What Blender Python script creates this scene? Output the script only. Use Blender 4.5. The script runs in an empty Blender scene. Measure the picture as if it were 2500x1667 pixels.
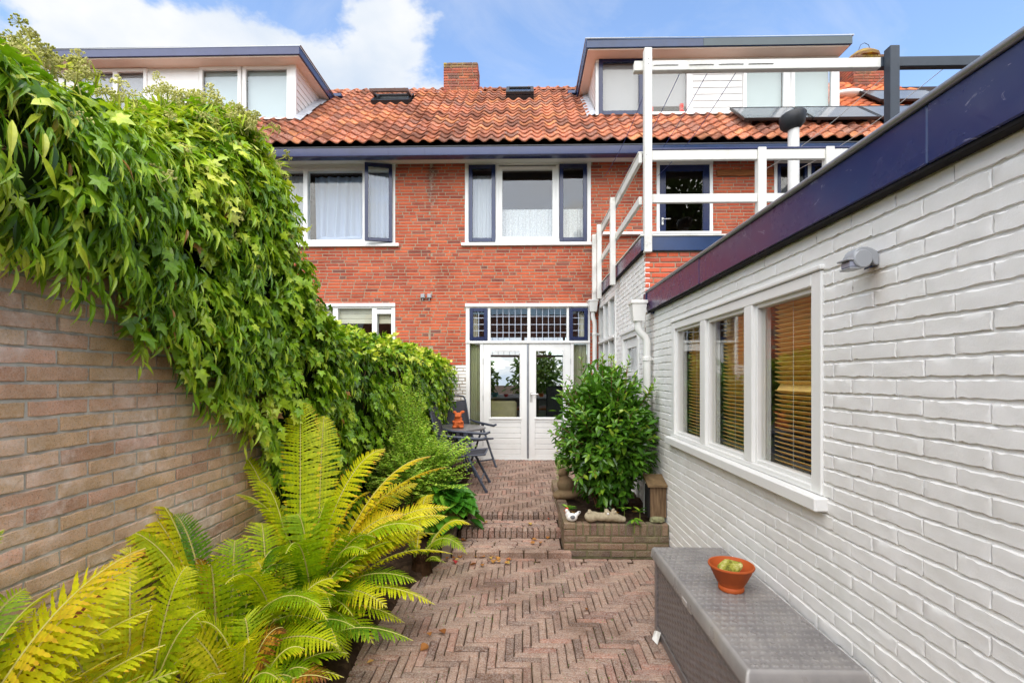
import bpy, bmesh, math, random
import numpy as np
from mathutils import Vector, Matrix, noise as mnoise

random.seed(7); RS = np.random.RandomState(11)
sc = bpy.context.scene
COL = sc.collection
PI = math.pi

# ------------------------------------------------------------------ camera, world, sun, exposure
FPX, YAW = 1180.0, math.atan(26 / 1180.0)
cam_d = bpy.data.cameras.new('camera')
cam_d.sensor_width = 36.0
cam_d.lens = FPX / 2500.0 * 36.0
cam_d.shift_y = 86.5 / 2500.0
cam_d.clip_start = 0.05
cam_d.clip_end = 500.0
cam = bpy.data.objects.new('camera', cam_d)
COL.objects.link(cam)
cam.location = (0, 0, 1.54)
cam.rotation_euler = (PI / 2, 0, YAW)
sc.camera = cam

SUN_DIR = Vector((-0.06, -0.60, 0.80)).normalized()
SUN_EL = math.asin(SUN_DIR.z)
world = bpy.data.worlds.new('World')
sc.world = world
world.use_nodes = True


def make_world():
    nt = world.node_tree
    nt.nodes.clear()
    L = nt.links.new
    def nd(t, **k):
        n = nt.nodes.new(t)
        for a, b in k.items():
            setattr(n, a, b)
        return n
    def mth(op, a, b=None):
        n = nd('ShaderNodeMath', operation=op)
        for i, v in enumerate((a, b)):
            if v is None: continue
            if isinstance(v, (int, float)): n.inputs[i].default_value = v
            else: L(v, n.inputs[i])
        return n.outputs[0]
    out = nd('ShaderNodeOutputWorld')
    sky = nd('ShaderNodeTexSky', sky_type='NISHITA', sun_disc=False)
    sky.sun_elevation = SUN_EL
    sky.sun_rotation = math.radians(180 + 3)
    sky.air_density = 1.0
    sky.dust_density = 0.15
    sky.ozone_density = 3.2
    b1 = nd('ShaderNodeBackground')
    b1.inputs['Strength'].default_value = 0.090
    L(sky.outputs[0], b1.inputs['Color'])
    tc = nd('ShaderNodeTexCoord')
    sep = nd('ShaderNodeSeparateXYZ')
    L(tc.outputs['Generated'], sep.inputs[0])
    zz = mth('ADD', mth('MAXIMUM', sep.outputs[2], 0.0), 0.32)
    comb = nd('ShaderNodeCombineXYZ')
    L(mth('ADD', mth('DIVIDE', sep.outputs[0], zz), CLOUD_OFF[0]), comb.inputs[0])
    L(mth('ADD', mth('DIVIDE', sep.outputs[1], zz), CLOUD_OFF[1]), comb.inputs[1])
    comb.inputs[2].default_value = CLOUD_OFF[2]
    n1 = nd('ShaderNodeTexNoise')
    n1.inputs['Scale'].default_value = 1.5
    n1.inputs['Detail'].default_value = 9
    n1.inputs['Roughness'].default_value = 0.52
    n1.inputs['Distortion'].default_value = 0.25
    L(comb.outputs[0], n1.inputs['Vector'])
    r1 = nd('ShaderNodeValToRGB')
    r1.color_ramp.interpolation = 'EASE'
    r1.color_ramp.elements[0].position = 0.462
    r1.color_ramp.elements[1].position = 0.520
    r1.color_ramp.elements[0].color = (0.04, 0.04, 0.04, 1)
    n4 = nd('ShaderNodeTexNoise')
    n4.inputs['Scale'].default_value = 4.2
    n4.inputs['Detail'].default_value = 9
    n4.inputs['Roughness'].default_value = 0.6
    L(comb.outputs[0], n4.inputs['Vector'])
    L(mth('ADD', n1.outputs[0], mth('MULTIPLY', mth('SUBTRACT', n4.outputs[0], 0.53), 0.34)), r1.inputs[0])
    n3 = nd('ShaderNodeTexNoise')
    n3.inputs['Scale'].default_value = 2.2
    n3.inputs['Detail'].default_value = 8
    n3.inputs['Roughness'].default_value = 0.62
    n3.inputs['Distortion'].default_value = 0.8
    L(comb.outputs[0], n3.inputs['Vector'])
    r3 = nd('ShaderNodeValToRGB')
    r3.color_ramp.elements[0].position = 0.42
    r3.color_ramp.elements[1].position = 0.72
    r3.color_ramp.elements[1].color = (0.42, 0.42, 0.42, 1)
    L(n3.outputs[0], r3.inputs[0])
    n2 = nd('ShaderNodeTexNoise')
    n2.inputs['Scale'].default_value = 3.4
    n2.inputs['Detail'].default_value = 7
    L(comb.outputs[0], n2.inputs['Vector'])
    r2 = nd('ShaderNodeValToRGB')
    r2.color_ramp.elements[0].position = 0.35
    r2.color_ramp.elements[1].position = 0.6
    r2.color_ramp.elements[0].color = (0.66, 0.76, 0.90, 1)
    r2.color_ramp.elements[1].color = (1.0, 1.0, 1.0, 1)
    L(n2.outputs[0], r2.inputs[0])
    b2 = nd('ShaderNodeBackground')
    b2.inputs['Strength'].default_value = CLOUD_STR
    L(r2.outputs[0], b2.inputs['Color'])
    mx = nd('ShaderNodeMixShader')
    L(mth('MAXIMUM', r1.outputs[0], r3.outputs[0]), mx.inputs[0])
    L(b1.outputs[0], mx.inputs[1])
    L(b2.outputs[0], mx.inputs[2])
    L(mx.outputs[0], out.inputs[0])


CLOUD_OFF = (-17.55, 15.332, 15.924)
CLOUD_STR = 0.285
make_world()
sun_d = bpy.data.lights.new('sun', 'SUN')
sun_d.energy = 1.5
sun_d.angle = math.radians(86)
sun_d.color = (1.0, 0.95, 0.87)
sun = bpy.data.objects.new('sun', sun_d)
COL.objects.link(sun)
sun.rotation_euler = (-SUN_DIR).to_track_quat('-Z', 'Y').to_euler()
sun.location = (-6, -8, 12)
sc.view_settings.view_transform = 'Standard'
sc.view_settings.look = 'None'
sc.view_settings.exposure = 1.88
sc.view_settings.gamma = 1.0
sc.view_settings.use_curve_mapping = False
sc.render.engine = 'CYCLES'
cy = sc.cycles
cy.use_denoising = True
cy.max_bounces = 7
cy.diffuse_bounces = 3
cy.glossy_bounces = 3
cy.transmission_bounces = 4
cy.transparent_max_bounces = 12
cy.caustics_reflective = False
cy.caustics_refractive = False
cy.use_adaptive_sampling = True
cy.adaptive_threshold = 0.012


# ------------------------------------------------------------------ small tools
def cam_point(x, y):
    """ray through a point of the photograph at 2352 px width"""
    S = 2500 / 2352
    a = (x * S - 1250) / FPX
    b = (920 - y * S) / FPX
    return (-math.sin(YAW) + a * math.cos(YAW), math.cos(YAW) + a * math.sin(YAW), b)


def at(x, y, Y):
    r = cam_point(x, y)
    t = Y / r[1]
    return Vector((r[0] * t, Y, 1.54 + r[2] * t))


def proj(p):
    """position in the frame, 0..2500 by 0..1667, and the depth"""
    d = -math.sin(YAW) * p[0] + math.cos(YAW) * p[1]
    if d < 0.05:
        return None
    return (math.cos(YAW) * p[0] + math.sin(YAW) * p[1]) / d * FPX + 1250, 920 - FPX * (p[2] - 1.54) / d, d


def seen(p, m=30):
    q = proj(p)
    return q is not None and -m < q[0] < 2500 + m and -m < q[1] < 1667 + m


def lin(r, g, b):
    f = lambda c: (c / 255 / 12.92) if c <= 10 else ((c / 255 + 0.055) / 1.055) ** 2.4
    return (f(r), f(g), f(b))


# ------------------------------------------------------------------ materials
class G:
    def __init__(s, name):
        s.m = bpy.data.materials.new(name)
        s.m.use_nodes = True
        s.t = s.m.node_tree
        s.t.nodes.clear()
        s.out = s.t.nodes.new('ShaderNodeOutputMaterial')

    def n(s, typ, ins=None, **props):
        nd = s.t.nodes.new(typ)
        for k, v in props.items():
            setattr(nd, k, v)
        for k, v in (ins or {}).items():
            s.set(nd.inputs[k], v)
        return nd

    def set(s, sock, v):
        if isinstance(v, bpy.types.NodeSocket):
            s.t.links.new(v, sock)
        elif isinstance(v, (tuple, list)) and len(v) == 3 and sock.type == 'RGBA':
            sock.default_value = (*v, 1)
        else:
            sock.default_value = v

    def math(s, op, a, b=0.0, c=None, clamp=False):
        nd = s.n('ShaderNodeMath', {0: a, 1: b}, operation=op, use_clamp=clamp)
        if c is not None: s.set(nd.inputs[2], c)
        return nd.outputs[0]

    def ramp(s, fac, stops, interp='LINEAR'):
        nd = s.n('ShaderNodeValToRGB', {0: fac})
        cr = nd.color_ramp
        cr.interpolation = interp
        while len(cr.elements) < len(stops):
            cr.elements.new(0.5)
        for e, (p, c) in zip(cr.elements, stops):
            e.position = p
            e.color = (c, c, c, 1) if isinstance(c, (int, float)) else (*c, 1)
        return nd.outputs[0]

    def mix(s, fac, a, b, blend='MIX'):
        nd = s.n('ShaderNodeMix', data_type='RGBA', blend_type=blend)
        s.set(nd.inputs[0], fac)
        s.set(nd.inputs[6], a)
        s.set(nd.inputs[7], b)
        return nd.outputs[2]

    def pos(s):
        return s.n('ShaderNodeNewGeometry').outputs['Position']

    def scaled(s, v, sc3):
        return s.n('ShaderNodeMapping', {0: v, 3: sc3}).outputs[0]

    def noise(s, scale, detail=4, rough=0.55, vec=None, dist=0.0):
        return s.n('ShaderNodeTexNoise', {'Vector': vec or s.pos(), 'Scale': scale, 'Detail': detail, 'Roughness': rough, 'Distortion': dist}).outputs[0]

    def rnd(s):
        # joined pieces carry 1 + their own random number, single objects use the object's
        a = s.n('ShaderNodeAttribute', attribute_name='rnd').outputs['Fac']
        o = s.n('ShaderNodeObjectInfo').outputs['Random']
        has = s.math('GREATER_THAN', a, 0.5)
        return s.math('ADD', s.math('MULTIPLY', has, s.math('SUBTRACT', a, 1.0)), s.math('MULTIPLY', s.math('SUBTRACT', 1.0, has), o))

    def attr(s, name):
        return s.n('ShaderNodeAttribute', attribute_name=name).outputs['Fac']

    def bump(s, h, strength=0.4, dist=0.004):
        return s.n('ShaderNodeBump', {'Height': h, 'Strength': strength, 'Distance': dist}).outputs[0]

    def bsdf(s, col, rough=0.6, spec=0.4, normal=None, **kw):
        ins = {'Base Color': col, 'Roughness': rough, 'Specular IOR Level': spec}
        if normal is not None: ins['Normal'] = normal
        ins.update(kw)
        return s.n('ShaderNodeBsdfPrincipled', ins).outputs[0]

    def done(s, shader):
        s.t.links.new(shader, s.out.inputs[0])
        return s.m


def simple(name, col, rough=0.5, spec=0.4, var=0.10, vscale=6.0, bump=0.0, bscale=60, metallic=0.0, dirt=None, dirt_amt=0.25):
    g = G(name)
    nz = g.noise(vscale, 5, 0.6)
    c = g.mix(g.ramp(nz, [(0.3, 0.0), (0.7, 1.0)]), tuple(x * (1 - var) for x in col), tuple(min(1, x * (1 + var)) for x in col))
    if dirt:
        d = g.ramp(g.noise(vscale * 0.7, 8, 0.68, dist=0.4), [(0.52, 0.0), (0.72, dirt_amt)])
        c = g.mix(d, c, dirt)
    nrm = g.bump(g.noise(bscale, 4), bump, 0.003) if bump else None
    return g.done(g.bsdf(c, rough, spec, nrm, Metallic=metallic))


def brick_mat(name, stops, speck=0.25, light=None, light_amt=0.5, rough=0.8, bump=0.5, bscale=90, dark=None, dark_amt=0.0, sscale=160, dark_at=(0.48, 0.72)):
    g = G(name)
    r = g.rnd()
    c = g.ramp(r, stops)
    # burnt and pale zones inside one brick
    n1 = g.ramp(g.noise(14, 5, 0.65), [(0.3, 0.0), (0.7, 1.0)])
    c = g.mix(g.math('MULTIPLY', n1, speck * 1.3), c, g.mix(1.0, c, (0.42, 0.40, 0.40), 'MULTIPLY'))
    n2 = g.ramp(g.noise(sscale, 3, 0.7), [(0.40, 0.0), (0.62, 1.0)])
    c = g.mix(g.math('MULTIPLY', n2, speck), c, g.mix(0.5, c, (0.85, 0.80, 0.74)))
    n3 = g.ramp(g.noise(sscale * 1.6, 2, 0.6), [(0.58, 0.0), (0.68, 1.0)])
    c = g.mix(g.math('MULTIPLY', n3, speck * 1.3), c, (0.05, 0.035, 0.03))
    if light:
        n4 = g.ramp(g.noise(3.2, 7, 0.7, dist=0.5), [(0.47, 0.0), (0.66, 1.0)])
        n4b = g.ramp(g.noise(26, 6, 0.7), [(0.35, 0.2), (0.6, 1.0)])
        c = g.mix(g.math('MULTIPLY', g.math('MULTIPLY', n4, n4b), light_amt), c, light)
    if dark:
        n5 = g.ramp(g.noise(1.9, 6, 0.62), [(dark_at[0], 0.0), (dark_at[1], 1.0)])
        c = g.mix(g.math('MULTIPLY', n5, dark_amt), c, dark)
    h = g.math('ADD', g.noise(bscale, 5, 0.65), g.math('MULTIPLY', g.noise(sscale * 2, 2), 0.4))
    return g.done(g.bsdf(c, rough, 0.15, g.bump(h, bump, 0.004)))


def leaf_mat(name, stops, rough=0.38, spec=0.45, trans=0.3, attr_only=False, tcol=(1.25, 1.3, 0.55), vein=0.0):
    g = G(name)
    r = g.attr('rnd') if attr_only else g.rnd()
    c = g.ramp(r, stops)
    nz = g.ramp(g.noise(30, 3), [(0.3, 0.75), (0.7, 1.2)])
    c = g.mix(1.0, c, nz, 'MULTIPLY')
    p = g.bsdf(c, rough, spec, g.bump(g.noise(120, 2), 0.15, 0.002))
    t = g.n('ShaderNodeBsdfTranslucent', {'Color': g.mix(1.0, c, tcol, 'MULTIPLY')}).outputs[0]
    return g.done(g.n('ShaderNodeMixShader', {0: trans, 1: p, 2: t}).outputs[0])


def glass_mat(name, tint=(0.97, 0.985, 0.98), boost=0.9, rough=0.0, base=0.0):
    g = G(name)
    gm = g.n('ShaderNodeNewGeometry')
    dt = g.n('ShaderNodeVectorMath', {0: gm.outputs['Normal'], 1: gm.outputs['Incoming']}, operation='DOT_PRODUCT').outputs['Value']
    fr = g.math('ADD', g.math('MULTIPLY', g.math('POWER', g.math('SUBTRACT', 1.0, g.math('ABSOLUTE', dt), clamp=True), 5.0), 0.96), 0.04)
    fac = g.math('ADD', g.math('MULTIPLY', fr, boost), base, clamp=True)
    gl = g.n('ShaderNodeBsdfGlossy', {'Color': (0.97, 0.98, 1.0), 'Roughness': rough, 'Normal': g.bump(g.noise(1.2, 2), 0.04, 0.05)}).outputs[0]
    tr = g.n('ShaderNodeBsdfTransparent', {'Color': tint}).outputs[0]
    return g.done(g.n('ShaderNodeMixShader', {0: fac, 1: tr, 2: gl}).outputs[0])


def sheer_mat(name, col, alpha, lace=0.0):
    g = G(name)
    d = g.n('ShaderNodeBsdfDiffuse', {'Color': col}).outputs[0]
    tl = g.n('ShaderNodeBsdfTranslucent', {'Color': col}).outputs[0]
    dt = g.n('ShaderNodeMixShader', {0: 0.4, 1: d, 2: tl}).outputs[0]
    tr = g.n('ShaderNodeBsdfTransparent').outputs[0]
    a = alpha
    if lace:
        v = g.n('ShaderNodeTexVoronoi', {'Vector': g.pos(), 'Scale': 60.0}).outputs[0]
        a = g.ramp(v, [(0.25, min(1, alpha + 0.1)), (0.55, max(0, alpha - lace))])
    return g.done(g.n('ShaderNodeMixShader', {0: a, 1: tr, 2: dt}).outputs[0])


M = {}


def make_materials():
    M['facade'] = brick_mat('facade brick', [(0, lin(122, 50, 36)), (0.06, lin(168, 64, 34)), (0.4, lin(196, 78, 36)), (0.75, lin(210, 94, 46)), (0.95, lin(186, 90, 60)), (1, lin(112, 60, 50))], speck=0.2, light=lin(206, 140, 110), light_amt=0.10, dark=lin(112, 44, 34), dark_amt=0.55, bump=0.3)
    g = G.__new__(G); g.m = M['facade']; g.t = g.m.node_tree
    bs = [n for n in g.t.nodes if n.type == 'BSDF_PRINCIPLED'][0]
    c0 = bs.inputs['Base Color'].links[0].from_socket
    sp = g.n('ShaderNodeSeparateXYZ', {0: g.pos()})
    wob = g.math('MULTIPLY', g.math('SUBTRACT', g.noise(7, 5, 0.7), 0.5), 0.16)
    dx = g.math('ABSOLUTE', g.math('ADD', g.math('ADD', sp.outputs[0], 1.50), wob))
    up = g.ramp(g.math('SUBTRACT', sp.outputs[2], 4.0), [(0.0, 0.0), (0.6, 0.6), (1.0, 1.0)])
    streak = g.math('MULTIPLY', g.ramp(dx, [(0.02, 1.0), (0.10, 0.0)]), up)
    c1 = g.mix(g.math('MULTIPLY', streak, 0.75), c0, lin(84, 66, 58))
    core = g.math('MULTIPLY', g.ramp(dx, [(0.0, 1.0), (0.035, 0.0)]), g.ramp(g.noise(30, 5, 0.7), [(0.45, 0.0), (0.6, 0.8)]))
    c2 = g.mix(g.math('MULTIPLY', core, up), c1, lin(214, 206, 196))
    chips = g.ramp(g.noise(17, 8, 0.8), [(0.685, 0.0), (0.70, 0.65)])
    g.set(bs.inputs['Base Color'], g.mix(chips, c2, lin(226, 214, 200)))
    M['kitchenbrick'] = brick_mat('orange brick', [(0, lin(170, 70, 42)), (0.3, lin(214, 84, 44)), (0.75, lin(226, 98, 52)), (0.95, lin(196, 96, 70)), (1, lin(120, 60, 52))], speck=0.22, bump=0.3)
    M['mortar'] = simple('mortar', lin(164, 148, 126), 0.95, 0.1, 0.18, 22, 0.5, 150)
    M['mortar_g'] = simple('grey mortar', lin(186, 182, 170), 0.95, 0.1, 0.2, 18, 0.6, 160, dirt=lin(110, 105, 92), dirt_amt=0.6)
    M['garden'] = brick_mat('garden wall brick', [(0, lin(196, 146, 120)), (0.25, lin(226, 180, 148)), (0.5, lin(234, 192, 158)), (0.75, lin(222, 182, 140)), (1, lin(236, 180, 158))], speck=0.36, light=lin(246, 230, 220), light_amt=0.8, dark=lin(150, 124, 82), dark_amt=0.5, bump=0.9, bscale=70, sscale=130)
    M['planter'] = brick_mat('planter brick', [(0, lin(104, 80, 62)), (0.4, lin(132, 104, 80)), (0.8, lin(144, 112, 84)), (1, lin(122, 84, 72))], speck=0.34, light=lin(150, 146, 106), light_amt=0.55, dark=lin(84, 82, 46), dark_amt=0.6, bump=0.7)
    M['paver'] = brick_mat('paving brick', [(0, lin(118, 84, 66)), (0.2, lin(154, 116, 96)), (0.5, lin(172, 136, 114)), (0.75, lin(166, 130, 108)), (0.9, lin(184, 128, 104)), (1, lin(112, 80, 66))], speck=0.6, light=lin(192, 170, 150), light_amt=0.45, dark=lin(92, 68, 52), dark_amt=0.65, bump=1.0, bscale=80, sscale=110)
    M['joint'] = simple('mossy joint sand', lin(70, 54, 42), 1.0, 0.05, 0.3, 12, 0.8, 120, dirt=lin(84, 94, 36), dirt_amt=0.75)
    M['mortar_moss'] = simple('mossy mortar', lin(120, 114, 86), 0.95, 0.1, 0.25, 18, 0.6, 160, dirt=lin(84, 86, 48), dirt_amt=0.7)
    M['soil'] = simple('garden soil', lin(58, 45, 36), 1.0, 0.05, 0.45, 14, 1.0, 45, dirt=lin(112, 90, 66), dirt_amt=0.6)
    # white painted masonry: thick uneven coat with dust, chips
    g = G('white painted brick')
    c = g.mix(g.ramp(g.noise(5, 6, 0.6), [(0.3, 0.0), (0.7, 1.0)]), lin(232, 230, 225), lin(245, 243, 240))
    c = g.mix(g.ramp(g.noise(2.1, 7, 0.7, dist=0.6), [(0.58, 0.0), (0.80, 0.2)]), c, lin(196, 186, 170))
    c = g.mix(g.ramp(g.noise(75, 4, 0.7), [(0.70, 0.0), (0.76, 0.7)]), c, lin(168, 150, 132))
    sp = g.n('ShaderNodeSeparateXYZ', {0: g.pos()})
    wy = g.math('ADD', g.math('ABSOLUTE', g.math('ADD', sp.outputs[1], -1.735)), g.math('MULTIPLY', g.math('SUBTRACT', g.noise(14, 5, 0.7), 0.5), 0.10))
    zz = g.math('SUBTRACT', 1.93, sp.outputs[2])
    drip = g.math('MULTIPLY', g.ramp(wy, [(0.0, 1.0), (0.06, 0.0)]), g.ramp(zz, [(0.0, 0.0), (0.02, 1.0), (0.13, 0.35), (0.2, 0.0)]))
    c = g.mix(g.math('MULTIPLY', drip, 0.55), c, lin(150, 128, 100))
    h = g.math('ADD', g.math('MULTIPLY', g.noise(40, 6, 0.62), 0.5), g.math('MULTIPLY', g.noise(150, 6, 0.8), 0.6))
    M['whitebrick'] = g.done(g.bsdf(c, 0.62, 0.25, g.bump(h, 0.55, 0.003)))
    M['white'] = simple('white paint', lin(236, 235, 231), 0.38, 0.4, 0.03, 3, 0.06, 40, dirt=lin(198, 190, 176), dirt_amt=0.22)
    M['whitebeam'] = simple('weathered white paint', lin(226, 224, 216), 0.55, 0.3, 0.05, 5, 0.2, 50, dirt=lin(160, 152, 134), dirt_amt=0.55)
    M['cream'] = simple('cream soffit paint', lin(226, 208, 192), 0.5, 0.3, 0.04, 3, 0.08, 40)
    M['board'] = simple('white boards', lin(232, 230, 226), 0.45, 0.35, 0.04, 4, 0.12, 70, dirt=lin(198, 190, 178), dirt_amt=0.3)
    M['blue'] = simple('dark blue gloss paint', lin(20, 34, 74), 0.22, 0.5, 0.14, 7, 0.10, 35)
    M['gutterblue'] = simple('violet blue paint', lin(50, 57, 96), 0.22, 0.5, 0.14, 4, 0.14, 22)
    M['navy'] = simple('navy paint', lin(20, 50, 92), 0.22, 0.5, 0.18, 6, 0.10, 30)
    # fascia of the annex: blue turning to purple, pale scuffs painted in for reflections
    g = G('blue to purple paint')
    v = g.scaled(g.pos(), (1, 0.5, 1))
    yy = g.n('ShaderNodeSeparateXYZ', {0: g.pos()}).outputs[1]
    f0 = g.math('ADD', g.math('MULTIPLY', g.math('SUBTRACT', yy, 2.0), 0.9), g.noise(1.6, 4, 0.6, vec=v))
    c = g.mix(g.ramp(f0, [(0.30, 0.0), (0.80, 1.0)]), lin(28, 46, 96), lin(72, 52, 90))
    c = g.mix(g.ramp(g.noise(2.7, 6, 0.6, vec=v), [(0.55, 0.0), (0.8, 0.35)]), c, lin(92, 62, 92))
    sc1 = g.ramp(g.noise(9, 9, 0.72, vec=g.scaled(g.pos(), (1, 0.6, 1.4)), dist=1.2), [(0.62, 0.0), (0.67, 1.0)])
    c = g.mix(g.math('MULTIPLY', sc1, 0.5), c, lin(176, 178, 196))
    M['fascia'] = g.done(g.bsdf(c, g.ramp(g.noise(8, 4), [(0.3, 0.14), (0.7, 0.34)]), 0.55, g.bump(g.noise(14, 6, 0.65), 0.22, 0.004)))
    M['zinc'] = simple('zinc trim', lin(150, 153, 158), 0.38, 0.5, 0.12, 9, 0.1, 40, metallic=0.6)
    M['lead'] = simple('lead flashing', lin(176, 178, 184), 0.6, 0.4, 0.2, 12, 0.5, 40, dirt=lin(110, 108, 106), dirt_amt=0.5)
    M['tile'] = brick_mat('clay roof tile', [(0, lin(126, 70, 48)), (0.2, lin(172, 88, 52)), (0.5, lin(202, 104, 56)), (0.8, lin(214, 118, 64)), (0.95, lin(230, 138, 66)), (1, lin(136, 82, 64))], speck=0.46, light=lin(204, 150, 118), light_amt=0.4, dark=lin(98, 58, 42), dark_amt=0.85, dark_at=(0.43, 0.64), bump=0.4, bscale=30, sscale=40)
    M['tile2'] = brick_mat('fresh clay roof tile', [(0, lin(170, 84, 48)), (0.3, lin(216, 112, 60)), (0.7, lin(228, 128, 70)), (1, lin(196, 110, 76))], speck=0.2, dark=lin(150, 84, 60), dark_amt=0.35, bump=0.4, bscale=30, sscale=60)
    M['chimney'] = brick_mat('chimney brick', [(0, lin(120, 60, 44)), (0.4, lin(172, 76, 48)), (0.8, lin(188, 88, 56)), (1, lin(110, 66, 54))], speck=0.3, light=lin(170, 140, 60), light_amt=0.3, dark=lin(92, 58, 46), dark_amt=0.5, bump=0.5)
    M['lichen'] = brick_mat('lichened brick', [(0, lin(110, 80, 50)), (0.5, lin(130, 88, 52)), (1, lin(96, 64, 48))], speck=0.3, light=lin(186, 164, 50), light_amt=1.0, bump=0.6)
    M['slabdark'] = simple('roof underlay', lin(54, 44, 40), 0.9, 0.1)
    M['glass'] = glass_mat('window glass')
    M['glass_hi'] = glass_mat('double glazing', (0.97, 0.98, 0.97), 0.9, base=0.0)
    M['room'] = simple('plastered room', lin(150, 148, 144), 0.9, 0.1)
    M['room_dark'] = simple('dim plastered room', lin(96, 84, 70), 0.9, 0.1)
    M['curtain'] = sheer_mat('white net curtain', (0.74, 0.76, 0.80), 0.78)
    M['lace'] = sheer_mat('lace curtain', (0.9, 0.9, 0.9), 0.9, 0.22)
    M['bluecurtain'] = sheer_mat('pale blue curtain', lin(196, 210, 234), 0.93)
    M['blind'] = simple('pale roller blind', lin(176, 190, 193), 0.8, 0.2, 0.02)
    M['blind_grey'] = simple('grey roller blind', lin(160, 160, 165), 0.8, 0.2, 0.02)
    M['roman'] = simple('cream folded blind', lin(214, 208, 186), 0.9, 0.1, 0.05)
    M['drape'] = simple('sage curtain', lin(150, 150, 118), 0.9, 0.1, 0.08)
    M['wood_slat'] = simple('oak slat', lin(250, 204, 124), 0.5, 0.3, 0.12, 8)
    M['cord'] = simple('white cord', lin(226, 220, 205), 0.8, 0.2)
    M['lead_came'] = simple('lead came', lin(190, 198, 212), 0.5, 0.5)
    M['darkplastic'] = simple('black plastic', lin(40, 41, 44), 0.5, 0.4)
    M['anthracite'] = simple('anthracite tube', lin(70, 75, 88), 0.34, 0.45, 0.06)
    M['sling'] = simple('dark grey sling fabric', lin(66, 66, 72), 0.8, 0.2, 0.08, 60)
    M['tabletop'] = simple('speckled grey table top', lin(112, 108, 108), 0.32, 0.5, 0.1, 20)
    M['terracotta'] = simple('terracotta', lin(206, 104, 54), 0.75, 0.25, 0.10, 14, 0.25, 90)
    M['terra_bowl'] = simple('orange terracotta bowl', lin(184, 88, 40), 0.6, 0.3, 0.06, 14, 0.15, 90)
    g = G('mossy stone')
    c = g.ramp(g.noise(34, 6, 0.65), [(0.34, lin(96, 94, 40)), (0.5, lin(158, 156, 66)), (0.66, lin(206, 198, 138))])
    M['moss'] = g.done(g.bsdf(c, 0.95, 0.1, g.bump(g.noise(70, 6, 0.7), 0.9, 0.008)))
    M['stone'] = simple('weathered stone', lin(178, 164, 138), 0.95, 0.1, 0.18, 16, 0.7, 80, dirt=lin(120, 112, 84), dirt_amt=0.6)
    M['stonebrown'] = simple('brown weathered stone', lin(136, 112, 86), 0.95, 0.1, 0.2, 10, 0.7, 70, dirt=lin(96, 92, 66), dirt_amt=0.6)
    M['porcelain'] = simple('white glazed ceramic', lin(236, 232, 226), 0.25, 0.5, 0.03)
    M['greypaint'] = simple('grey feather glaze', lin(112, 112, 116), 0.4, 0.4, 0.4, 60)
    M['redpaint'] = simple('red glaze', lin(206, 60, 50), 0.4, 0.4)
    M['oldwood'] = simple('old brown wood', lin(120, 98, 70), 0.8, 0.2, 0.3, 20, 0.6, 60)
    g = G('grained brown wood')
    w = g.noise(1.0, 5, 0.6, vec=g.scaled(g.pos(), (60, 60, 5)))
    M['grain'] = g.done(g.bsdf(g.ramp(w, [(0.3, lin(80, 62, 46)), (0.6, lin(126, 102, 76)), (0.8, lin(152, 128, 98))]), 0.8, 0.2, g.bump(w, 0.5, 0.004)))
    g = G('grained board wood')
    w = g.noise(1.0, 5, 0.6, vec=g.scaled(g.pos(), (5, 60, 60)))
    M['grain_x'] = g.done(g.bsdf(g.ramp(w, [(0.3, lin(104, 58, 32)), (0.6, lin(156, 96, 54)), (0.8, lin(176, 118, 72))]), 0.8, 0.2, g.bump(w, 0.5, 0.004)))
    M['blackfelt'] = simple('black roofing felt', lin(38, 36, 36), 0.9, 0.2, 0.2, 30)
    g = G('grey resin')
    c = g.mix(g.ramp(g.noise(7, 6, 0.65, dist=0.4), [(0.35, 0.0), (0.7, 1.0)]), lin(116, 112, 111), lin(142, 137, 133))
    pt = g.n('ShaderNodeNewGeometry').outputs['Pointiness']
    c = g.mix(g.ramp(pt, [(0.505, 0.0), (0.58, 0.6)]), c, lin(196, 192, 188))  # raised ridges painted paler, standing in for highlights on the tread
    c = g.mix(g.ramp(g.noise(3, 8, 0.7, dist=0.8), [(0.55, 0.0), (0.75, 0.4)]), c, lin(150, 134, 112))
    M['boxplastic'] = g.done(g.bsdf(c, g.ramp(g.noise(12, 5), [(0.3, 0.22), (0.7, 0.42)]), 0.5, g.bump(g.noise(120, 3), 0.08, 0.002)))
    M['boxplastic_dark'] = simple('dark grey resin', lin(116, 110, 110), 0.3, 0.45, 0.10, 9, 0.12, 60)
    M['sensorgrey'] = simple('silver grey plastic', lin(158, 160, 163), 0.32, 0.5, 0.03)
    M['lens'] = simple('milky lens', lin(150, 152, 166), 0.25, 0.5, 0.1, 40)
    M['pipe'] = simple('white pipe', lin(232, 230, 224), 0.35, 0.4, 0.04, 4, dirt=lin(188, 178, 160), dirt_amt=0.35)
    M['steel'] = simple('brushed steel', lin(206, 204, 200), 0.3, 0.5, 0.1, 20, metallic=0.5)
    M['solar'] = simple('solar cell glass', lin(84, 88, 96), 0.12, 1.0, 0.2, 3)  # base colour lightened to stand for the sky it reflects
    M['solarframe'] = simple('black aluminium', lin(36, 36, 38), 0.35, 0.5)
    M['roofgrey'] = simple('bitumen roof', lin(96, 96, 98), 0.9, 0.2, 0.15, 8)
    M['line_blue'] = simple('blue clothes line', lin(40, 62, 130), 0.5, 0.3)
    M['line_white'] = simple('white clothes line', lin(220, 220, 215), 0.5, 0.3)
    M['ivy'] = leaf_mat('ivy leaf', [(0, lin(44, 72, 14)), (0.30, lin(84, 126, 22)), (0.55, lin(138, 178, 34)), (0.80, lin(194, 212, 62)), (0.985, lin(222, 222, 96)), (1, lin(170, 112, 54))], 0.30, 0.5, 0.27)  # dark end of the ramp also paints in shadow gaps between leaves
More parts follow.
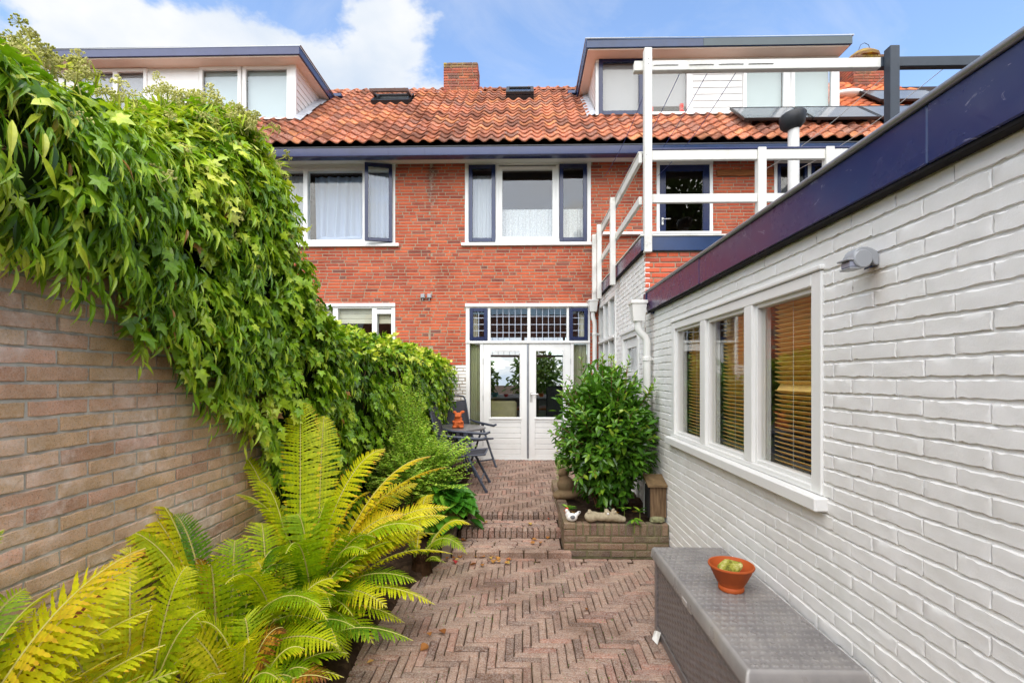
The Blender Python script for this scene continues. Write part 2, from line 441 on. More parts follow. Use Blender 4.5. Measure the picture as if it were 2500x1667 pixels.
    M['ivycore'] = simple('ivy undergrowth', lin(40, 52, 22), 0.95, 0.05, 0.4, 10, 1.0, 30)
    M['umbel'] = leaf_mat('ivy flower', [(0, lin(176, 176, 92)), (0.5, lin(206, 204, 124)), (1, lin(218, 212, 146))], 0.8, 0.1, 0.2)
    M['fern'] = leaf_mat('fern frond', [(0, lin(84, 130, 20)), (0.22, lin(150, 184, 24)), (0.45, lin(208, 216, 30)), (0.68, lin(236, 220, 48)), (0.84, lin(234, 190, 60)), (0.94, lin(190, 128, 52)), (1, lin(120, 72, 34))], 0.46, 0.3, 0.42, attr_only=True, tcol=(1.3, 1.25, 0.45))
    M['rachis'] = simple('fern stalk', lin(196, 186, 110), 0.6, 0.2, 0.12, 20)
    M['fernbase'] = simple('fern root stock', lin(62, 44, 30), 1.0, 0.05, 0.4, 30, 1.0, 60)
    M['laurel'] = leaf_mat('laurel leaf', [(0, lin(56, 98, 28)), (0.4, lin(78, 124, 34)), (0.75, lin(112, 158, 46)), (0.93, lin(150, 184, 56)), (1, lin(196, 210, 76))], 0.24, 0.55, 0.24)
    M['shrub'] = leaf_mat('small shrub leaf', [(0, lin(110, 156, 44)), (0.4, lin(142, 190, 60)), (0.8, lin(176, 212, 82)), (0.97, lin(206, 224, 100)), (1, lin(220, 200, 60))], 0.38, 0.4, 0.32)
    M['bergenia'] = leaf_mat('broad glossy leaf', [(0, lin(54, 110, 28)), (0.5, lin(82, 144, 40)), (0.9, lin(112, 168, 52)), (1, lin(140, 180, 60))], 0.28, 0.5, 0.25)
    M['twig'] = simple('brown twig', lin(104, 84, 56), 0.8, 0.2, 0.2, 20)
    M['greentwig'] = simple('green twig', lin(128, 140, 66), 0.7, 0.2, 0.2, 20)
    M['redtwig'] = simple('reddish stem', lin(132, 88, 66), 0.6, 0.3, 0.2, 20)
    M['dryleaf'] = leaf_mat('dry leaf', [(0, lin(146, 92, 50)), (0.5, lin(190, 132, 70)), (0.85, lin(206, 176, 96)), (1, lin(190, 60, 70))], 0.7, 0.2, 0.2)
    M['tree'] = leaf_mat('tree leaf', [(0, lin(52, 76, 30)), (1, lin(96, 124, 50))], 0.5, 0.3, 0.3)
    M['concrete'] = simple('worn concrete', lin(142, 126, 114), 0.95, 0.1, 0.15, 12, 0.6, 90)
    M['plinth'] = simple('grey plinth paint', lin(112, 106, 112), 0.8, 0.2, 0.12, 12, 0.4, 90)
    M['cushion'] = simple('cream upholstery', lin(206, 196, 150), 0.9, 0.1)
    M['black'] = simple('black leather', lin(26, 26, 30), 0.45, 0.4)
    M['tealglass'] = simple('teal ceramic', lin(60, 150, 140), 0.3, 0.5)
    M['scrap'] = simple('white plastic', lin(228, 226, 220), 0.5, 0.3)


make_materials()


# ------------------------------------------------------------------ mesh helpers
def wloc(o):
    v = Vector((0, 0, 0))
    while o is not None:
        v += o.location
        o = o.parent
    return v


def link(name, me, parent=None, kind=None):
    o = bpy.data.objects.new(name, me)
    COL.objects.link(o)
    if parent is not None: o.parent = parent
    if kind: o['kind'] = kind
    return o


def tag(o, label, cat, group=None, kind=None):
    o['label'] = label
    o['category'] = cat
    if group: o['group'] = group
    if kind: o['kind'] = kind
    return o


def thing(name, label, cat, loc=(0, 0, 0), rz=0.0, group=None, kind=None):
    o = bpy.data.objects.new(name, None)
    o.empty_display_size = 0.1
    COL.objects.link(o)
    o.location = loc
    o.rotation_euler = (0, 0, rz)
    return tag(o, label, cat, group, kind)


def struct(name, loc=(0, 0, 0)):
    o = bpy.data.objects.new(name, None)
    COL.objects.link(o)
    o.location = loc
    o['kind'] = 'structure'
    return o


def copy_tree(o, parent=None):
    c = o.copy()
    COL.objects.link(c)
    if parent is not None: c.parent = parent
    for ch in list(o.children):
        copy_tree(ch, c)
    return c


def fast_mesh(name, V, F, mats, rnd=None, smooth=False, fmat=None):
    """V (n,3); F (m,k) array of equal polygons"""
    me = bpy.data.meshes.new(name)
    V = np.asarray(V, dtype=np.float32)
    F = np.asarray(F, dtype=np.int32)
    m, k = F.shape
    me.vertices.add(len(V))
    me.vertices.foreach_set('co', V.ravel())
    me.loops.add(m * k)
    me.loops.foreach_set('vertex_index', F.ravel())
    me.polygons.add(m)
    me.polygons.foreach_set('loop_start', np.arange(0, m * k, k, dtype=np.int32))
    me.polygons.foreach_set('loop_total', np.full(m, k, dtype=np.int32))
    me.polygons.foreach_set('use_smooth', np.full(m, bool(smooth)))
    for x in (mats if isinstance(mats, (list, tuple)) else [mats]):
        me.materials.append(x)
    if fmat is not None: me.polygons.foreach_set('material_index', np.asarray(fmat, dtype=np.int32))
    me.update(calc_edges=True)
    if rnd is not None:
        a = me.attributes.new('rnd', 'FLOAT', 'FACE')
        a.data.foreach_set('value', 1.0 + np.clip(np.asarray(rnd, dtype=np.float32), 0, 0.999))
    return me


class MB:
    def __init__(s):
        s.v, s.f, s.r = [], [], []

    def add(s, v, f, r=0.0):
        n = len(s.v)
        s.v.extend([tuple(p) for p in v])
        s.f.extend([[i + n for i in q] for q in f])
        s.r.extend([r] * len(f))
        return s

    def cbox(s, lo, hi, c=0.003, r=0.0):
        """box with chamfered edges"""
        lo, hi = [min(a, b) for a, b in zip(lo, hi)], [max(a, b) for a, b in zip(lo, hi)]
        c = min(c, *[(h - l) * 0.45 for l, h in zip(lo, hi)])
        if c <= 0:
            v = [(x, y, z) for x in (lo[0], hi[0]) for y in (lo[1], hi[1]) for z in (lo[2], hi[2])]
            return s.add(v, [(0, 1, 3, 2), (4, 6, 7, 5), (0, 4, 5, 1), (2, 3, 7, 6), (0, 2, 6, 4), (1, 5, 7, 3)], r)
        idx, v = {}, []
        for i in (0, 1):
            for j in (0, 1):
                for k in (0, 1):
                    P = [(lo, hi)[b][a] for a, b in enumerate((i, j, k))]
                    sg = [1 if b == 0 else -1 for b in (i, j, k)]
                    for a in range(3):
                        q = [P[t] + (0 if t == a else sg[t] * c) for t in range(3)]
                        idx[i, j, k, a] = len(v)
                        v.append(q)
        cen = [(l + h) / 2 for l, h in zip(lo, hi)]
        fs = []
        for a in range(3):
            b, d = [t for t in range(3) if t != a]
            for e in (0, 1):
                loop = []
                for (m, n) in ((0, 0), (1, 0), (1, 1), (0, 1)):
                    key = [0, 0, 0]
                    key[a], key[b], key[d] = e, m, n
                    loop.append(idx[(*key, a)])
                fs.append(loop)
            for m in (0, 1):
                for n in (0, 1):
                    k0, k1 = [0, 0, 0], [0, 0, 0]
                    k0[a], k1[a] = 0, 1
                    k0[b] = k1[b] = m
                    k0[d] = k1[d] = n
                    fs.append([idx[(*k0, b)], idx[(*k1, b)], idx[(*k1, d)], idx[(*k0, d)]])
        for i in (0, 1):
            for j in (0, 1):
                for k in (0, 1):
                    fs.append([idx[i, j, k, 0], idx[i, j, k, 1], idx[i, j, k, 2]])
        out = []
        for q in fs:
            p = [Vector(v[i]) for i in q]
            nrm = (p[1] - p[0]).cross(p[2] - p[0])
            ctr = sum(p, Vector()) / len(p)
            out.append(q if nrm.dot(ctr - Vector(cen)) > 0 else q[::-1])
        return s.add(v, out, r)

    def tube(s, pts, rad, n=8, cap=True, r=0.0):
        pts = [Vector(p) for p in pts]
        rr = rad if isinstance(rad, (list, tuple)) else [rad] * len(pts)
        up = Vector((0, 0, 1))
        t0 = (pts[1] - pts[0]).normalized()
        if abs(t0.dot(up)) > 0.95: up = Vector((1, 0, 0))
        u = t0.cross(up).normalized()
        v, f = [], []
        for i, p in enumerate(pts):
            if i == 0: t = pts[1] - pts[0]
            elif i == len(pts) - 1: t = pts[-1] - pts[-2]
            else: t = (pts[i + 1] - pts[i]).normalized() + (pts[i] - pts[i - 1]).normalized()
            t.normalize()
            u = (u - t * u.dot(t)).normalized()
            w = t.cross(u)
            for k in range(n):
                a = 2 * PI * k / n
                v.append(p + (u * math.cos(a) + w * math.sin(a)) * rr[i])
        for i in range(len(pts) - 1):
            for k in range(n):
                a, b = i * n + k, i * n + (k + 1) % n
                f.append((a, b, b + n, a + n))
        if cap:
            f.append(tuple(range(n))[::-1])
            f.append(tuple(range((len(pts) - 1) * n, len(pts) * n)))
        return s.add(v, f, r)

    def lathe(s, prof, n=32, c=(0, 0, 0), r=0.0):
        v, f = [], []
        for (ra, z) in prof:
            for k in range(n):
                a = 2 * PI * k / n
                v.append((c[0] + ra * math.cos(a), c[1] + ra * math.sin(a), c[2] + z))
        for i in range(len(prof) - 1):
            for k in range(n):
                a, b = i * n + k, i * n + (k + 1) % n
                f.append((a, b, b + n, a + n))
        f.append(tuple(range(n))[::-1])
        f.append(tuple(range((len(prof) - 1) * n, len(prof) * n)))
        return s.add(v, f, r)

    def ball(s, c, rad, nu=10, nv=7, rot=None, r=0.0):
        rad = (rad,) * 3 if isinstance(rad, (int, float)) else rad
        v = []
        for j in range(1, nv):
            ph = PI * j / nv
            for i in range(nu):
                th = 2 * PI * i / nu
                p = Vector((rad[0] * math.sin(ph) * math.cos(th), rad[1] * math.sin(ph) * math.sin(th), rad[2] * math.cos(ph)))
                if rot is not None: p = rot @ p
                v.append(p + Vector(c))
        tp, bt = Vector((0, 0, rad[2])), Vector((0, 0, -rad[2]))
        if rot is not None: tp, bt = rot @ tp, rot @ bt
        v += [tp + Vector(c), bt + Vector(c)]
        f = []
        for j in range(nv - 2):
            for i in range(nu):
                a, b = j * nu + i, j * nu + (i + 1) % nu
                f.append((a, a + nu, b + nu, b))
        T, B = len(v) - 2, len(v) - 1
        for i in range(nu):
            f.append((T, i, (i + 1) % nu))
            f.append((B, (nv - 2) * nu + (i + 1) % nu, (nv - 2) * nu + i))
        return s.add(v, f, r)

    def prism(s, poly, axis, lo, hi, r=0.0):
        """extrude a 2D polygon along an axis (0, 1, 2)"""
        n = len(poly)
        v = []
        for e in (lo, hi):
            for (a, b) in poly:
                p = [a, b]
                p.insert(axis, e)
                v.append(p)
        f = [tuple(range(n)), tuple(range(n, 2 * n))[::-1]] + [((i + 1) % n, i, i + n, (i + 1) % n + n) for i in range(n)]
        return s.add(v, f, r)

    def build(s, name, m, parent=None, smooth=False, kind=None, loc=None, local=False):
        me = bpy.data.meshes.new(name)
        off = Vector((0, 0, 0)) if (parent is None or local) else wloc(parent)
        if loc is not None: off = off + Vector(loc)
        v = [(p[0] - off.x, p[1] - off.y, p[2] - off.z) for p in s.v]
        me.from_pydata(v, [], s.f)
        for x in (m if isinstance(m, (list, tuple)) else [m]):
            me.materials.append(x)
        if any(s.r):
            a = me.attributes.new('rnd', 'FLOAT', 'FACE')
            a.data.foreach_set('value', np.asarray(s.r, dtype=np.float32))
        bm = bmesh.new()
        bm.from_mesh(me)
        bmesh.ops.recalc_face_normals(bm, faces=bm.faces)
        bm.to_mesh(me)
        bm.free()
        if smooth:
            me.polygons.foreach_set('use_smooth', np.ones(len(me.polygons), dtype=bool))
            if smooth != True:
                me.set_sharp_from_angle(angle=math.radians(smooth))
        o = link(name, me, parent, kind)
        if loc is not None: o.location = loc
        return o


class Plane:
    """a vertical wall face: a runs along the wall, n comes out of it, z up"""
    def __init__(s, ax, pos, out):
        s.ax, s.pos, s.out = ax, pos, out

    def p(s, a, n, z):
        q = s.pos + s.out * n
        return (a, q, z) if s.ax == 'Y' else (q, a, z)

    def box(s, mb, a0, a1, n0, n1, z0, z1, c=0.003, r=0.0):
        mb.cbox(s.p(a0, n0, z0), s.p(a1, n1, z1), c, r)
        return mb

    def ring(s, mb, a0, a1, z0, z1, w, n0, n1, c=0.003):
        s.box(mb, a0, a0 + w, n0, n1, z0, z1, c)
        s.box(mb, a1 - w, a1, n0, n1, z0, z1, c)
        s.box(mb, a0 + w, a1 - w, n0 + 0.0007, n1 - 0.0007, z0, z0 + w, c)
        s.box(mb, a0 + w, a1 - w, n0 + 0.0007, n1 - 0.0007, z1 - w, z1, c)
        return mb

    def pane(s, a0, a1, z0, z1, n, parent, m='glass', name='pane'):
        mb = MB()
        s.box(mb, a0, a1, n - 0.003, n + 0.003, z0, z1, 0)
        return mb.build(name, M[m], parent)


FAC = Plane('Y', 7.95, -1)
SIDE = Plane('X', 1.25, -1)
KFRONT = Plane('Y', 4.97, -1)
DORM = Plane('Y', 8.55, -1)


def sheet_with_holes(pl, a0, a1, z0, z1, holes, depth, n=0.0):
    """wall face cut by openings, with reveals running back into the wall"""
    mb = MB()
    A = sorted({a0, a1, *[min(max(h[i], a0), a1) for h in holes for i in (0, 1)]})
    Z = sorted({z0, z1, *[min(max(h[i], z0), z1) for h in holes for i in (2, 3)]})
    for i in range(len(A) - 1):
        for j in range(len(Z) - 1):
            ca, cz = (A[i] + A[i + 1]) / 2, (Z[j] + Z[j + 1]) / 2
            if any(h[0] < ca < h[1] and h[2] < cz < h[3] for h in holes): continue
            mb.add([pl.p(A[i], n, Z[j]), pl.p(A[i + 1], n, Z[j]), pl.p(A[i + 1], n, Z[j + 1]), pl.p(A[i], n, Z[j + 1])], [(0, 1, 2, 3)])
    for h in holes:
        b0, b1, y0, y1 = max(h[0], a0), min(h[1], a1), max(h[2], z0), min(h[3], z1)
        c = [(b0, y0), (b1, y0), (b1, y1), (b0, y1)]
        for k in range(4):
            p, q = c[k], c[(k + 1) % 4]
            mb.add([pl.p(p[0], n, p[1]), pl.p(q[0], n, q[1]), pl.p(q[0], n - depth, q[1]), pl.p(p[0], n - depth, p[1])], [(0, 1, 2, 3)])
    return mb


# ------------------------------------------------------------------ bricks, laid one by one
def brick_shape(L, H, D, bev, nx, nz, rough, rng, wob=0.0, ends=None, under=None):
    """front face looks along -y; the brick is centred on x and z and goes back to y = D"""
    xs = np.linspace(-L / 2 + bev, L / 2 - bev, nx + 1)
    zs = np.linspace(-H / 2 + bev, H / 2 - bev, nz + 1)
    if under is not None: zs[0] = -H / 2 + under      # sharp lower arris, as on thickly painted brick
    v, f = [], []
    tilt = rng.uniform(-1, 1, 2) * rough * 0.6
    for j, z in enumerate(zs):
        for i, x in enumerate(xs):
            v.append((x + rng.uniform(-1, 1) * wob, rng.uniform(-1, 1) * rough + tilt[0] * x / L + tilt[1] * z / H, z + rng.uniform(-1, 1) * wob))
    W = nx + 1
    for j in range(nz):
        for i in range(nx):
            a = j * W + i
            f.append((a, a + 1, a + 1 + W, a + W))
    loop = [(i, 0) for i in range(nx)] + [(nx, j) for j in range(nz)] + [(i, nz) for i in range(nx, 0, -1)] + [(0, j) for j in range(nz, 0, -1)]
    inner = [j * W + i for i, j in loop]
    o0 = len(v)
    for (i, j) in loop:
        x = -L / 2 if i == 0 else (L / 2 if i == nx else xs[i])
        z = -H / 2 if j == 0 else (H / 2 if j == nz else zs[j])
        yb = bev if (ends is None or 0 < i < nx) else ends
        v.append((x + rng.uniform(-1, 1) * wob, yb, z + rng.uniform(-1, 1) * wob))
    b0 = len(v)
    for (i, j) in loop:
        x = -L / 2 if i == 0 else (L / 2 if i == nx else xs[i])
        z = -H / 2 if j == 0 else (H / 2 if j == nz else zs[j])
        v.append((x, D, z))
    n = len(loop)
    for k in range(n):
        k2 = (k + 1) % n
        f.append((inner[k2], inner[k], o0 + k, o0 + k2))
        f.append((o0 + k2, o0 + k, b0 + k, b0 + k2))
    return np.array(v), np.array(f)


def lay(parent, mat, places, L, H, D, R, nvar=6, bev=0.004, nx=5, nz=2, rough=0.0015, wob=0.001, nparts=300, name='brick', rest='brickwork', seed=1, smooth=True, visible=None, ends=None, under=None):
    """places: rows (world centre x, y, z, length).  The largest in view become parts, the rest one stuff part."""
    rng = np.random.RandomState(seed)
    R = np.array(R, dtype=float)  # columns: where local x, y, z go
    shapes = []
    for k in range(nvar):
        v, f = brick_shape(L, H, D, bev, nx, nz, rough, rng, wob, ends, under)
        shapes.append((v, f))
    off = np.array(wloc(parent))
    score = []
    for (x, y, z, l) in places:
        q = proj((x, y, z))
        ok = q is not None and seen((x, y, z), 40) and (visible is None or visible((x, y, z)))
        score.append(l * H / q[2] ** 2 if ok else -1)
    order = sorted(range(len(places)), key=lambda i: -score[i])
    top = [i for i in order[:nparts] if score[i] > 0]
    tops = set(top)
    var = rng.randint(0, nvar, len(places))
    meshes = []
    for v, f in shapes:
        # length runs along local x of the mesh, so cut bricks are scaled copies of one shape
        meshes.append(fast_mesh(name, v, f, mat, smooth=True))
        meshes[-1].set_sharp_from_angle(angle=math.radians(24))
    Rm = Matrix([[R[r][c] for c in range(3)] for r in range(3)]).to_quaternion()
    for i in top:
        x, y, z, l = places[i]
        o = link(name, meshes[var[i]], parent)
        o.location = (x - off[0], y - off[1], z - off[2])
        o.rotation_mode = 'QUATERNION'
        o.rotation_quaternion = Rm
        o.scale = (l / L, 1, 1)
    others = [i for i in range(len(places)) if i not in tops]
    if others:
        V, F, RN = [], [], []
        n = 0
        for i in others:
            v, f = shapes[var[i]]
            x, y, z, l = places[i]
            w = (v * np.array([l / L, 1, 1])) @ R.T + np.array([x, y, z]) - off
            V.append(w)
            F.append(f + n)
            n += len(v)
            RN.append(np.full(len(f), rng.rand()))
        rm = fast_mesh(rest, np.vstack(V), np.vstack(F), mat, np.concatenate(RN), smooth=True)
        rm.set_sharp_from_angle(angle=math.radians(24))
        link(rest, rm, parent, 'stuff')


def courses(pl, a0, a1, z0, z1, course, L, joint, holes=(), bond='wild', seed=1, head=0.4, n=0.0, minlen=0.03, jit=0.0008, njit=0.0012):
    """brick positions on a wall face"""
    rng = np.random.RandomState(seed)
    out = []
    z = z0 + course / 2
    row = 0
    while z < z1:
        if bond == 'half':
            x = a0 - (L + joint) * (0.5 if row % 2 else 0.0) - rng.rand() * 0.012
        else:
            x = a0 - rng.rand() * L
        cut = sorted([(h[0], h[1]) for h in holes if h[2] - course * 0.35 < z < h[3] + course * 0.35])
        segs, s0 = [], a0
        for (h0, h1) in cut:
            if h0 > s0: segs.append((s0, min(h0, a1)))
            s0 = max(s0, h1)
        if s0 < a1: segs.append((s0, a1))
        while x < a1:
            l = L
            if bond != 'half' and rng.rand() < head: l = (L - joint) / 2
            for (p, q) in segs:
                b0, b1 = max(x, p), min(x + l, q)
                if b1 - b0 > minlen:
                    c = pl.p((b0 + b1) / 2, n + rng.uniform(-1, 1) * njit, z + rng.uniform(-1, 1) * jit)
                    out.append((*c, b1 - b0))
            x += l + joint
        row += 1
        z += course
    return out


R_FACE_Y = [[1, 0, 0], [0, 1, 0], [0, 0, 1]]            # front looks along -Y
R_FACE_NX = [[0, 1, 0], [-1, 0, 0], [0, 0, 1]]          # front looks along -X
R_FACE_PX = [[0, -1, 0], [1, 0, 0], [0, 0, 1]]          # front looks along +X
R_UP_X = [[1, 0, 0], [0, 0, 1], [0, -1, 0]]             # front looks up, length along X
R_UP_Y = [[0, 0, -1], [1, 0, 0], [0, -1, 0]]            # front looks up, length along Y


def wavy_cloth(name, a0, a1, z0, z1, pl, n, m, label, cat, waves=12, amp=0.02, group=None, flare=0.0, seed=0, drape=0.0):
    """a gathered curtain: a folded sheet hanging from a rod"""
    rng = np.random.RandomState(seed)
    nx, nz = waves * 6, 8
    V = []
    ph = rng.rand(6) * 6
    for j in range(nz + 1):
        t = j / nz
        for i in range(nx + 1):
            u = i / nx
            a = a0 + (a1 - a0) * u
            w = amp * (math.sin(u * waves * 2 * PI + ph[0] + 0.5 * math.sin(u * 9 + ph[1])) + 0.4 * math.sin(u * waves * 3.3 * PI + ph[2])) * (0.6 + 0.5 * t)
            a += flare * (t - 0.3) * math.sin(u * 5 + ph[3]) + drape * t * t * (1 - u)
            V.append(pl.p(a, n + w, z1 + (z0 - z1) * t))
    F = [(j * (nx + 1) + i, j * (nx + 1) + i + 1, (j + 1) * (nx + 1) + i + 1, (j + 1) * (nx + 1) + i) for j in range(nz) for i in range(nx)]
    o = link(name, fast_mesh(name, V, F, M[m], smooth=True))
    mod = o.modifiers.new('thickness', 'SOLIDIFY')
    mod.thickness = 0.002
    return tag(o, label, cat, group)


def sculpt(name, balls, m, parent=None, voxel=0.008, smooth=6, origin=(0, 0, 0)):
    """ellipsoids melted into one continuous body"""
    mb = MB()
    for b in balls:
        mb.ball(b[0], b[1], 16, 10, b[2] if len(b) > 2 else None)
    me = bpy.data.meshes.new(name)
    me.from_pydata([tuple(p) for p in mb.v], [], mb.f)
    bm = bmesh.new(); bm.from_mesh(me); bmesh.ops.recalc_face_normals(bm, faces=bm.faces); bm.to_mesh(me); bm.free()
    o = bpy.data.objects.new(name, me)
    COL.objects.link(o)
    r = o.modifiers.new('r', 'REMESH'); r.mode = 'VOXEL'; r.voxel_size = voxel
    s = o.modifiers.new('s', 'SMOOTH'); s.iterations = smooth; s.factor = 0.5
    dg = bpy.context.evaluated_depsgraph_get()
    nm = bpy.data.meshes.new_from_object(o.evaluated_get(dg))
    bpy.data.objects.remove(o)
    bpy.data.meshes.remove(me)
    nm.name = name
    nm.materials.clear()
    nm.materials.append(M[m])
    nm.polygons.foreach_set('use_smooth', np.ones(len(nm.polygons), dtype=bool))
    return link(name, nm, parent)


# ================================================================== THE SETTING
def build_ground():
    mb = MB()
    mb.add([(-60, -60, -0.06), (60, -60, -0.06), (60, 90, -0.06), (-60, 90, -0.06)], [(0, 1, 2, 3)])
    o = mb.build('ground', M['soil'])
    o['kind'] = 'structure'


build_ground()

# ================================================================== THE HOUSES
FY = 7.95
SPLIT = -1.52
ROOF_T = math.radians(41)
RT = math.tan(ROOF_T)
EY, EZ = 7.50, 5.195          # eaves line of the tiles
RIDGE_Y = 10.30
RIDGE_Z = EZ + RT * (RIDGE_Y - EY)


def roof_z(y): return EZ + RT * (y - EY)


WINS_LEFT = [(-4.13, -2.106, 3.742, 5.075), (-4.2, -2.106, 1.30, 2.737)]
WINS_MID = [(-0.951, 1.117, 3.742, 5.083), (-0.936, 1.103, 0.17, 2.728), (2.188, 3.098, 3.00, 5.052), (4.087, 5.30, 3.95, 5.048)]


def sloped(s, n):
    """point on the roof: s metres up the slope from the eaves, n off the tiles -> (y, z)"""
    return EY + s * math.cos(ROOF_T) - n * math.sin(ROOF_T), EZ + s * math.sin(ROOF_T) + n * math.cos(ROOF_T)


def tile_shape(seed):
    rng = np.random.RandomState(seed)
    W, LN = 0.235, 0.262
    nu, nv = 9, 3
    v = []
    tw = rng.uniform(-0.004, 0.004)
    for j in range(nv + 1):
        t = j / nv
        for i in range(nu + 1):
            u = i / nu
            h = 0.048 * (0.5 + 0.5 * math.cos(2 * PI * (u * 1.13 - 0.02))) ** 1.25
            v.append(((u - 0.5) * W + rng.uniform(-1, 1) * 0.001, t * LN, 0.030 - 0.026 * t + h + tw * (u - 0.5) + rng.uniform(-1, 1) * 0.0015))
    b = len(v)
    for i in range(nu + 1):
        x, y, z = v[i]
        v.append((x, y + 0.004, z - 0.017))
    f = []
    for j in range(nv):
        for i in range(nu):
            a = j * (nu + 1) + i
            f.append((a, a + 1, a + nu + 2, a + nu + 1))
    for i in range(nu):
        f.append((b + i, b + i + 1, i + 1, i))
    return np.array(v), np.array(f)


TILE_SHAPES = [tile_shape(k) for k in range(6)]
ROOF_R = np.array([[1, 0, 0], [0, math.cos(ROOF_T), -math.sin(ROOF_T)], [0, math.sin(ROOF_T), math.cos(ROOF_T)]])
DORMERS = [(-8.6, -4.00), (1.24, 5.54)]
PITCH, ROW = 0.2075, 0.2205
NROWS = 18


def tile_roof(house, x0, x1, mat, nparts, seed, skip=None, rows=NROWS):
    rng = np.random.RandomState(seed)
    meshes = [fast_mesh('roof_tile', v, f, mat, smooth=True) for v, f in TILE_SHAPES]
    pl = []
    n = int(round((x1 - x0) / PITCH))
    for r in range(rows):
        for c in range(n):
            x = x0 + (c + 0.5) * PITCH
            s = -0.085 + r * ROW
            y, z = sloped(s, 0)
            if any(d0 < x < d1 and s > 1.33 for d0, d1 in DORMERS): continue
            if skip and skip(x, s): continue
            q = proj((x, y, z))
            sc_ = 1 / q[2] ** 2 if (q and seen((x, y, z), 20) and not (x < -4.3 and z < 5.6)) else -1
            pl.append((x + rng.uniform(-1, 1) * 0.004, s + rng.uniform(-1, 1) * 0.006, sc_, rng.randint(6), rng.uniform(-1, 1) * 0.02))
    order = sorted(range(len(pl)), key=lambda i: -pl[i][2])
    tops = [i for i in order[:nparts] if pl[i][2] > 0]
    st = set(tops)
    off = wloc(house)
    q0 = Matrix(ROOF_R.tolist()).to_quaternion()
    for i in tops:
        x, s, _, k, a = pl[i]
        o = link('roof_tile', meshes[k], house)
        y, z = sloped(s, 0)
        o.location = Vector((x, y, z)) - off
        o.rotation_mode = 'QUATERNION'
        o.rotation_quaternion = q0 @ Matrix.Rotation(a, 3, 'Z').to_quaternion()
    V, F, RN, m = [], [], [], 0
    for i in range(len(pl)):
        if i in st: continue
        x, s, _, k, a = pl[i]
        v, f = TILE_SHAPES[k]
        y, z = sloped(s, 0)
        V.append(v @ ROOF_R.T + np.array([x, y, z]) - np.array(off))
        F.append(f + m)
        m += len(v)
        RN.append(np.full(len(f), rng.rand()))
    if V:
        link('tiling', fast_mesh('tiling', np.vstack(V), np.vstack(F), mat, np.concatenate(RN), smooth=True), house, 'stuff')
    # boarding under the tiles, and the far slope
    mb = MB()
    prof = [(EY + 0.05, EZ - 0.02), (RIDGE_Y, RIDGE_Z - 0.02), (RIDGE_Y + 3.0, RIDGE_Z - 2.6), (RIDGE_Y + 3.0, RIDGE_Z - 2.75), (RIDGE_Y, RIDGE_Z - 0.18), (EY + 0.2, EZ - 0.12)]
    mb.prism(prof, 0, x0, x1)
    mb.build('roof_deck', M['slabdark'], house)


def ridge(house, x0, x1, mat, seed=1, gap=None):
    rng = np.random.RandomState(seed)
    x = x0
    while x < x1 - 0.1:
        l = min(0.335, x1 - x)
        if not (gap and gap[0] - 0.15 < x + l / 2 < gap[1] + 0.15):
            mb = MB()
            n = 8
            v, f = [], []
            dz = rng.uniform(-0.006, 0.006)
            for (xx, r_) in ((0, 0.098), (0.035, 0.098), (0.045, 0.085), (l + 0.02, 0.078)):
                for k in range(n + 1):
                    a = PI * k / n
                    v.append((x + xx, RIDGE_Y + 0.02 - r_ * 1.15 * math.cos(a), RIDGE_Z - 0.015 + dz + r_ * math.sin(a)))
            for i in range(3):
                for k in range(n):
                    a = i * (n + 1) + k
                    f.append((a, a + 1, a + n + 2, a + n + 1))
            f.append(tuple(range(n + 1)))
            mb.add(v, f)
            mb.build('ridge_tile', mat, house, smooth=30)
        x += 0.335


def skylight(house, x0, x1, s0, s1, tilt):
    mb = MB()
    def pt(x, s, n): y, z = sloped(s, n); return (x, y, z)
    def slab(m, xa, xb, sa, sb, na, nb):
        v = [pt(x, s, n) for x in (xa, xb) for s in (sa, sb) for n in (na, nb)]
        m.add(v, [(0, 1, 3, 2), (4, 6, 7, 5), (0, 4, 5, 1), (2, 3, 7, 6), (0, 2, 6, 4), (1, 5, 7, 3)])
    w = 0.07
    for (a, b, c, d) in ((x0, x1, s0, s0 + w), (x0, x1, s1 - w, s1), (x0, x0 + w, s0 + w, s1 - w), (x1 - w, x1, s0 + w, s1 - w)):
        slab(mb, a, b, c, d, 0.0, 0.10)
    o = mb.build('skylight', M['darkplastic'], house)
    # sash, hung from its middle so the lower edge stands out when it is open
    sb = MB()
    ms = (s0 + s1) / 2
    def pt2(x, s, n):
        ds = s - ms
        return pt(x, ms + ds * math.cos(tilt) - n * math.sin(tilt) * 0, 0.11 - ds * math.sin(tilt) + n)
    def slab2(m, xa, xb, sa, sb_, na, nb):
        v = [pt2(x, s, n) for x in (xa, xb) for s in (sa, sb_) for n in (na, nb)]
        m.add(v, [(0, 1, 3, 2), (4, 6, 7, 5), (0, 4, 5, 1), (2, 3, 7, 6), (0, 2, 6, 4), (1, 5, 7, 3)])
    for (a, b, c, d) in ((x0, x1, s0, s0 + .08), (x0, x1, s1 - .08, s1), (x0, x0 + .06, s0 + .08, s1 - .08), (x1 - .06, x1, s0 + .08, s1 - .08)):
        slab2(sb, a, b, c, d, 0.0, 0.05)
    sb.build('sash', M['zinc'] if tilt else M['darkplastic'], o)
    gb = MB()
    slab2(gb, x0 + .06, x1 - .06, s0 + .08, s1 - .08, 0.02, 0.03)
    gb.build('pane', M['glass_hi'], o)


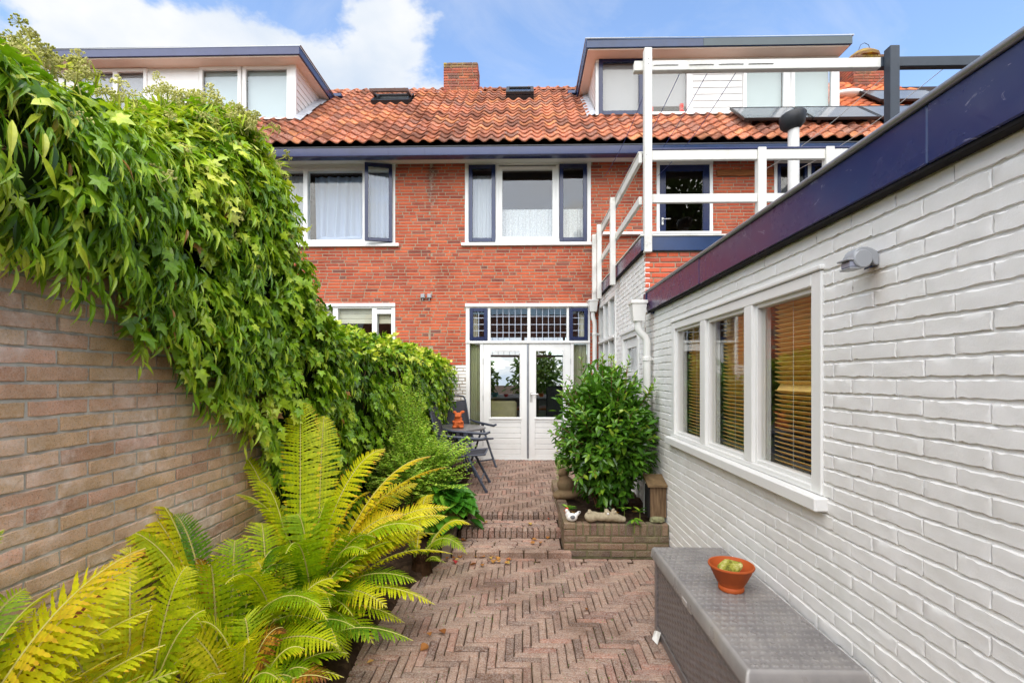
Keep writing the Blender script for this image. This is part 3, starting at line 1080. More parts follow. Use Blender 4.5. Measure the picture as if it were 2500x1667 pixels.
def chimney(house, x0, x1, y0, y1, z0, z1, seed, taper=0.0):
    core = MB()
    core.cbox((x0 + 0.012, y0 + 0.012, z0 - 0.5), (x1 - 0.012, y1 - 0.012, z1 - 0.01), 0.004)
    ch = core.build('chimney', M['mortar'], house)
    rng = np.random.RandomState(seed)
    c = 0.057
    rows = int((z1 - z0) / c)
    places, top = [], []
    for r in range(-4, rows):
        z = z1 - (rows - r - 0.5) * c
        P = Plane('Y', y0, -1)
        tgt = top if r >= rows - 2 else places
        tgt += courses(P, x0, x1, z - c / 2, z + 0.002, c, 0.205, 0.011, seed=seed * 50 + r + 9)
    lay(ch, M['chimney'], places, 0.205, 0.046, 0.05, R_FACE_Y, nx=2, nz=1, nparts=60, rough=0.003, wob=0.002, seed=seed)
    lay(ch, M['lichen'], top, 0.205, 0.046, 0.05, R_FACE_Y, nx=2, nz=1, nparts=60, rough=0.004, wob=0.003, seed=seed + 1)
    for (xs, R, out) in ((x1, [[0, -1, 0], [1, 0, 0], [0, 0, 1]], 1), (x0, R_FACE_NX, -1)):
        pl = Plane('X', xs, out)
        side = []
        for r in range(-4, rows):
            z = z1 - (rows - r - 0.5) * c
            side += courses(pl, y0 + 0.01, y1, z - c / 2, z + 0.002, c, 0.205, 0.011, seed=seed * 70 + r + 9)
        lay(ch, M['chimney'], side, 0.205, 0.046, 0.05, R, nx=2, nz=1, nparts=40, rough=0.003, wob=0.002, seed=seed + 2)
    # zinc skirt at the foot
    fl = MB()
    fl.cbox((x0 - 0.06, y0 - 0.035, z0 - 0.02), (x1 + 0.06, y0 - 0.015, z0 + 0.07), 0.004)
    n = 7
    for k in range(n):
        a = x0 - 0.08 + (x1 - x0 + 0.16) * k / n
        fl.cbox((a, y0 - 0.09, z0 - 0.045 - 0.02 * (k % 2)), (a + (x1 - x0 + 0.16) / n - 0.004, y0 - 0.03, z0 + 0.01), 0.006)
    fl.build('flashing', M['lead'], ch)
    return ch


def boards(pl_fn, parent, z0, z1, h, name, mat, fn):
    z = z0
    while z < z1 - 0.01:
        fn(z, min(z + h, z1))
        z += h


def dormer(house, x0, x1, ftop, fbot, wall_l, wall_r, side, fascia_m, seed):
    """box dormer: the front wall stands at y = 8.55, its flat roof runs back to the ridge"""
    yb = 9.86
    d = MB()
    d.cbox((x0, 8.25, fbot), (x1, yb, ftop), 0.006)
    D = d.build('dormer', M[fascia_m], house)
    trim = MB()
    trim.tube([(x0 - .012, yb, ftop + .004), (x0 - .012, 8.238, ftop + .004), (x1 + .012, 8.238, ftop + .004), (x1 + .012, yb, ftop + .004)], 0.014, 6)
    trim.build('roof_trim', M['zinc'], D)
    top = MB()
    top.cbox((x0 + .02, 8.27, ftop), (x1 - .02, yb, ftop + .012), 0.002)
    top.build('roof_felt', M['roofgrey'], D)
    so = MB()
    so.cbox((x0 + .03, 8.28, fbot - .02), (x1 - .03, yb - .05, fbot + .004), 0.003)
    so.build('soffit', M['cream'], D)
    # cheek wall in boards
    xs = wall_l if side < 0 else wall_r
    h = 0.115
    z = 6.10
    k = 0
    while z < fbot - 0.02:
        yend = min(9.8, EY + (z + h * 0.5 - EZ) / RT + 0.03)
        if yend > 8.60:
            m = MB()
            t = 0.014
            m.add([(xs + side * .002, 8.56, z + h - .006), (xs + side * .002, yend + .1, z + h - .006), (xs + side * t, yend, z), (xs + side * t, 8.56, z)], [(0, 1, 2, 3)])
            m.add([(xs + side * t, 8.56, z), (xs + side * t, yend, z), (xs, yend, z - .002), (xs, 8.56, z - .002)], [(0, 1, 2, 3)])
            m.build('cladding_board', M['board'], D)
        z += h
        k += 1
    body = MB()
    body.prism([(8.60, 6.0), (9.84, 7.0), (9.84, fbot - .03), (8.60, fbot - .03)], 0, xs - side * .03, xs)
    body.build('cheek', M['white'], D)
    # lead flashing along the foot of the cheek
    fl = MB()
    rng = np.random.RandomState(seed)
    for i in range(9):
        s0, s1 = 1.24 + i * 0.2, 1.24 + (i + 1) * 0.2 + 0.01
        w = 0.12 + rng.uniform(-.02, .03)
        a, b = sloped(s0, 0.07 + rng.uniform(-.006, .006)), sloped(s1, 0.075)
        a2, b2 = sloped(s0, 0.05), sloped(s1, 0.055)
        xa, xb = xs + side * 0.016, xs + side * (0.016 + w)
        if b[0] > 9.85: break
        fl.add([(xa, a[0], a[1] + .03), (xb, a2[0], a2[1]), (xb, b2[0], b2[1]), (xa, b[0], b[1] + .03)], [(0, 1, 2, 3)])
    fl.build('flashing', M['lead'], D)
    # apron strip below the front
    ap = MB()
    y, z = sloped(1.30, 0.06)
    ap.add([(wall_l - .03, 8.54, 6.09), (wall_r + .03, 8.54, 6.09), (wall_r + .03, y, z), (wall_l - .03, y, z)], [(0, 1, 2, 3)])
    ap.build('apron', M['lead'], D)
    return D


def dormer_window(D, a0, a1, z0, z1, blind, frame_m='white', w=0.055, split=None, room_m='blind'):
    mb = MB()
    DORM.ring(mb, a0, a1, z0, z1, w, -0.02, 0.035)
    o = mb.build('window', M[frame_m], D)
    # window > pane, sash are not nested further: the dormer is a part, so the panes hang from the dormer too
    DORM.pane(a0 + w - .004, a1 - w + .004, z0 + w - .004, z1 - w + .004, 0.0, D, 'glass_hi')
    return o


def leaded(pl, a0, a1, z0, z1, n, nx, nz, parent):
    mb = MB()
    for i in range(1, nx):
        a = a0 + (a1 - a0) * i / nx
        pl.box(mb, a - .0045, a + .0045, n, n + .006, z0, z1, 0.001)
    for j in range(1, nz):
        z = z0 + (z1 - z0) * j / nz
        pl.box(mb, a0, a1, n + .0005, n + .0065, z - .0045, z + .0045, 0.001)
    mb.build('came', M['lead_came'], parent)


def room(house, x0, x1, y0, y1, z0, z1, m='room', name='room', back=True):
    mb = MB()
    v = [(x, y, z) for x in (x0, x1) for y in (y0, y1) for z in (z0, z1)]
    f = [(0, 1, 3, 2), (4, 6, 7, 5), (0, 2, 6, 4), (1, 5, 7, 3)]
    if back: f.append((2, 3, 7, 6))
    mb.add(v, f)
    return mb.build(name, M[m], house)


def facade_bricks(house, a0, a1, holes, seed, nparts=300):
    pl = courses(FAC, a0, a1, 0.15, 5.12, 0.0528, 0.207, 0.0125, holes, 'wild', seed, 0.30)
    paint = [p for p in pl if -1.6 < p[0] < -0.93 and p[2] < 1.752]
    rest = [p for p in pl if not (-1.6 < p[0] < -0.93 and p[2] < 1.752)]
    vis = lambda p: (p[2] > 2.0 if p[0] < -1.9 else p[2] > 1.6) and p[0] < 3.9 and p[2] < 5.05
    lay(house, M['facade'], rest, 0.2075, 0.0404, 0.05, R_FACE_Y, nvar=6, bev=0.003, nx=3, nz=1, rough=0.0012, wob=0.0012, nparts=nparts, seed=seed, visible=vis)
    if paint:
        lay(house, M['whitebrick'], paint, 0.207, 0.0425, 0.05, R_FACE_Y, nvar=4, bev=0.006, nx=3, nz=1, rough=0.0012, wob=0.001, nparts=60, seed=seed, name='painted_brick', rest='painted_brickwork')
    sh = sheet_with_holes(FAC, a0, a1, -0.02, 5.14, holes, 0.16, n=-0.0055)
    sh.build('wall', M['mortar'], house)


# ---------------------------------------------------------------- left house
HL = thing('row_house', 'red brick row house behind the ivy, violet gutter and wide dormer with pale blinds', 'house', (-5.0, FY, 0))
HM = thing('row_house', 'red brick row house with white French doors, blue sashes and a balcony door', 'house', (1.5, FY, 0))
HR = thing('row_house', 'neighbouring house farthest right, showing bright tiles, solar panels and a lichened chimney', 'house', (7.5, FY, 0))

facade_bricks(HL, -9.0, SPLIT, [(h[0], h[1], h[2], h[3]) for h in WINS_LEFT], 21)
facade_bricks(HM, SPLIT, 5.6, WINS_MID, 22)

tile_roof(HL, SPLIT - 36 * PITCH, SPLIT, M['tile'], 300, 31, skip=lambda x, s: -2.95 < x < -2.20 and 2.45 < s < 3.02)
tile_roof(HM, SPLIT, SPLIT + 35 * PITCH, M['tile'], 300, 32, skip=lambda x, s: (-0.34 < x < 0.24 and 2.72 < s < 3.3))
tile_roof(HR, SPLIT + 35 * PITCH, SPLIT + 49 * PITCH, M['tile2'], 200, 33, skip=lambda x, s: x > 8.75 - s * 0.33)
ridge(HL, -5.9, SPLIT, M['tile'], 3, gap=(-1.66, -0.94))
ridge(HM, SPLIT + .03, 5.74, M['tile'], 4, gap=(-1.66, -0.94))
ridge(HR, 5.75, 7.6, M['tile2'], 5)
chimney(HM, -1.663, -0.943, 10.14, 10.60, 7.42, 8.155, 5)
chR = chimney(HR, 6.84, 7.50, 10.14, 10.60, 7.40, 8.20, 8)
cap = MB()
cap.lathe([(0.30, 8.20), (0.31, 8.25), (0.24, 8.32), (0.16, 8.38), (0.05, 8.42)], 12, (7.17, 10.37, 0))
cap.build('chimney_cap', M['lichen'], chR, smooth=35)
wire = MB()
wire.tube([(7.05, 10.3, 8.40), (7.09, 10.3, 8.50), (7.17, 10.3, 8.54), (7.25, 10.3, 8.50), (7.29, 10.3, 8.40)], 0.006, 5)
wire.build('wire_guard', M['darkplastic'], chR)
skylight(HL, -2.95, -2.20, 2.50, 3.05, 0.50)
skylight(HM, -0.33, 0.22, 2.78, 3.28, 0.0)
# roof slit window of the far house
sk = MB()
sk.ball((6.25, 9.45, roof_z(9.45) + .05), (0.34, 0.22, 0.09), 14, 8)
sk.build('roof_dome', M['porcelain'], HR, smooth=True)

# gutters: painted boxes with a zinc lip, and the white soffit behind
def gutter(house, x0, x1, mat, joints=()):
    cuts = [x0, *joints, x1]
    for i in range(len(cuts) - 1):
        g_ = MB()
        a, b = cuts[i] + (0.002 if i else 0), cuts[i + 1]
        prof = [(7.48, 4.985), (7.475, 5.02), (7.47, 5.10), (7.50, 5.112), (7.62, 5.112), (7.62, 4.975), (7.50, 4.972)]
        g_.prism(prof, 0, a, b)
        g_.build('gutter', M[mat[i]], house, smooth=40)
    l = MB()
    l.tube([(x0, 7.478, 5.118), (x1, 7.478, 5.118)], 0.010, 6)
    l.build('gutter_lip', M['zinc'], house)
    s = MB()
    s.cbox((x0, 7.60, 5.055), (x1, 7.95, 5.085), 0.002)
    s.build('soffit', M['white'], house)


gutter(HL, -9.0, SPLIT, ['gutterblue', 'gutterblue'], (-2.09,))
gutter(HM, SPLIT + 0.002, 5.74, ['gutterblue', 'navy'], (1.86,))
gutter(HR, 5.745, 9.0, ['navy'])

# dormers
DL = dormer(HL, -8.6, -3.846, 7.245, 7.10, -8.5, -4.048, 1, 'gutterblue', 3)
DR = dormer(HM, 1.085, 5.544, 7.28, 7.135, 1.285, 5.498, -1, 'navy', 4)


def dormer_front(D, l, r, z0, z1, holes, n=0.0):
    sheet_with_holes(DORM, l, r, z0, z1, holes, 0.05, n=n).build('front_wall', M['white'], D)


LW = [(-8.05, -6.74, 6.127, 7.07), (-5.785, -5.03, 6.12, 7.085), (-5.0, -4.143, 6.10, 7.085)]
dormer_front(DL, -8.5, -4.048, 6.05, 7.09, [(a + .02, b - .02, c + .02, d - .02) for a, b, c, d in LW])
for (a, b, c, d) in LW:
    dormer_window(DL, a, b, c, d, None, w=0.06)
md = MB()
DORM.box(md, -7.36, -7.27, -0.03, 0.036, 6.15, 7.05)
md.build('mullion', M['white'], DL)
md = MB()
DORM.box(md, -6.74, -5.80, 0.004, 0.016, 6.10, 7.00)
md.build('panel', M['white'], DL)

cn = MB()
DORM.box(cn, -4.143, -4.03, 0.002, 0.05, 6.05, 7.09)
DORM.box(cn, -8.5, -4.03, 0.038, 0.06, 6.045, 6.10)
DORM.box(cn, -8.5, -4.03, 0.003, 0.03, 7.085, 7.105)
cn.build('corner_board', M['white'], DL)

RW = [(1.339, 2.11, 6.139, 7.13), (2.115, 2.93, 6.12, 7.08), (3.85, 4.60, 6.14, 7.06), (4.68, 5.42, 6.14, 7.06)]
dormer_front(DR, 1.285, 5.498, 6.05, 7.135, [(a + .02, b - .02, c + .02, d - .02) for a, b, c, d in RW])
for i, (a, b, c, d) in enumerate(RW):
    dormer_window(DR, a, b, c, d, None, 'blue' if i == 0 else 'white', w=0.07 if i == 0 else 0.06)
z = 6.14
while z < 7.0:
    m = MB()
    DORM.box(m, 2.985, 3.84, 0.004, 0.014, z, z + 0.108, 0.004)
    m.build('cladding_board', M['board'], DR)
    z += 0.116
tr = MB()
DORM.box(tr, 1.285, 5.498, 0.003, 0.02, 7.07, 7.125)
DORM.box(tr, 1.285, 5.498, 0.036, 0.055, 6.075, 6.118)
DORM.box(tr, 5.42, 5.498, 0.002, 0.04, 6.12, 7.06)
tr.build('trim_board', M['white'], DR)


def blind_sheet(pl, a0, a1, z0, z1, n, m, label, name='roller_blind', cat='blind', group=None):
    mb = MB()
    pl.box(mb, a0, a1, n - .004, n, z0, z1, 0.001)
    pl.box(mb, a0, a1, n - .012, n + .006, z0 - .012, z0 + .012, 0.004)
    tag(mb.build(name, M[m]), label, cat, group)


blind_sheet(DORM, -8.0, -6.79, 6.10, 7.05, -0.06, 'blind_grey', 'grey blind in the far left dormer window, half hidden by ivy flowers')
blind_sheet(DORM, -5.73, -5.08, 6.14, 7.06, -0.06, 'blind', 'closed pale blind in the narrow left pane of the ivy side dormer')
blind_sheet(DORM, -4.95, -4.19, 6.12, 7.06, -0.06, 'blind', 'closed pale blind in the wide right pane of the ivy side dormer')
blind_sheet(DORM, 1.39, 2.06, 6.16, 7.10, -0.06, 'blind_grey', 'grey blind behind the blue framed dormer window')
blind_sheet(DORM, 2.16, 2.89, 6.33, 7.05, -0.06, 'blind_grey', 'grey blind behind the tall white clothes line post')
blind_sheet(DORM, 3.9, 4.55, 6.22, 7.04, -0.06, 'blind', 'pale blind in the dormer window right of the white boards')
blind_sheet(DORM, 4.73, 5.37, 6.22, 7.04, -0.06, 'blind', 'pale blind in the dormer window at the right end')
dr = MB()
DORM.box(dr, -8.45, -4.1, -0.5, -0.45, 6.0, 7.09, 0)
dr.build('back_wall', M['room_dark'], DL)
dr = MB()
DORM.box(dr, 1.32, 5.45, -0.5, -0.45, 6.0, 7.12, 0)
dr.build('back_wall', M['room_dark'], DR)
for (x, s, lab) in ((2.28, .06, 'small pink ornament standing left on the dormer window sill'), (2.80, .085, 'larger pink ornament standing right on the dormer window sill')):
    mb = MB()
    mb.lathe([(s * .55, 0), (s * .6, s * .3), (s * .35, s * .8), (s * .5, s * 1.3), (s * .42, s * 1.9), (s * .1, s * 2.1)], 12, (x, 8.585, 6.18))
    tag(mb.build('ornament', M['redpaint'], smooth=40), lab, 'ornament')
# end boxes where the dormer gutters meet the ridge
for (D, x) in ((DL, -3.80), (DR, 1.05)):
    mb = MB()
    mb.cbox((x - .14, 9.78, 7.26), (x + .10, 9.92, 7.33), 0.01)
    mb.build('gutter_end', M['navy'], D)
# coloured half of the right fascia: dark greenish paint beyond the middle
mb = MB()
mb.cbox((3.06, 8.246, 7.139), (5.542, 8.2495, 7.276), 0.001)
mb.build('fascia_board', simple('grey green paint', lin(52, 70, 78), 0.3, 0.5, 0.08), DR)

# ---------------------------------------------------------------- windows of the left house
w = MB()
FAC.ring(w, -4.13, -2.106, 3.742, 5.075, 0.07, -0.10, 0.012)
for a in (-3.605, -2.615):
    FAC.box(w, a - .036, a + .036, -0.10, 0.010, 3.812, 5.005)
FAC.box(w, -4.13, -2.106, -0.10, 0.006, 4.955, 5.004)
FAC.box(w, -4.20, -2.04, -0.05, 0.05, 3.690, 3.741)
wl = w.build('window', M['white'], HL)
FAC.pane(-4.06, -3.64, 3.80, 4.97, -0.045, wl)
FAC.pane(-3.57, -2.65, 3.80, 4.97, -0.045, wl)
# casement standing ajar, hinged on the right
cs = MB()
P0 = Plane('Y', 0.0, -1)
P0.ring(cs, -0.435, 0.0, 3.757, 5.03, 0.055, 0.0, 0.045)
c_ = cs.build('casement', M['blue'], wl, loc=None)
for o_, mm in ((c_, None),):
    pass
gp = MB()
P0.box(gp, -0.385, -0.05, 0.018, 0.024, 3.805, 4.98, 0)
g_ = gp.build('pane', M['glass'], wl)
for o_ in (c_, g_):
    me = o_.data
    A = math.radians(13)
    offw = wloc(wl)
    for v_ in me.vertices:
        p = Vector(v_.co) + offw
        x, y = p.x, p.y
        v_.co = Vector((-2.152 + x * math.cos(A) - y * math.sin(A), FY - 0.012 + x * math.sin(A) + y * math.cos(A), p.z)) - offw
    me.update()
w = MB()
FAC.ring(w, -4.2, -2.106, 1.30, 2.737, 0.065, -0.10, 0.014)
for a in (-3.10, -2.45):
    FAC.box(w, a - .04, a + .04, -0.10, 0.012, 1.365, 2.672)
FAC.box(w, -4.25, -2.10, 0.0145, 0.04, 2.70, 2.755)
FAC.box(w, -2.41, -2.171, -0.04, 0.013, 2.58, 2.655)
wl2 = w.build('window', M['white'], HL)
FAC.pane(-4.1, -3.14, 1.36, 2.68, -0.045, wl2)
FAC.pane(-3.06, -2.49, 1.36, 2.68, -0.045, wl2)
FAC.pane(-2.41, -2.17, 1.36, 2.68, -0.045, wl2)
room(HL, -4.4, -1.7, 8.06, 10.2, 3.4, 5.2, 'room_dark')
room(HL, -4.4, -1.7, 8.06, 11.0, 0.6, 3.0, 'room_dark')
wavy_cloth('curtain', -4.05, -3.62, 3.79, 4.94, FAC, -0.16, 'curtain', 'net curtain in the narrow left pane above the ivy', 'curtain', 6, 0.012, seed=1)
wavy_cloth('curtain', -3.52, -2.60, 3.79, 4.93, FAC, -0.20, 'bluecurtain', 'pale blue net curtain gathered behind the wide upper pane', 'curtain', 7, 0.035, seed=2, flare=0.05)
wavy_cloth('curtain', -2.62, -2.14, 3.82, 4.98, FAC, -0.14, 'bluecurtain', 'pale blue curtain behind the casement that stands ajar', 'curtain', 5, 0.02, seed=3)
bd = MB()
rng = np.random.RandomState(4)
for k in range(9):
    bd.ball((-3.35 + k * 0.085, 8.13 + rng.uniform(-.01, .02), 3.83 + rng.uniform(0, .05)), (0.14, 0.05, 0.035 + rng.uniform(0, .03)), 10, 7)
tag(bd.build('duvet', M['bluecurtain'], smooth=True), 'crumpled pale blue duvet lying inside along the wide upper window', 'duvet')
for i, (a, b, lab) in enumerate(((-3.06, -2.49, 'cream folded blind behind the middle lower pane beside the hedge'), (-2.40, -2.18, 'cream folded blind behind the narrow lower pane beside the brick'), (-4.05, -3.14, 'cream folded blind behind the lower pane half hidden by ivy'))):
    mb = MB()
    for k in range(3):
        FAC.box(mb, a, b, -0.09 - .006 * k, -0.08, 2.43 + .085 * k, 2.43 + .085 * (k + 1) - .004, 0.004)
    tag(mb.build('folded_blind', M['roman']), lab, 'blind')

# ---------------------------------------------------------------- windows of the middle house
w = MB()
FAC.ring(w, -0.951, 1.117, 3.742, 5.083, 0.062, -0.10, 0.012)
for a in (-0.42, 0.572):
    FAC.box(w, a - .028, a + .028, -0.10, 0.010, 3.804, 5.02)
FAC.ring(w, -0.391, 0.543, 3.79, 5.0, 0.055, -0.06, 0.004)
FAC.box(w, -1.008, 1.138, -0.05, 0.05, 3.692, 3.741)
wm = w.build('window', M['white'], HM)
for (a, b) in ((-0.886, -0.448), (0.602, 1.050)):
    s = MB()
    FAC.ring(s, a, b, 3.757, 5.02, 0.062, -0.02, 0.035)
    s.build('casement', M['blue'], wm)
    FAC.pane(a + .05, b - .05, 3.81, 4.97, 0.004, wm)
FAC.pane(-0.345, 0.495, 3.84, 4.95, -0.03, wm)
wavy_cloth('lace_curtain', -0.86, -0.46, 3.79, 4.90, FAC, -0.13, 'curtain', 'white net curtain filling the left blue casement', 'curtain', 7, 0.012, seed=5)
wavy_cloth('lace_curtain', -0.36, 0.51, 3.79, 4.33, FAC, -0.12, 'lace', 'half height lace curtain across the middle upper window', 'curtain', 14, 0.012, seed=6)
wavy_cloth('lace_curtain', 0.62, 1.04, 3.79, 4.33, FAC, -0.12, 'lace', 'half height lace curtain in the right blue casement', 'curtain', 8, 0.012, seed=7)
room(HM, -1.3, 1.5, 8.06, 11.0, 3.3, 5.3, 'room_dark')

# balcony door and the small window beside it
w = MB()
FAC.ring(w, 2.188, 3.098, 3.70, 5.052, 0.05, -0.10, 0.012)
FAC.box(w, 1.30, 3.20, 0.013, 0.10, 3.845, 3.888)
wd = w.build('door_frame', M['white'], HM)
s = MB()
FAC.ring(s, 2.236, 3.05, 3.75, 5.005, 0.105, -0.05, -0.005)
s.build('balcony_door', M['blue'], wd)
FAC.pane(2.33, 2.955, 3.84, 4.91, -0.03, wd)
hd = MB()
FAC.box(hd, 2.27, 2.30, -0.004, 0.012, 4.02, 4.14, .003)
hd.tube([FAC.p(2.285, 0.01, 4.10), FAC.p(2.285, 0.05, 4.10), FAC.p(2.40, 0.05, 4.105)], 0.009, 6)
hd.build('door_handle', M['steel'], wd)
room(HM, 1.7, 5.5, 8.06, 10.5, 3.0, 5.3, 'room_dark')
w = MB()
FAC.ring(w, 4.087, 5.30, 3.95, 5.048, 0.05, -0.10, 0.012)
FAC.box(w, 4.62, 4.68, -0.10, 0.010, 4.0, 5.0)
wk = w.build('window', M['white'], HM)
s = MB()
FAC.ring(s, 4.14, 4.62, 4.0, 5.0, 0.05, -0.03, 0.02)
FAC.ring(s, 4.68, 5.25, 4.0, 5.0, 0.05, -0.03, 0.02)
s.build('casement', M['blue'], wk)
FAC.pane(4.18, 4.58, 4.04, 4.96, -0.01, wk)
FAC.pane(4.72, 5.21, 4.04, 4.96, -0.01, wk)
mb = MB()
mb.cbox((3.154, 7.915, 4.80), (4.07, 7.948, 4.905), 0.006)
tag(mb.build('wall_plank', M['grain_x']), 'bare brown wooden plank fixed on the brick beside the balcony door', 'plank')
for i, (a, lab) in enumerate(((-1.645, 'left one of two small grey boxes on the brick wall'), (-1.535, 'right one of two small grey boxes on the brick wall'))):
    mb = MB()
    FAC.box(mb, a - .035, a + .035, 0.0, 0.045, 2.835, 2.905, .006)
    FAC.box(mb, a - .028, a + .028, 0.045, 0.052, 2.842, 2.898, .004)
    mb.tube([FAC.p(a, .02, 2.836), FAC.p(a - .005, .02, 2.80)], 0.01, 6)
    tag(mb.build('junction_box', M['sensorgrey']), lab, 'junction box', 'grey boxes on the brick wall')

# French doors with leaded lights above
w = MB()
FAC.box(w, -0.936, -0.872, -0.10, 0.012, 0.17, 2.728)
FAC.box(w, 1.066, 1.103, -0.10, 0.012, 0.17, 2.728)
FAC.box(w, -0.872, 1.066, -0.10, 0.011, 2.672, 2.728)
FAC.box(w, -0.945, 1.106, 0.0125, 0.045, 2.690, 2.745)
FAC.box(w, -0.872, 1.066, -0.10, 0.011, 2.084, 2.136)
FAC.box(w, -0.936, 1.103, 0.0125, 0.034, 2.094, 2.128)
for (a, b) in ((-0.577, -0.530), (0.078, 0.128), (0.722, 0.761)):
    FAC.box(w, a, b, -0.10, 0.010, 2.136, 2.672)
for (a, b) in ((-0.702, -0.652), (0.786, 0.836)):
    FAC.box(w, a, b, -0.10, 0.010, 0.17, 2.084)
for (a, b) in ((-0.872, -0.702), (0.836, 1.066)):
    FAC.box(w, a, b, -0.09, 0.004, 0.17, 0.66)
    FAC.box(w, a, b, -0.07, 0.006, 0.66, 0.70)
FAC.box(w, -0.652, 0.786, -0.10, 0.02, 0.165, 0.20)
fd = w.build('door_frame', M['white'], HM)
for (a, b) in ((-0.871, -0.577), (0.765, 1.066)):
    s = MB()
    FAC.ring(s, a, b, 2.139, 2.670, 0.058, -0.03, 0.028)
    s.build('casement', M['blue'], fd)
    FAC.pane(a + .05, b - .05, 2.19, 2.62, -0.006, fd)
    leaded(FAC, a + .058, b - .058, 2.197, 2.612, -0.002, 2, 4, fd)
for (a, b) in ((-0.524, 0.075), (0.131, 0.720)):
    FAC.pane(a, b, 2.138, 2.670, -0.035, fd)
    leaded(FAC, a, b, 2.138, 2.670, -0.031, 6, 4, fd)
FAC.pane(-0.872, -0.702, 0.70, 2.084, -0.04, fd)
FAC.pane(0.836, 1.066, 0.70, 2.084, -0.04, fd)
for k, (a, b) in enumerate(((-0.649, 0.075), (0.098, 0.784))):
    s = MB()
    w1 = 0.105
    FAC.box(s, a, a + w1, -0.045, 0.004, 0.203, 2.080)
    FAC.box(s, b - w1, b, -0.045, 0.004, 0.203, 2.080)
    FAC.box(s, a + w1, b - w1, -0.045, 0.0034, 1.982, 2.080)
    FAC.box(s, a + w1, b - w1, -0.045, 0.0034, 0.795, 0.862)
    FAC.box(s, a + w1, b - w1, -0.045, 0.0034, 0.203, 0.262)
    FAC.ring(s, a + w1, b - w1, 0.862, 1.982, 0.018, -0.02, 0.010)
    FAC.box(s, a + w1 - .01, b - w1 + .01, 0.0045, 0.022, 0.845, 0.868)
    d = s.build('french_door', M['white'], HM)
    FAC.pane(a + w1 + .01, b - w1 - .01, 0.872, 1.972, -0.015, d)
    z = 0.262
    for i in range(6):
        m = MB()
        FAC.box(m, a + w1, b - w1, -0.03, -0.004, z + .002, z + .0868, 0.005)
        m.build('plank', M['white'], d)
        z += 0.0888
    for zz in (0.40, 1.15, 1.75):
        m = MB()
        e = a - .002 if k == 0 else b + .002
        m.tube([FAC.p(e, 0.010, zz), FAC.p(e, 0.010, zz + .09)], 0.007, 6)
        m.build('hinge', M['steel'], d)
    if k == 1:
        m = MB()
        FAC.box(m, a + .022, a + .062, 0.004, 0.014, 1.13, 1.285, .004)
        m.tube([FAC.p(a + .042, 0.014, 1.255), FAC.p(a + .042, 0.06, 1.255), FAC.p(a + .155, 0.06, 1.257)], 0.010, 8)
        m.build('door_handle', M['steel'], d)
m = MB()
FAC.box(m, 0.070, 0.102, 0.005, 0.022, 0.203, 2.080, 0.006)
m.build('cover_strip', M['zinc'], HM)

# living room behind the French doors, open through its street window
lr = MB()
x0, x1, y0, y1, z0, z1 = -1.45, 2.2, 8.06, 13.2, 0.15, 2.85
lr.add([(x0, y0, z0), (x0, y1, z0), (x0, y1, z1), (x0, y0, z1), (x1, y0, z0), (x1, y1, z0), (x1, y1, z1), (x1, y0, z1)], [(0, 1, 2, 3), (4, 7, 6, 5), (0, 4, 5, 1), (3, 2, 6, 7)])
lr.build('living_room', M['room'], HM)
BACKP = Plane('Y', 13.2, -1)
sheet_with_holes(BACKP, x0, x1, z0, z1, [(-1.35, 2.05, 1.0, 2.68)], 0.1).build('street_wall', M['room'], HM)
w = MB()
BACKP.ring(w, -1.35, 2.05, 1.0, 2.68, 0.06, -0.08, 0.02)
BACKP.box(w, -0.05, 0.05, -0.06, 0.018, 1.06, 2.62)
BACKP.box(w, 1.09, 1.16, -0.06, 0.018, 1.06, 2.62)
BACKP.box(w, -1.29, 1.99, -0.06, 0.016, 2.08, 2.14)
BACKP.box(w, -1.40, 2.10, 0.0, 0.22, 0.955, 0.999)
wb = w.build('window', M['white'], HM)
leaded(BACKP, -1.29, -0.05, 2.14, 2.62, -0.02, 8, 3, wb)
leaded(BACKP, 0.05, 1.09, 2.14, 2.62, -0.02, 8, 3, wb)


def loose_leaves(name, c, rad, n, lf, m, seed, zmin=-1e9, cone=0.0, kind=None, parent=None, size=(0.8, 1.2)):
    """leaves scattered through an uneven crown"""
    rng = np.random.RandomState(seed)
    d = rng.normal(size=(n, 3))
    d /= np.linalg.norm(d, axis=1)[:, None]
    lump = np.array([0.75 + 0.35 * mnoise.noise(Vector(x * 2.3) + Vector((seed, 0, 0))) for x in d])
    r = rng.rand(n) ** (1 / 2.4) * lump
    P = np.array(c) + d * r[:, None] * np.array(rad)
    keep = P[:, 2] > zmin
    P, d = P[keep], d[keep]
    tip = d + rng.normal(size=d.shape) * 0.7
    nor = d * 0.4 + rng.normal(size=d.shape) * 0.5 + np.array([0, 0, 0.9])
    return scatter(name, lf, P, tip, nor, rng.uniform(*size, len(P)), rng.rand(len(P)), m, parent, kind)


def frames(tip, nor):
    y = tip / np.linalg.norm(tip, axis=1)[:, None]
    z = nor - y * (nor * y).sum(1)[:, None]
    z /= np.linalg.norm(z, axis=1)[:, None] + 1e-9
    x = np.cross(y, z)
    return np.stack([x, y, z], axis=2)


def scatter(name, lf, P, tip, nor, size, rnd, m, parent=None, kind='stuff'):
    v, f = lf
    Rm = frames(tip, nor)
    V = np.einsum('nij,kj->nki', Rm * size[:, None, None], v) + P[:, None, :]
    if parent is not None: V = V - np.array(wloc(parent))
    n, k = len(P), len(v)
    F = (f[None, :, :] + (np.arange(n) * k)[:, None, None]).reshape(-1, f.shape[1])
    me = fast_mesh(name, V.reshape(-1, 3), F, m, np.repeat(rnd, len(f)), smooth=False)
    return link(name, me, parent, kind)


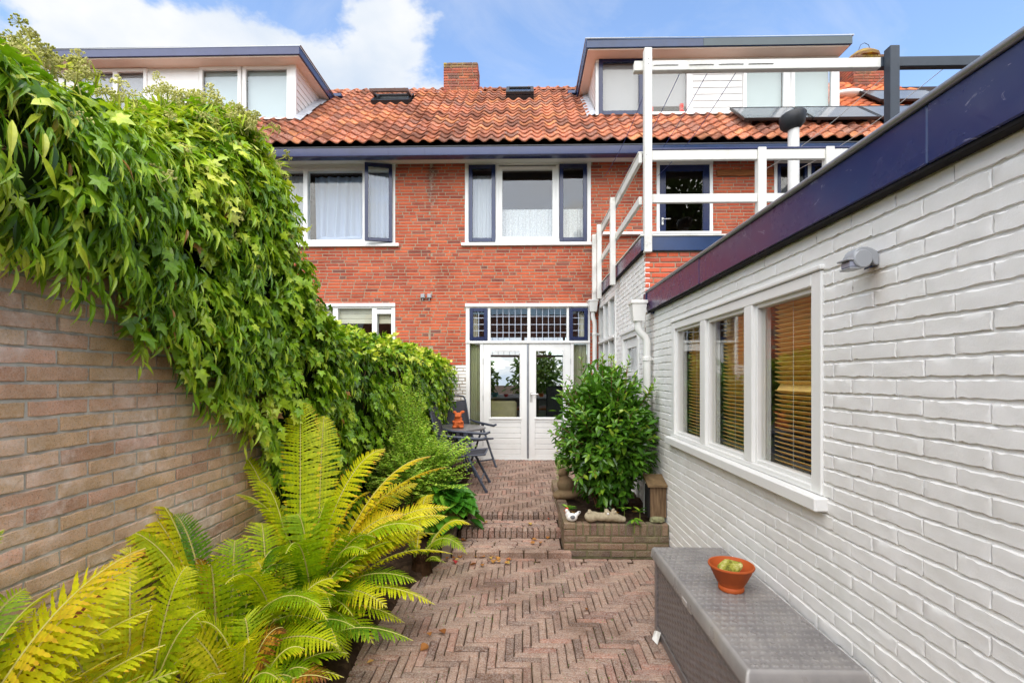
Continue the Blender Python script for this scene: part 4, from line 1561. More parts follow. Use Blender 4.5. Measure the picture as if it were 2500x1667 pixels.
def leaf_strip(widths, bend=0.25, fold=0.12, length=1.0):
    """leaf along +y: two strips each side of a sunk midrib, tip bending down"""
    n = len(widths) - 1
    v, f = [], []
    for i, w in enumerate(widths):
        t = i / n
        z = -bend * t * t * length
        v += [(-w, t * length, z + fold * w), (0, t * length, z - fold * w), (w, t * length, z + fold * w)]
    for i in range(n):
        a = i * 3
        f += [(a, a + 1, a + 4, a + 3), (a + 1, a + 2, a + 5, a + 4)]
    return np.array(v), np.array(f)


LEAF_LONG = leaf_strip([0.015, 0.10, 0.13, 0.11, 0.06, 0.0], 0.38, 0.25)
LEAF_NARROW = leaf_strip([0.012, 0.070, 0.098, 0.080, 0.040, 0.0], 0.45, 0.35)
LEAF_NARROW2 = leaf_strip([0.010, 0.085, 0.110, 0.075, 0.030, 0.0], 0.75, 0.30)
LEAF_OVAL = leaf_strip([0.02, 0.17, 0.22, 0.15, 0.0], 0.18, 0.25)
LEAF_SMALL = leaf_strip([0.05, 0.30, 0.05], 0.1, 0.25)
LEAF_ROUND = leaf_strip([0.05, 0.34, 0.46, 0.44, 0.26, 0.02], 0.30, 0.28)


def lobed():
    o = [(0.0, 0.06), (-0.16, -0.06), (-0.40, 0.06), (-0.30, 0.24), (-0.52, 0.50), (-0.22, 0.52), (-0.14, 0.74), (0, 1.0),
         (0.14, 0.74), (0.22, 0.52), (0.52, 0.50), (0.30, 0.24), (0.40, 0.06), (0.16, -0.06)]
    v = [(0, 0.36, 0.03)]
    for (x, y) in o:
        v.append((x, y, -0.16 * y * y - 0.22 * abs(x) * abs(x) + 0.10 * abs(x)))
    n = len(o)
    f = [(0, 1 + i, 1 + (i + 1) % n) for i in range(n)]
    return np.array(v), np.array([(a, c, b) for a, b, c in f])


LEAF_LOBED = lobed()

for i, (x, y, s) in enumerate(((-1.7, 16.5, 1.0), (0.5, 17.0, 1.15), (2.6, 16.2, 1.0))):
    t = thing('garden_tree', ['leafy street side tree glimpsed through the left French door', 'leafy street side tree glimpsed through both French doors', 'leafy street side tree glimpsed through the right French door'][i], 'tree', (x, y, 0), group='trees in the street beyond the living room')
    loose_leaves('crown', (x, y, 1.5), (s, s, s * 1.1), 1500, LEAF_OVAL, M['tree'], 60 + i, parent=t, kind='stuff', size=(0.16, 0.26))
    m = MB()
    m.tube([(x, y, -0.05), (x + .03, y, 0.8), (x - .02, y, 1.9)], [0.09, 0.07, 0.04], 7)
    m.build('trunk', M['twig'], t)


def simple_chair(name, label, x, y, rz, m, back_h, w=0.5):
    t = thing(name, label, 'chair', (x, y, 0.15), rz)
    def part(nm, fn):
        mb = MB(); fn(mb); mb.build(nm, M[m] if nm in ('seat', 'backrest') else M['darkplastic'], t, local=True)
    part('seat', lambda b: b.cbox((-w / 2, -w / 2, .42), (w / 2, w / 2, .50), .03))
    part('backrest', lambda b: b.cbox((-w / 2, w / 2 - .08, .51), (w / 2, w / 2, back_h), .035))
    for sx in (-1, 1):
        for sy in (-1, 1):
            part('leg', lambda b: b.tube([(sx * (w / 2 - .04), sy * (w / 2 - .04), 0), (sx * (w / 2 - .06), sy * (w / 2 - .06), .43)], 0.018, 6))
    return t


simple_chair('dining_chair', 'cream upholstered chair seen through the left French door', -0.36, 9.1, PI, 'cushion', 0.95)
simple_chair('office_chair', 'tall black chair seen through the right French door', 0.72, 9.2, PI * 0.9, 'black', 1.22, 0.46)
simple_chair('dining_chair', 'low blue black chair behind the door handle side pane', 0.22, 9.9, 2.6, 'black', 0.95, 0.44)
t = thing('dining_table', 'dark dining table in the living room behind the French doors', 'table', (0.0, 10.3, 0.15))
mb = MB(); mb.cbox((-.8, 9.9, .86), (.9, 10.8, .90), .01); mb.build('table_top', M['grain_x'], t)
for sx in (-.7, .8):
    for sy in (9.98, 10.7):
        mb = MB(); mb.cbox((sx - .03, sy - .03, .15), (sx + .03, sy + .03, .859), .005); mb.build('leg', M['grain'], t)
for (x, m_, lab, s) in ((-0.75, 'tealglass', 'teal bowl on the far living room sill', .09), (-0.45, 'redpaint', 'pink pot on the far living room sill', .06), (0.5, 'terracotta', 'brown pot on the right end of the far sill', .07)):
    mb = MB()
    mb.lathe([(s * .6, 0), (s, s * .8), (s * 1.1, s * 1.3), (s * .95, s * 1.3), (s * .8, s * .8)], 14, (x, 13.08, 1.0))
    tag(mb.build('pot', M[m_], smooth=40), lab, 'pot')
wavy_cloth('curtain', -0.868, -0.706, 0.70, 2.08, FAC, -0.09, 'drape', 'sage curtain in the narrow light left of the French doors', 'curtain', 4, 0.018, seed=8)
wavy_cloth('curtain', 0.84, 1.06, 0.70, 2.08, FAC, -0.09, 'drape', 'sage curtain in the narrow light right of the French doors', 'curtain', 4, 0.018, seed=9)
wavy_cloth('curtain', -0.86, -0.75, 2.15, 2.66, FAC, -0.10, 'roman', 'cream curtain edge in the left blue leaded light', 'curtain', 2, 0.014, seed=10)
wavy_cloth('curtain', 0.94, 1.05, 2.15, 2.66, FAC, -0.10, 'roman', 'cream curtain edge in the right blue leaded light', 'curtain', 2, 0.014, seed=12)

# solar panels on the slope
def solar(name, label, x0, x1, s0, s1):
    y, z = sloped(s0, 0.12)
    t = thing(name, label, 'solar panel', ((x0 + x1) / 2, y, z), group='solar panels on the tiled roof')
    def slab(m, a, b, c, d, n0, n1):
        v = []
        for x in (a, b):
            for s in (c, d):
                for n in (n0, n1):
                    yy, zz = sloped(s, n)
                    v.append((x, yy, zz))
        m.add(v, [(0, 1, 3, 2), (4, 6, 7, 5), (0, 4, 5, 1), (2, 3, 7, 6), (0, 2, 6, 4), (1, 5, 7, 3)])
    f_ = MB()
    e = .025
    for q in ((x0, x1, s0, s0 + e), (x0, x1, s1 - e, s1), (x0, x0 + e, s0 + e, s1 - e), (x1 - e, x1, s0 + e, s1 - e)):
        slab(f_, *q, 0.12, 0.16)
    slab(f_, x0 + .1, x0 + .16, s0 + .05, s1 - .05, 0.06, 0.119)
    slab(f_, x1 - .16, x1 - .1, s0 + .05, s1 - .05, 0.06, 0.119)
    f_.build('frame', M['solarframe'], t)
    g_ = MB()
    slab(g_, x0 + e, x1 - e, s0 + e, s1 - e, 0.135, 0.155)
    g_.build('cells', M['solar'], t)


solar('solar_panel', 'dark solar panel under the right dormer, left of the flue', 3.55, 4.62, 0.55, 1.28)
solar('solar_panel', 'dark solar panel under the right dormer, behind the flue cap', 4.64, 5.70, 0.55, 1.28)
solar('solar_panel', 'dark solar panel between the right dormer and the dark post', 5.72, 6.9, 0.55, 1.28)
solar('solar_panel', 'upper solar panel on the bright tiles right of the dormer', 6.35, 7.6, 1.75, 2.5)

# white downpipe of the left house
t = thing('downpipe', 'white rain pipe bending under the violet gutter beside the ivy', 'downpipe', (-4.35, 7.85, 3.6))
mb = MB()
mb.tube([(-4.30, 7.62, 5.05), (-4.30, 7.66, 4.86), (-4.26, 7.74, 4.72), (-4.12, 7.84, 4.58), (-4.08, 7.88, 4.44), (-4.08, 7.88, 3.0)], 0.042, 10)
mb.build('pipe', M['pipe'], t, smooth=40)
mb = MB()
mb.cbox((-4.14, 7.86, 3.3), (-4.02, 7.95, 3.33), .004)
mb.build('bracket', M['pipe'], t)


# ================================================================== KITCHEN EXTENSION AND WHITE ANNEX
KE = thing('kitchen_extension', 'flat roofed extension with a red brick front and white side, carrying the balcony', 'building', (2.9, 6.4, 0))
SIDEK = [(6.50, 7.95, 0.95, 2.70), (5.22, 6.08, 0.16, 2.06)]
pl = courses(SIDE, 4.976, 7.95, 0.14, 2.82, 0.0528, 0.207, 0.0125, SIDEK, 'wild', 41, 0.3)
lay(KE, M['whitebrick'], pl, 0.207, 0.0435, 0.05, R_FACE_NX, nvar=6, bev=0.003, nx=4, nz=1, rough=0.0015, wob=0.0015, nparts=200, seed=41, name='painted_brick', rest='painted_brickwork')
sheet_with_holes(SIDE, 4.97, 7.95, -0.03, 2.84, SIDEK, 0.14, n=-0.0055).build('side_wall', M['whitebrick'], KE)
pl = courses(KFRONT, 1.2545, 4.4, 2.34, 2.83, 0.0528, 0.207, 0.0125, (), 'wild', 42, 0.25, minlen=0.004)
lay(KE, M['kitchenbrick'], pl, 0.207, 0.0405, 0.05, R_FACE_Y, nvar=6, bev=0.004, nx=4, nz=1, rough=0.0012, wob=0.0014, nparts=80, seed=42)
sheet_with_holes(KFRONT, 1.25, 4.4, 0.0, 2.84, [], 0.1, n=-0.008).build('front_wall', M['mortar'], KE)
mb = MB()
mb.cbox((1.27, 5.0, 2.84), (4.4, 7.93, 2.955), 0.004)
mb.build('roof', M['roofgrey'], KE)
mb = MB()
mb.cbox((1.205, 4.935, 2.822), (4.4, 4.962, 2.965), 0.003)
mb.build('front_fascia', M['navy'], KE)
mb = MB()
mb.cbox((1.205, 4.963, 2.822), (1.243, 7.93, 2.965), 0.003)
mb.build('side_fascia', M['fascia'], KE)
mb = MB()
mb.cbox((1.192, 4.922, 2.9655), (4.4, 4.985, 2.983), 0.004)
mb.cbox((1.192, 4.9855, 2.9655), (1.255, 7.92, 2.983), 0.004)
mb.build('roof_trim', M['whitebeam'], KE)
mb = MB()
mb.cbox((1.213, 4.97, 2.808), (1.247, 7.92, 2.8215), 0.002)
mb.build('drip_edge', M['blackfelt'], KE)
w = MB()
SIDE.ring(w, 6.50, 7.94, 0.95, 2.70, 0.06, -0.08, 0.012)
SIDE.box(w, 6.56, 7.88, -0.08, 0.010, 2.06, 2.13)
SIDE.box(w, 6.56, 7.88, 0.0125, 0.03, 2.07, 2.10)
for a in (7.02, 7.46):
    SIDE.box(w, a - .035, a + .035, -0.08, 0.009, 1.01, 2.06)
    SIDE.box(w, a - .035, a + .035, -0.08, 0.009, 2.13, 2.64)
SIDE.box(w, 6.42, 7.94, 0.0, 0.05, 0.90, 0.949)
kw = w.build('window', M['white'], KE)
for (a, b) in ((6.56, 6.985), (7.055, 7.425), (7.495, 7.88)):
    SIDE.pane(a, b, 2.13, 2.64, -0.03, kw)
    SIDE.pane(a, b, 1.01, 2.06, -0.03, kw)
w = MB()
SIDE.ring(w, 5.22, 6.08, 0.16, 2.06, 0.065, -0.08, 0.012)
SIDE.box(w, 5.15, 6.15, 0.0125, 0.03, 2.055, 2.085)
kd = w.build('door_frame', M['white'], KE)
s = MB()
SIDE.ring(s, 5.29, 6.01, 0.20, 1.99, 0.11, -0.07, -0.02)
SIDE.box(s, 5.40, 5.90, -0.07, -0.022, 1.55, 1.62)
SIDE.box(s, 5.40, 5.90, -0.07, -0.03, 0.31, 0.9)
d_ = s.build('door', M['white'], kd)
SIDE.pane(5.40, 5.90, 0.9, 1.55, -0.045, kd)
SIDE.pane(5.40, 5.90, 1.62, 1.88, -0.045, kd)
room(KE, 1.36, 4.0, 5.1, 7.9, 0.1, 2.8, 'room')

# ------------------------------------------------------------------ annex with the long white wall
AN = thing('garden_annex', 'low white painted brick annex with a blue purple fascia and a three part window', 'building', (2.9, 1.9, 0))
WA = (2.04, 4.07, 1.0, 1.985)
pl = courses(SIDE, -1.2, 4.965, 0.10, 2.175, 0.0625, 0.2150, 0.0045, [(WA[0], WA[1], WA[2] + .03, WA[3])], 'half', 51, jit=0.0024, njit=0.0009)
lay(AN, M['whitebrick'], pl, 0.2150, 0.0500, 0.05, R_FACE_NX, nvar=20, bev=0.0032, nx=10, nz=3, rough=0.0011, wob=0.0026, ends=0.0018, under=0.0006, nparts=300, seed=51, name='painted_brick', rest='painted_brickwork')
sheet_with_holes(SIDE, -3.0, 4.97, 0.085, 2.17, [WA], 0.12, n=-0.0080).build('side_wall', M['whitebrick'], AN)
mb = MB()
SIDE.box(mb, -3.0, 4.969, -0.02, 0.004, -0.05, 0.098, .003)
mb.build('plinth', M['plinth'], AN)
mb = MB()
mb.cbox((1.27, -3.0, 2.17), (4.4, 4.955, 2.335), 0.004)
mb.build('roof', M['roofgrey'], AN)
for (ya, yb, dx) in ((-3.0, 1.462, 0.0), (1.465, 3.318, .002), (3.322, 4.70, 0.0)):
    mb = MB()
    mb.cbox((1.20 + dx, ya, 2.172), (1.246, yb, 2.352), 0.004)
    mb.build('fascia_board', M['fascia'], AN)
    for k in range(4):
        sc_ = MB()
        yy = ya + .12 + (yb - ya - .24) * k / 3
        for zz in (2.20, 2.32):
            sc_.ball((1.2005 + dx, yy, zz), (.0015, .004, .004), 8, 5)
        sc_.build('nail_head', M['fascia'], AN, kind='stuff')
mb = MB()
mb.tube([(1.196, -3.0, 2.362), (1.196, 4.71, 2.362)], 0.013, 10)
mb.cbox((1.206, -3.0, 2.3525), (1.30, 4.71, 2.366), 0.003)
mb.build('roof_trim', M['zinc'], AN, smooth=40)
mb = MB()
mb.cbox((1.209, -3.0, 2.158), (1.247, 4.69, 2.1715), 0.002)
mb.build('drip_edge', M['blackfelt'], AN)
mb = MB()
mb.cbox((1.19, 4.702, 2.20), (1.255, 4.80, 2.355), 0.006)
mb.cbox((1.235, 4.62, 2.14), (1.252, 4.7, 2.17), 0.004)
mb.build('gutter_end', M['blue'], AN)
mb = MB()
mb.add([(4.4, -3, 0), (4.4, 4.95, 0), (4.4, 4.95, 2.2), (4.4, -3, 2.2)], [(0, 1, 2, 3)])
mb.add([(1.3, -3, 0), (4.4, -3, 0), (4.4, -3, 2.2), (1.3, -3, 2.2)], [(0, 1, 2, 3)])
mb.build('back_wall', M['mortar'], AN)
# window
w = MB()
a0, a1, z0, z1 = 2.04, 4.07, 1.045, 1.985
SIDE.box(w, a0, a0 + .072, -0.10, 0.008, z0, z1, .004)
SIDE.box(w, a1 - .072, a1, -0.10, 0.008, z0, z1, .004)
SIDE.box(w, a0 + .072, a1 - .072, -0.10, 0.0072, z1 - .055, z1, .004)
SIDE.box(w, a0 + .072, a1 - .072, -0.10, 0.0072, z0, z0 + .03, .004)
for a in (2.70, 3.375):
    SIDE.box(w, a - .048, a + .048, -0.10, 0.0066, z0 + .03, z1 - .055, .004)
SIDE.box(w, a0 - .01, a1 + .01, -0.04, 0.018, z1 + .002, z1 + .022, .004)
for (b0, b1) in ((2.112, 2.652), (2.748, 3.327), (3.423, 3.998)):
    SIDE.ring(w, b0, b1, z0 + .03, z1 - .055, 0.022, -0.06, -0.012, .003)
aw = w.build('window', M['white'], AN)
w = MB()
SIDE.box(w, a0 - .03, a1 + .03, -0.08, 0.052, 0.985, 1.043, .006)
w.build('sill', M['white'], aw)
for (b0, b1) in ((2.112, 2.652), (2.748, 3.327), (3.423, 3.998)):
    SIDE.pane(b0 + .018, b1 - .018, z0 + .048, z1 - .073, -0.035, aw, 'glass_hi')
mb = MB()
x0, x1 = 1.365, 3.9
v = [(x, y, z) for x in (x0, x1) for y in (1.5, 4.8) for z in (0.1, 2.15)]
mb.add(v, [(4, 6, 7, 5), (0, 4, 5, 1), (2, 3, 7, 6), (0, 2, 6, 4), (1, 5, 7, 3)])
mb.build('room', M['room'], AN)
mb = MB()
SIDE.box(mb, 2.0, 4.1, -0.42, -0.115, 0.97, 1.03, .004)
mb.build('inner_sill', M['white'], AN)

# venetian blinds, slat by slat
slat = MB()
slat.cbox((-0.0225, -0.5, -0.0012), (0.0225, 0.5, 0.0012), 0.0008)
for bi, (b0, b1, lab) in enumerate(((2.105, 2.60, 'wooden venetian blind in the right, nearest window light'), (2.74, 3.26, 'wooden venetian blind in the middle light of the annex window'), (3.41, 3.93, 'wooden venetian blind in the left, farthest window light'))):
    t = thing('venetian_blind', lab, 'blind', (1.36, (b0 + b1) / 2, 1.06), group='wooden blinds in the annex window')
    me = None
    rng = np.random.RandomState(70 + bi)
    n = 37
    for k in range(n):
        z = 0.012 + k * 0.0243
        if me is None:
            o = slat.build('slat', M['wood_slat'], t, local=True)
            me = o.data
        else:
            o = link('slat', me, t)
        o.location = (0, 0, z)
        ang = math.radians(24 + 6 * (k / n) + rng.uniform(-2, 2))
        if bi == 0 and k == 17: ang = math.radians(-58)
        o.rotation_euler = (0, ang, 0)
        o.scale = (1, (b1 - b0), 1)
    c = MB()
    for f_ in (0.18, 0.62):
        y = b0 + (b1 - b0) * f_
        for dx in (-0.026, 0.026):
            c.tube([(1.36 + dx, y, 1.055), (1.36 + dx, y, 1.97)], 0.0011, 5)
    c.build('ladder_cord', M['cord'], t)
    c = MB()
    c.cbox((1.335, b0, 1.955), (1.385, b1, 1.99), .004)
    c.build('head_rail', M['wood_slat'], t)

# sensor: housing, eye, bracket and loose wires
S0 = Vector((1.25, 1.92, 1.985))
t = thing('motion_sensor', 'silver grey outdoor motion sensor on the white wall, loose wires hanging under it', 'motion sensor', S0)
hb = MB()
prof = [(0, -.035), (0, .020), (-.012, .040), (-.035, .056), (-.062, .064), (-.090, .064), (-.112, .056), (-.128, .040), (-.136, .018), (-.137, -.004), (-.118, .020), (-.095, .034), (-.072, .034), (-.052, .022), (-.042, .004), (-.032, -.022), (-.020, -.034)]
hb.prism([(1.2495 + a, 1.985 + b) for a, b in prof], 1, 1.882, 1.968)
o = hb.build('housing', M['sensorgrey'], t, smooth=50)
bv = o.modifiers.new('b', 'BEVEL'); bv.width = 0.011; bv.segments = 4; bv.limit_method = 'ANGLE'; bv.angle_limit = math.radians(50)
hb = MB()
n = 22
c0 = Vector((1.160, 1.925, 1.983))
v, f = [], []
rim = [(0.044, -.052), (0.049, -.047), (0.050, 0.0), (0.049, .047), (0.044, .052)]
for (ra, dy) in rim:
    for k in range(n):
        a = 2 * PI * k / n
        v.append((c0.x + ra * math.cos(a), c0.y + dy, c0.z + ra * math.sin(a)))
for i in range(len(rim) - 1):
    for k in range(n):
        a, b = i * n + k, i * n + (k + 1) % n
        f.append((a, b, b + n, a + n))
f.append(tuple(range(n))[::-1]); f.append(tuple(range((len(rim) - 1) * n, len(rim) * n)))
hb.add(v, f)
hb.build('swivel_head', M['sensorgrey'], t, smooth=35)
hb = MB()
hb.cbox((1.098, 1.885, 1.940), (1.140, 1.965, 1.976), 0.006)
hb.build('lens', M['lens'], t)
hb = MB()
hb.cbox((1.080, 1.878, 1.976), (1.15, 1.972, 1.986), 0.003)
hb.cbox((1.094, 1.880, 1.930), (1.145, 1.970, 1.9395), 0.003)
hb.build('visor', M['sensorgrey'], t)
hb = MB()
hb.cbox((1.232, 1.895, 1.945), (1.2495, 1.935, 1.985), 0.003)
hb.build('bracket', M['darkplastic'], t)
hb = MB()
hb.tube([(1.235, 1.91, 1.955), (1.215, 1.915, 1.946), (1.195, 1.918, 1.938), (1.190, 1.914, 1.933), (1.205, 1.91, 1.938), (1.232, 1.905, 1.95)], 0.0025, 6)
hb.tube([(1.23, 1.90, 1.96), (1.212, 1.902, 1.955), (1.215, 1.90, 1.965)], 0.0025, 6)
hb.build('wire', M['blue'], t)
t.location += Vector((0, -0.175, -0.03))
t.scale = (0.66, 0.66, 0.66)


def hopper_pipe(label, x, y, ztop, foot, jog, w=0.14):
    t = thing('downpipe', label, 'downpipe', (x, y, foot))
    m = MB()
    h = 0.19
    a, b = w / 2, w / 2 * 0.72
    v = [(x - a, y - a, ztop), (x + a, y - a, ztop), (x + a, y + a, ztop), (x - a, y + a, ztop), (x - b, y - b, ztop - h), (x + b, y - b, ztop - h), (x + b, y + b, ztop - h), (x - b, y + b, ztop - h)]
    m.add(v, [(0, 1, 5, 4), (1, 2, 6, 5), (2, 3, 7, 6), (3, 0, 4, 7), (4, 5, 6, 7), (3, 2, 1, 0)])
    m.cbox((x - a - .006, y - a - .006, ztop - .028), (x + a + .006, y + a + .006, ztop + .004), .004)
    m.build('hopper', M['pipe'], t)
    m = MB()
    r = 0.036
    x2 = x + jog
    m.tube([(x, y, ztop - h), (x, y, ztop - h - .06), (x + jog * .2, y, ztop - h - .10), (x + jog * .8, y, ztop - h - .15), (x2, y, ztop - h - .20), (x2, y, foot)], r, 12)
    m.build('pipe', M['pipe'], t, smooth=40)
    for zz in (ztop - h - .36, ztop - h - .95):
        m = MB()
        m.lathe([(r + .005, -.02), (r + .008, -.015), (r + .008, .015), (r + .005, .02)], 14, (x2, y, zz))
        m.cbox((x2, y - .012, zz - .012), (x2 + (1.25 - x2), y + .012, zz + .012), .003)
        m.build('collar', M['pipe'], t)
    return t


hopper_pipe('white rain pipe with a big tapered hopper at the end of the annex fascia', 1.105, 4.66, 2.262, 0.15, 0.085, 0.145)
hopper_pipe('white rain pipe with a small hopper in the far corner by the French doors', 1.135, 7.84, 2.78, 0.17, 0.03, 0.15)

# ------------------------------------------------------------------ balcony railing and clothes line frame
RL = thing('balcony_railing', 'white wooden balcony railing with two rails on the flat roof edge', 'railing', (1.25, 4.95, 2.84))
def post(mb, x, y, z0, z1, s=.07):
    mb.cbox((x - s / 2, y - s / 2, z0), (x + s / 2, y + s / 2, z1), .004)
for (x, y, z0, z1) in ((2.41, 4.95, 2.984, 3.85), (3.085, 4.95, 2.984, 3.85), (4.25, 4.95, 2.984, 3.85), (1.158, 6.25, 2.72, 3.84), (1.158, 7.35, 2.72, 3.84), (1.158, 7.86, 2.78, 3.84)):
    mb = MB(); post(mb, x, y, z0, z1, .082 if y < 5 else .066); mb.build('post', M['whitebeam'], RL)
for (z, h) in ((3.735, .10), (3.305, .085)):
    for (xa, xb) in ((1.307, 2.368), (2.452, 3.043), (3.127, 4.2)):
        mb = MB(); mb.cbox((xa, 4.928, z), (xb, 4.968, z + h), .004); mb.build('rail', M['whitebeam'], RL)
    for (ya, yb) in ((4.99, 7.90),):
        mb = MB(); mb.cbox((1.193, ya, z), (1.228, yb, z + h), .004); mb.build('rail', M['whitebeam'], RL)
mb = MB(); mb.cbox((1.305, 4.92, 3.836), (3.9, 4.985, 3.856), .004); mb.build('cap_rail', M['gutterblue'], RL)
mb = MB(); mb.cbox((1.185, 4.99, 3.836), (1.24, 7.90, 3.852), .004); mb.build('cap_rail', M['whitebeam'], RL)

CF = thing('clothes_line_frame', 'tall timber frame with a long beam and thin clothes lines above the balcony', 'clothes line frame', (1.27, 4.95, 2.84))
mb = MB(); mb.cbox((1.230, 4.90, 2.80), (1.306, 4.975, 4.862), .005)
mb.build('post', M['whitebeam'], CF)['label'] = 'tall white post at the balcony corner'
for (x, z) in ((1.250, 2.87), (1.288, 2.89), (1.268, 4.70), (1.268, 4.75), (1.250, 3.78)):
    mb = MB(); mb.ball((x, 4.899, z), (.008, .004, .008), 8, 5); mb.build('bolt', M['steel'], CF, smooth=True)
mb = MB(); mb.cbox((1.145, 4.976, 4.675), (3.63, 5.046, 4.775), .005)
mb.build('beam', M['whitebeam'], CF)
mb = MB(); mb.cbox((3.632, 4.976, 4.682), (4.62, 5.046, 4.782), .005)
mb.build('beam', simple('dark grey wood paint', lin(54, 62, 72), 0.45, 0.4, 0.1, 12), CF)['label'] = 'dark grey end of the beam'
mb = MB(); mb.cbox((3.652, 4.88, 2.85), (3.745, 4.974, 4.835), .005)
mb.build('post', bpy.data.materials['dark grey wood paint'], CF)['label'] = 'dark grey post'
for x, m_ in ((1.345, 'line_blue'), (1.63, 'line_blue'), (1.914, 'line_blue'), (2.206, 'line_blue'), (3.78, 'line_white'), (4.30, 'line_white')):
    mb = MB()
    n = 10
    mb.tube([(x, 4.98 + (7.94 - 4.98) * k / n, 4.69 + 0.13 * k / n - 0.10 * math.sin(PI * k / n)) for k in range(n + 1)], 0.0035, 5)
    mb.build('clothes_line', M[m_], CF)
for x in (1.34, 1.70, 2.0, 2.3):
    mb = MB()
    mb.tube([(x, 4.972, 4.725), (x + .12, 4.970, 4.727), (x + .25, 4.972, 4.726)], 0.005, 6)
    mb.build('hook', M['steel'], CF)

FL = thing('flue_pipe', 'white flue pipe with a black wrapped cap behind the balcony railing', 'flue pipe', (3.32, 6.0, 2.95))
mb = MB(); mb.lathe([(0.064, 2.94), (0.064, 4.62)], 18, (3.32, 6.0, 0)); mb.build('pipe', M['pipe'], FL, smooth=40)
mb = MB()
v, f = [], []
n = 26
rng = np.random.RandomState(5)
for j, (ra, z) in enumerate(((0.07, 4.565), (0.10, 4.585), (0.130, 4.62), (0.146, 4.68), (0.148, 4.735), (0.132, 4.765), (0.07, 4.78))):
    for k in range(n):
        a = 2 * PI * k / n
        w_ = 1 + 0.05 * math.sin(k * 2.9 + j) * (j < 5) + rng.uniform(-.02, .02)
        x = ra * math.cos(a) * w_
        v.append((3.31 + x, 6.0 + ra * math.sin(a) * w_, z + x * 0.16))
for j in range(6):
    for k in range(n):
        a, b = j * n + k, j * n + (k + 1) % n
        f.append((a, b, b + n, a + n))
f.append(tuple(range(n))[::-1]); f.append(tuple(range(6 * n, 7 * n)))
mb.add(v, f)
mb.build('cap', M['darkplastic'], FL, smooth=True)

# ================================================================== GARDEN WALL
GW = thing('garden_wall', 'weathered pinkish brown brick garden wall draped with ivy', 'wall', (-1.7, 4.0, 0))
GWX = -1.62
GPL = Plane('X', GWX, 1)
pl = courses(GPL, -0.5, 7.9, 0.0, 2.20, 0.0585, 0.216, 0.012, (), 'half', 61)
pl = [p for p in pl if p[2] < 1.85 or p[1] < 2.3]
def bare(p):
    zb = 1.97 - (p[1] - 1.48) * (1.97 - 1.18) / (2.95 - 1.48)
    return p[1] < 3.4 and p[2] < zb + 0.12
lay(GW, M['garden'], pl, 0.216, 0.0475, 0.06, R_FACE_PX, nvar=12, bev=0.0022, nx=7, nz=2, rough=0.0022, wob=0.0022, nparts=300, seed=61, visible=bare)
mb = MB()
mb.cbox((GWX - 0.20, -1.0, -0.05), (GWX - 0.0055, 2.3, 2.20), .004)
mb.cbox((GWX - 0.20, 2.3005, -0.05), (GWX - 0.0055, 7.93, 1.85), .004)
mb.build('core', M['mortar_g'], GW)

# ================================================================== PAVING
def herring(parent, x0, x1, y0, y1, z, mat, nparts, seed, inside=None, zfn=None, cell=0.0485, ang=0.0):
    rng = np.random.RandomState(seed)
    n = 4
    H, V = [], []
    i0, i1 = int(x0 / cell) - 6, int(x1 / cell) + 6
    j0, j1 = int(y0 / cell) - 6, int(y1 / cell) + 6
    for i in range(i0, i1):
        for j in range(j0, j1):
            d = (i - j) % (2 * n)
            if d == 0:
                c = ((i + n / 2) * cell, (j + .5) * cell)
                dest = H
                ext = (i * cell, (i + n) * cell, j * cell, (j + 1) * cell)
            elif d == 2 * n - 1:
                c = ((i + .5) * cell, (j + n / 2) * cell)
                dest = V
                ext = (i * cell, (i + 1) * cell, j * cell, (j + n) * cell)
            else:
                continue
            a0, a1 = max(ext[0], x0), min(ext[1], x1)
            b0, b1 = max(ext[2], y0), min(ext[3], y1)
            if dest is H:
                if a1 - a0 < .04 or c[1] < y0 or c[1] > y1: continue
                l, cx, cyy = a1 - a0 - .0055, (a0 + a1) / 2, c[1]
            else:
                if b1 - b0 < .04 or c[0] < x0 or c[0] > x1: continue
                l, cx, cyy = b1 - b0 - .0055, c[0], (b0 + b1) / 2
            if inside and not inside(cx, cyy): continue
            zz = (zfn(cx, cyy) if zfn else z) + rng.uniform(-.003, .003) + 0.006 * mnoise.noise(Vector((cx * 1.3, cyy * 1.3, seed)))
            dest.append((cx + rng.uniform(-1, 1) * .0015, cyy + rng.uniform(-1, 1) * .0015, zz, l))
    for dest, R in ((H, R_UP_X), (V, R_UP_Y)):
        lay(parent, mat, dest, 0.1885, 0.0440, 0.05, R, nvar=10, bev=0.0052, nx=5, nz=2, rough=0.0010, wob=0.0016, nparts=nparts // 2, name='paving_brick', rest='paving', seed=seed, visible=lambda p: not (p[0] > .85 and p[1] < 2.9) and not p[0] < -0.98)


LP = struct('lower_patio', (0, 3, 0))
mb = MB()
mb.add([(-1.05, -1.0, -.012), (1.25, -1.0, -.012), (1.25, 4.2, -.012), (-1.05, 4.2, -.012)], [(0, 1, 2, 3)])
mb.build('joint_sand', M['joint'], LP)
herring(LP, -1.0, 1.245, 1.2, 4.06, 0.0, M['paver'], 300, 71)
rows = []
for k, y in enumerate((4.085,)):
    rows += [(p[0], y, 0.002, p[3]) for p in courses(Plane('Y', 0, 1), -0.9, 1.24, 0, 0.03, 0.05, 0.194, 0.009, (), 'half', 5 + k)]
lay(LP, M['paver'], rows, 0.194, 0.0435, 0.05, R_UP_X, nvar=4, bev=0.0065, nparts=30, name='paving_brick', rest='paving', seed=72)

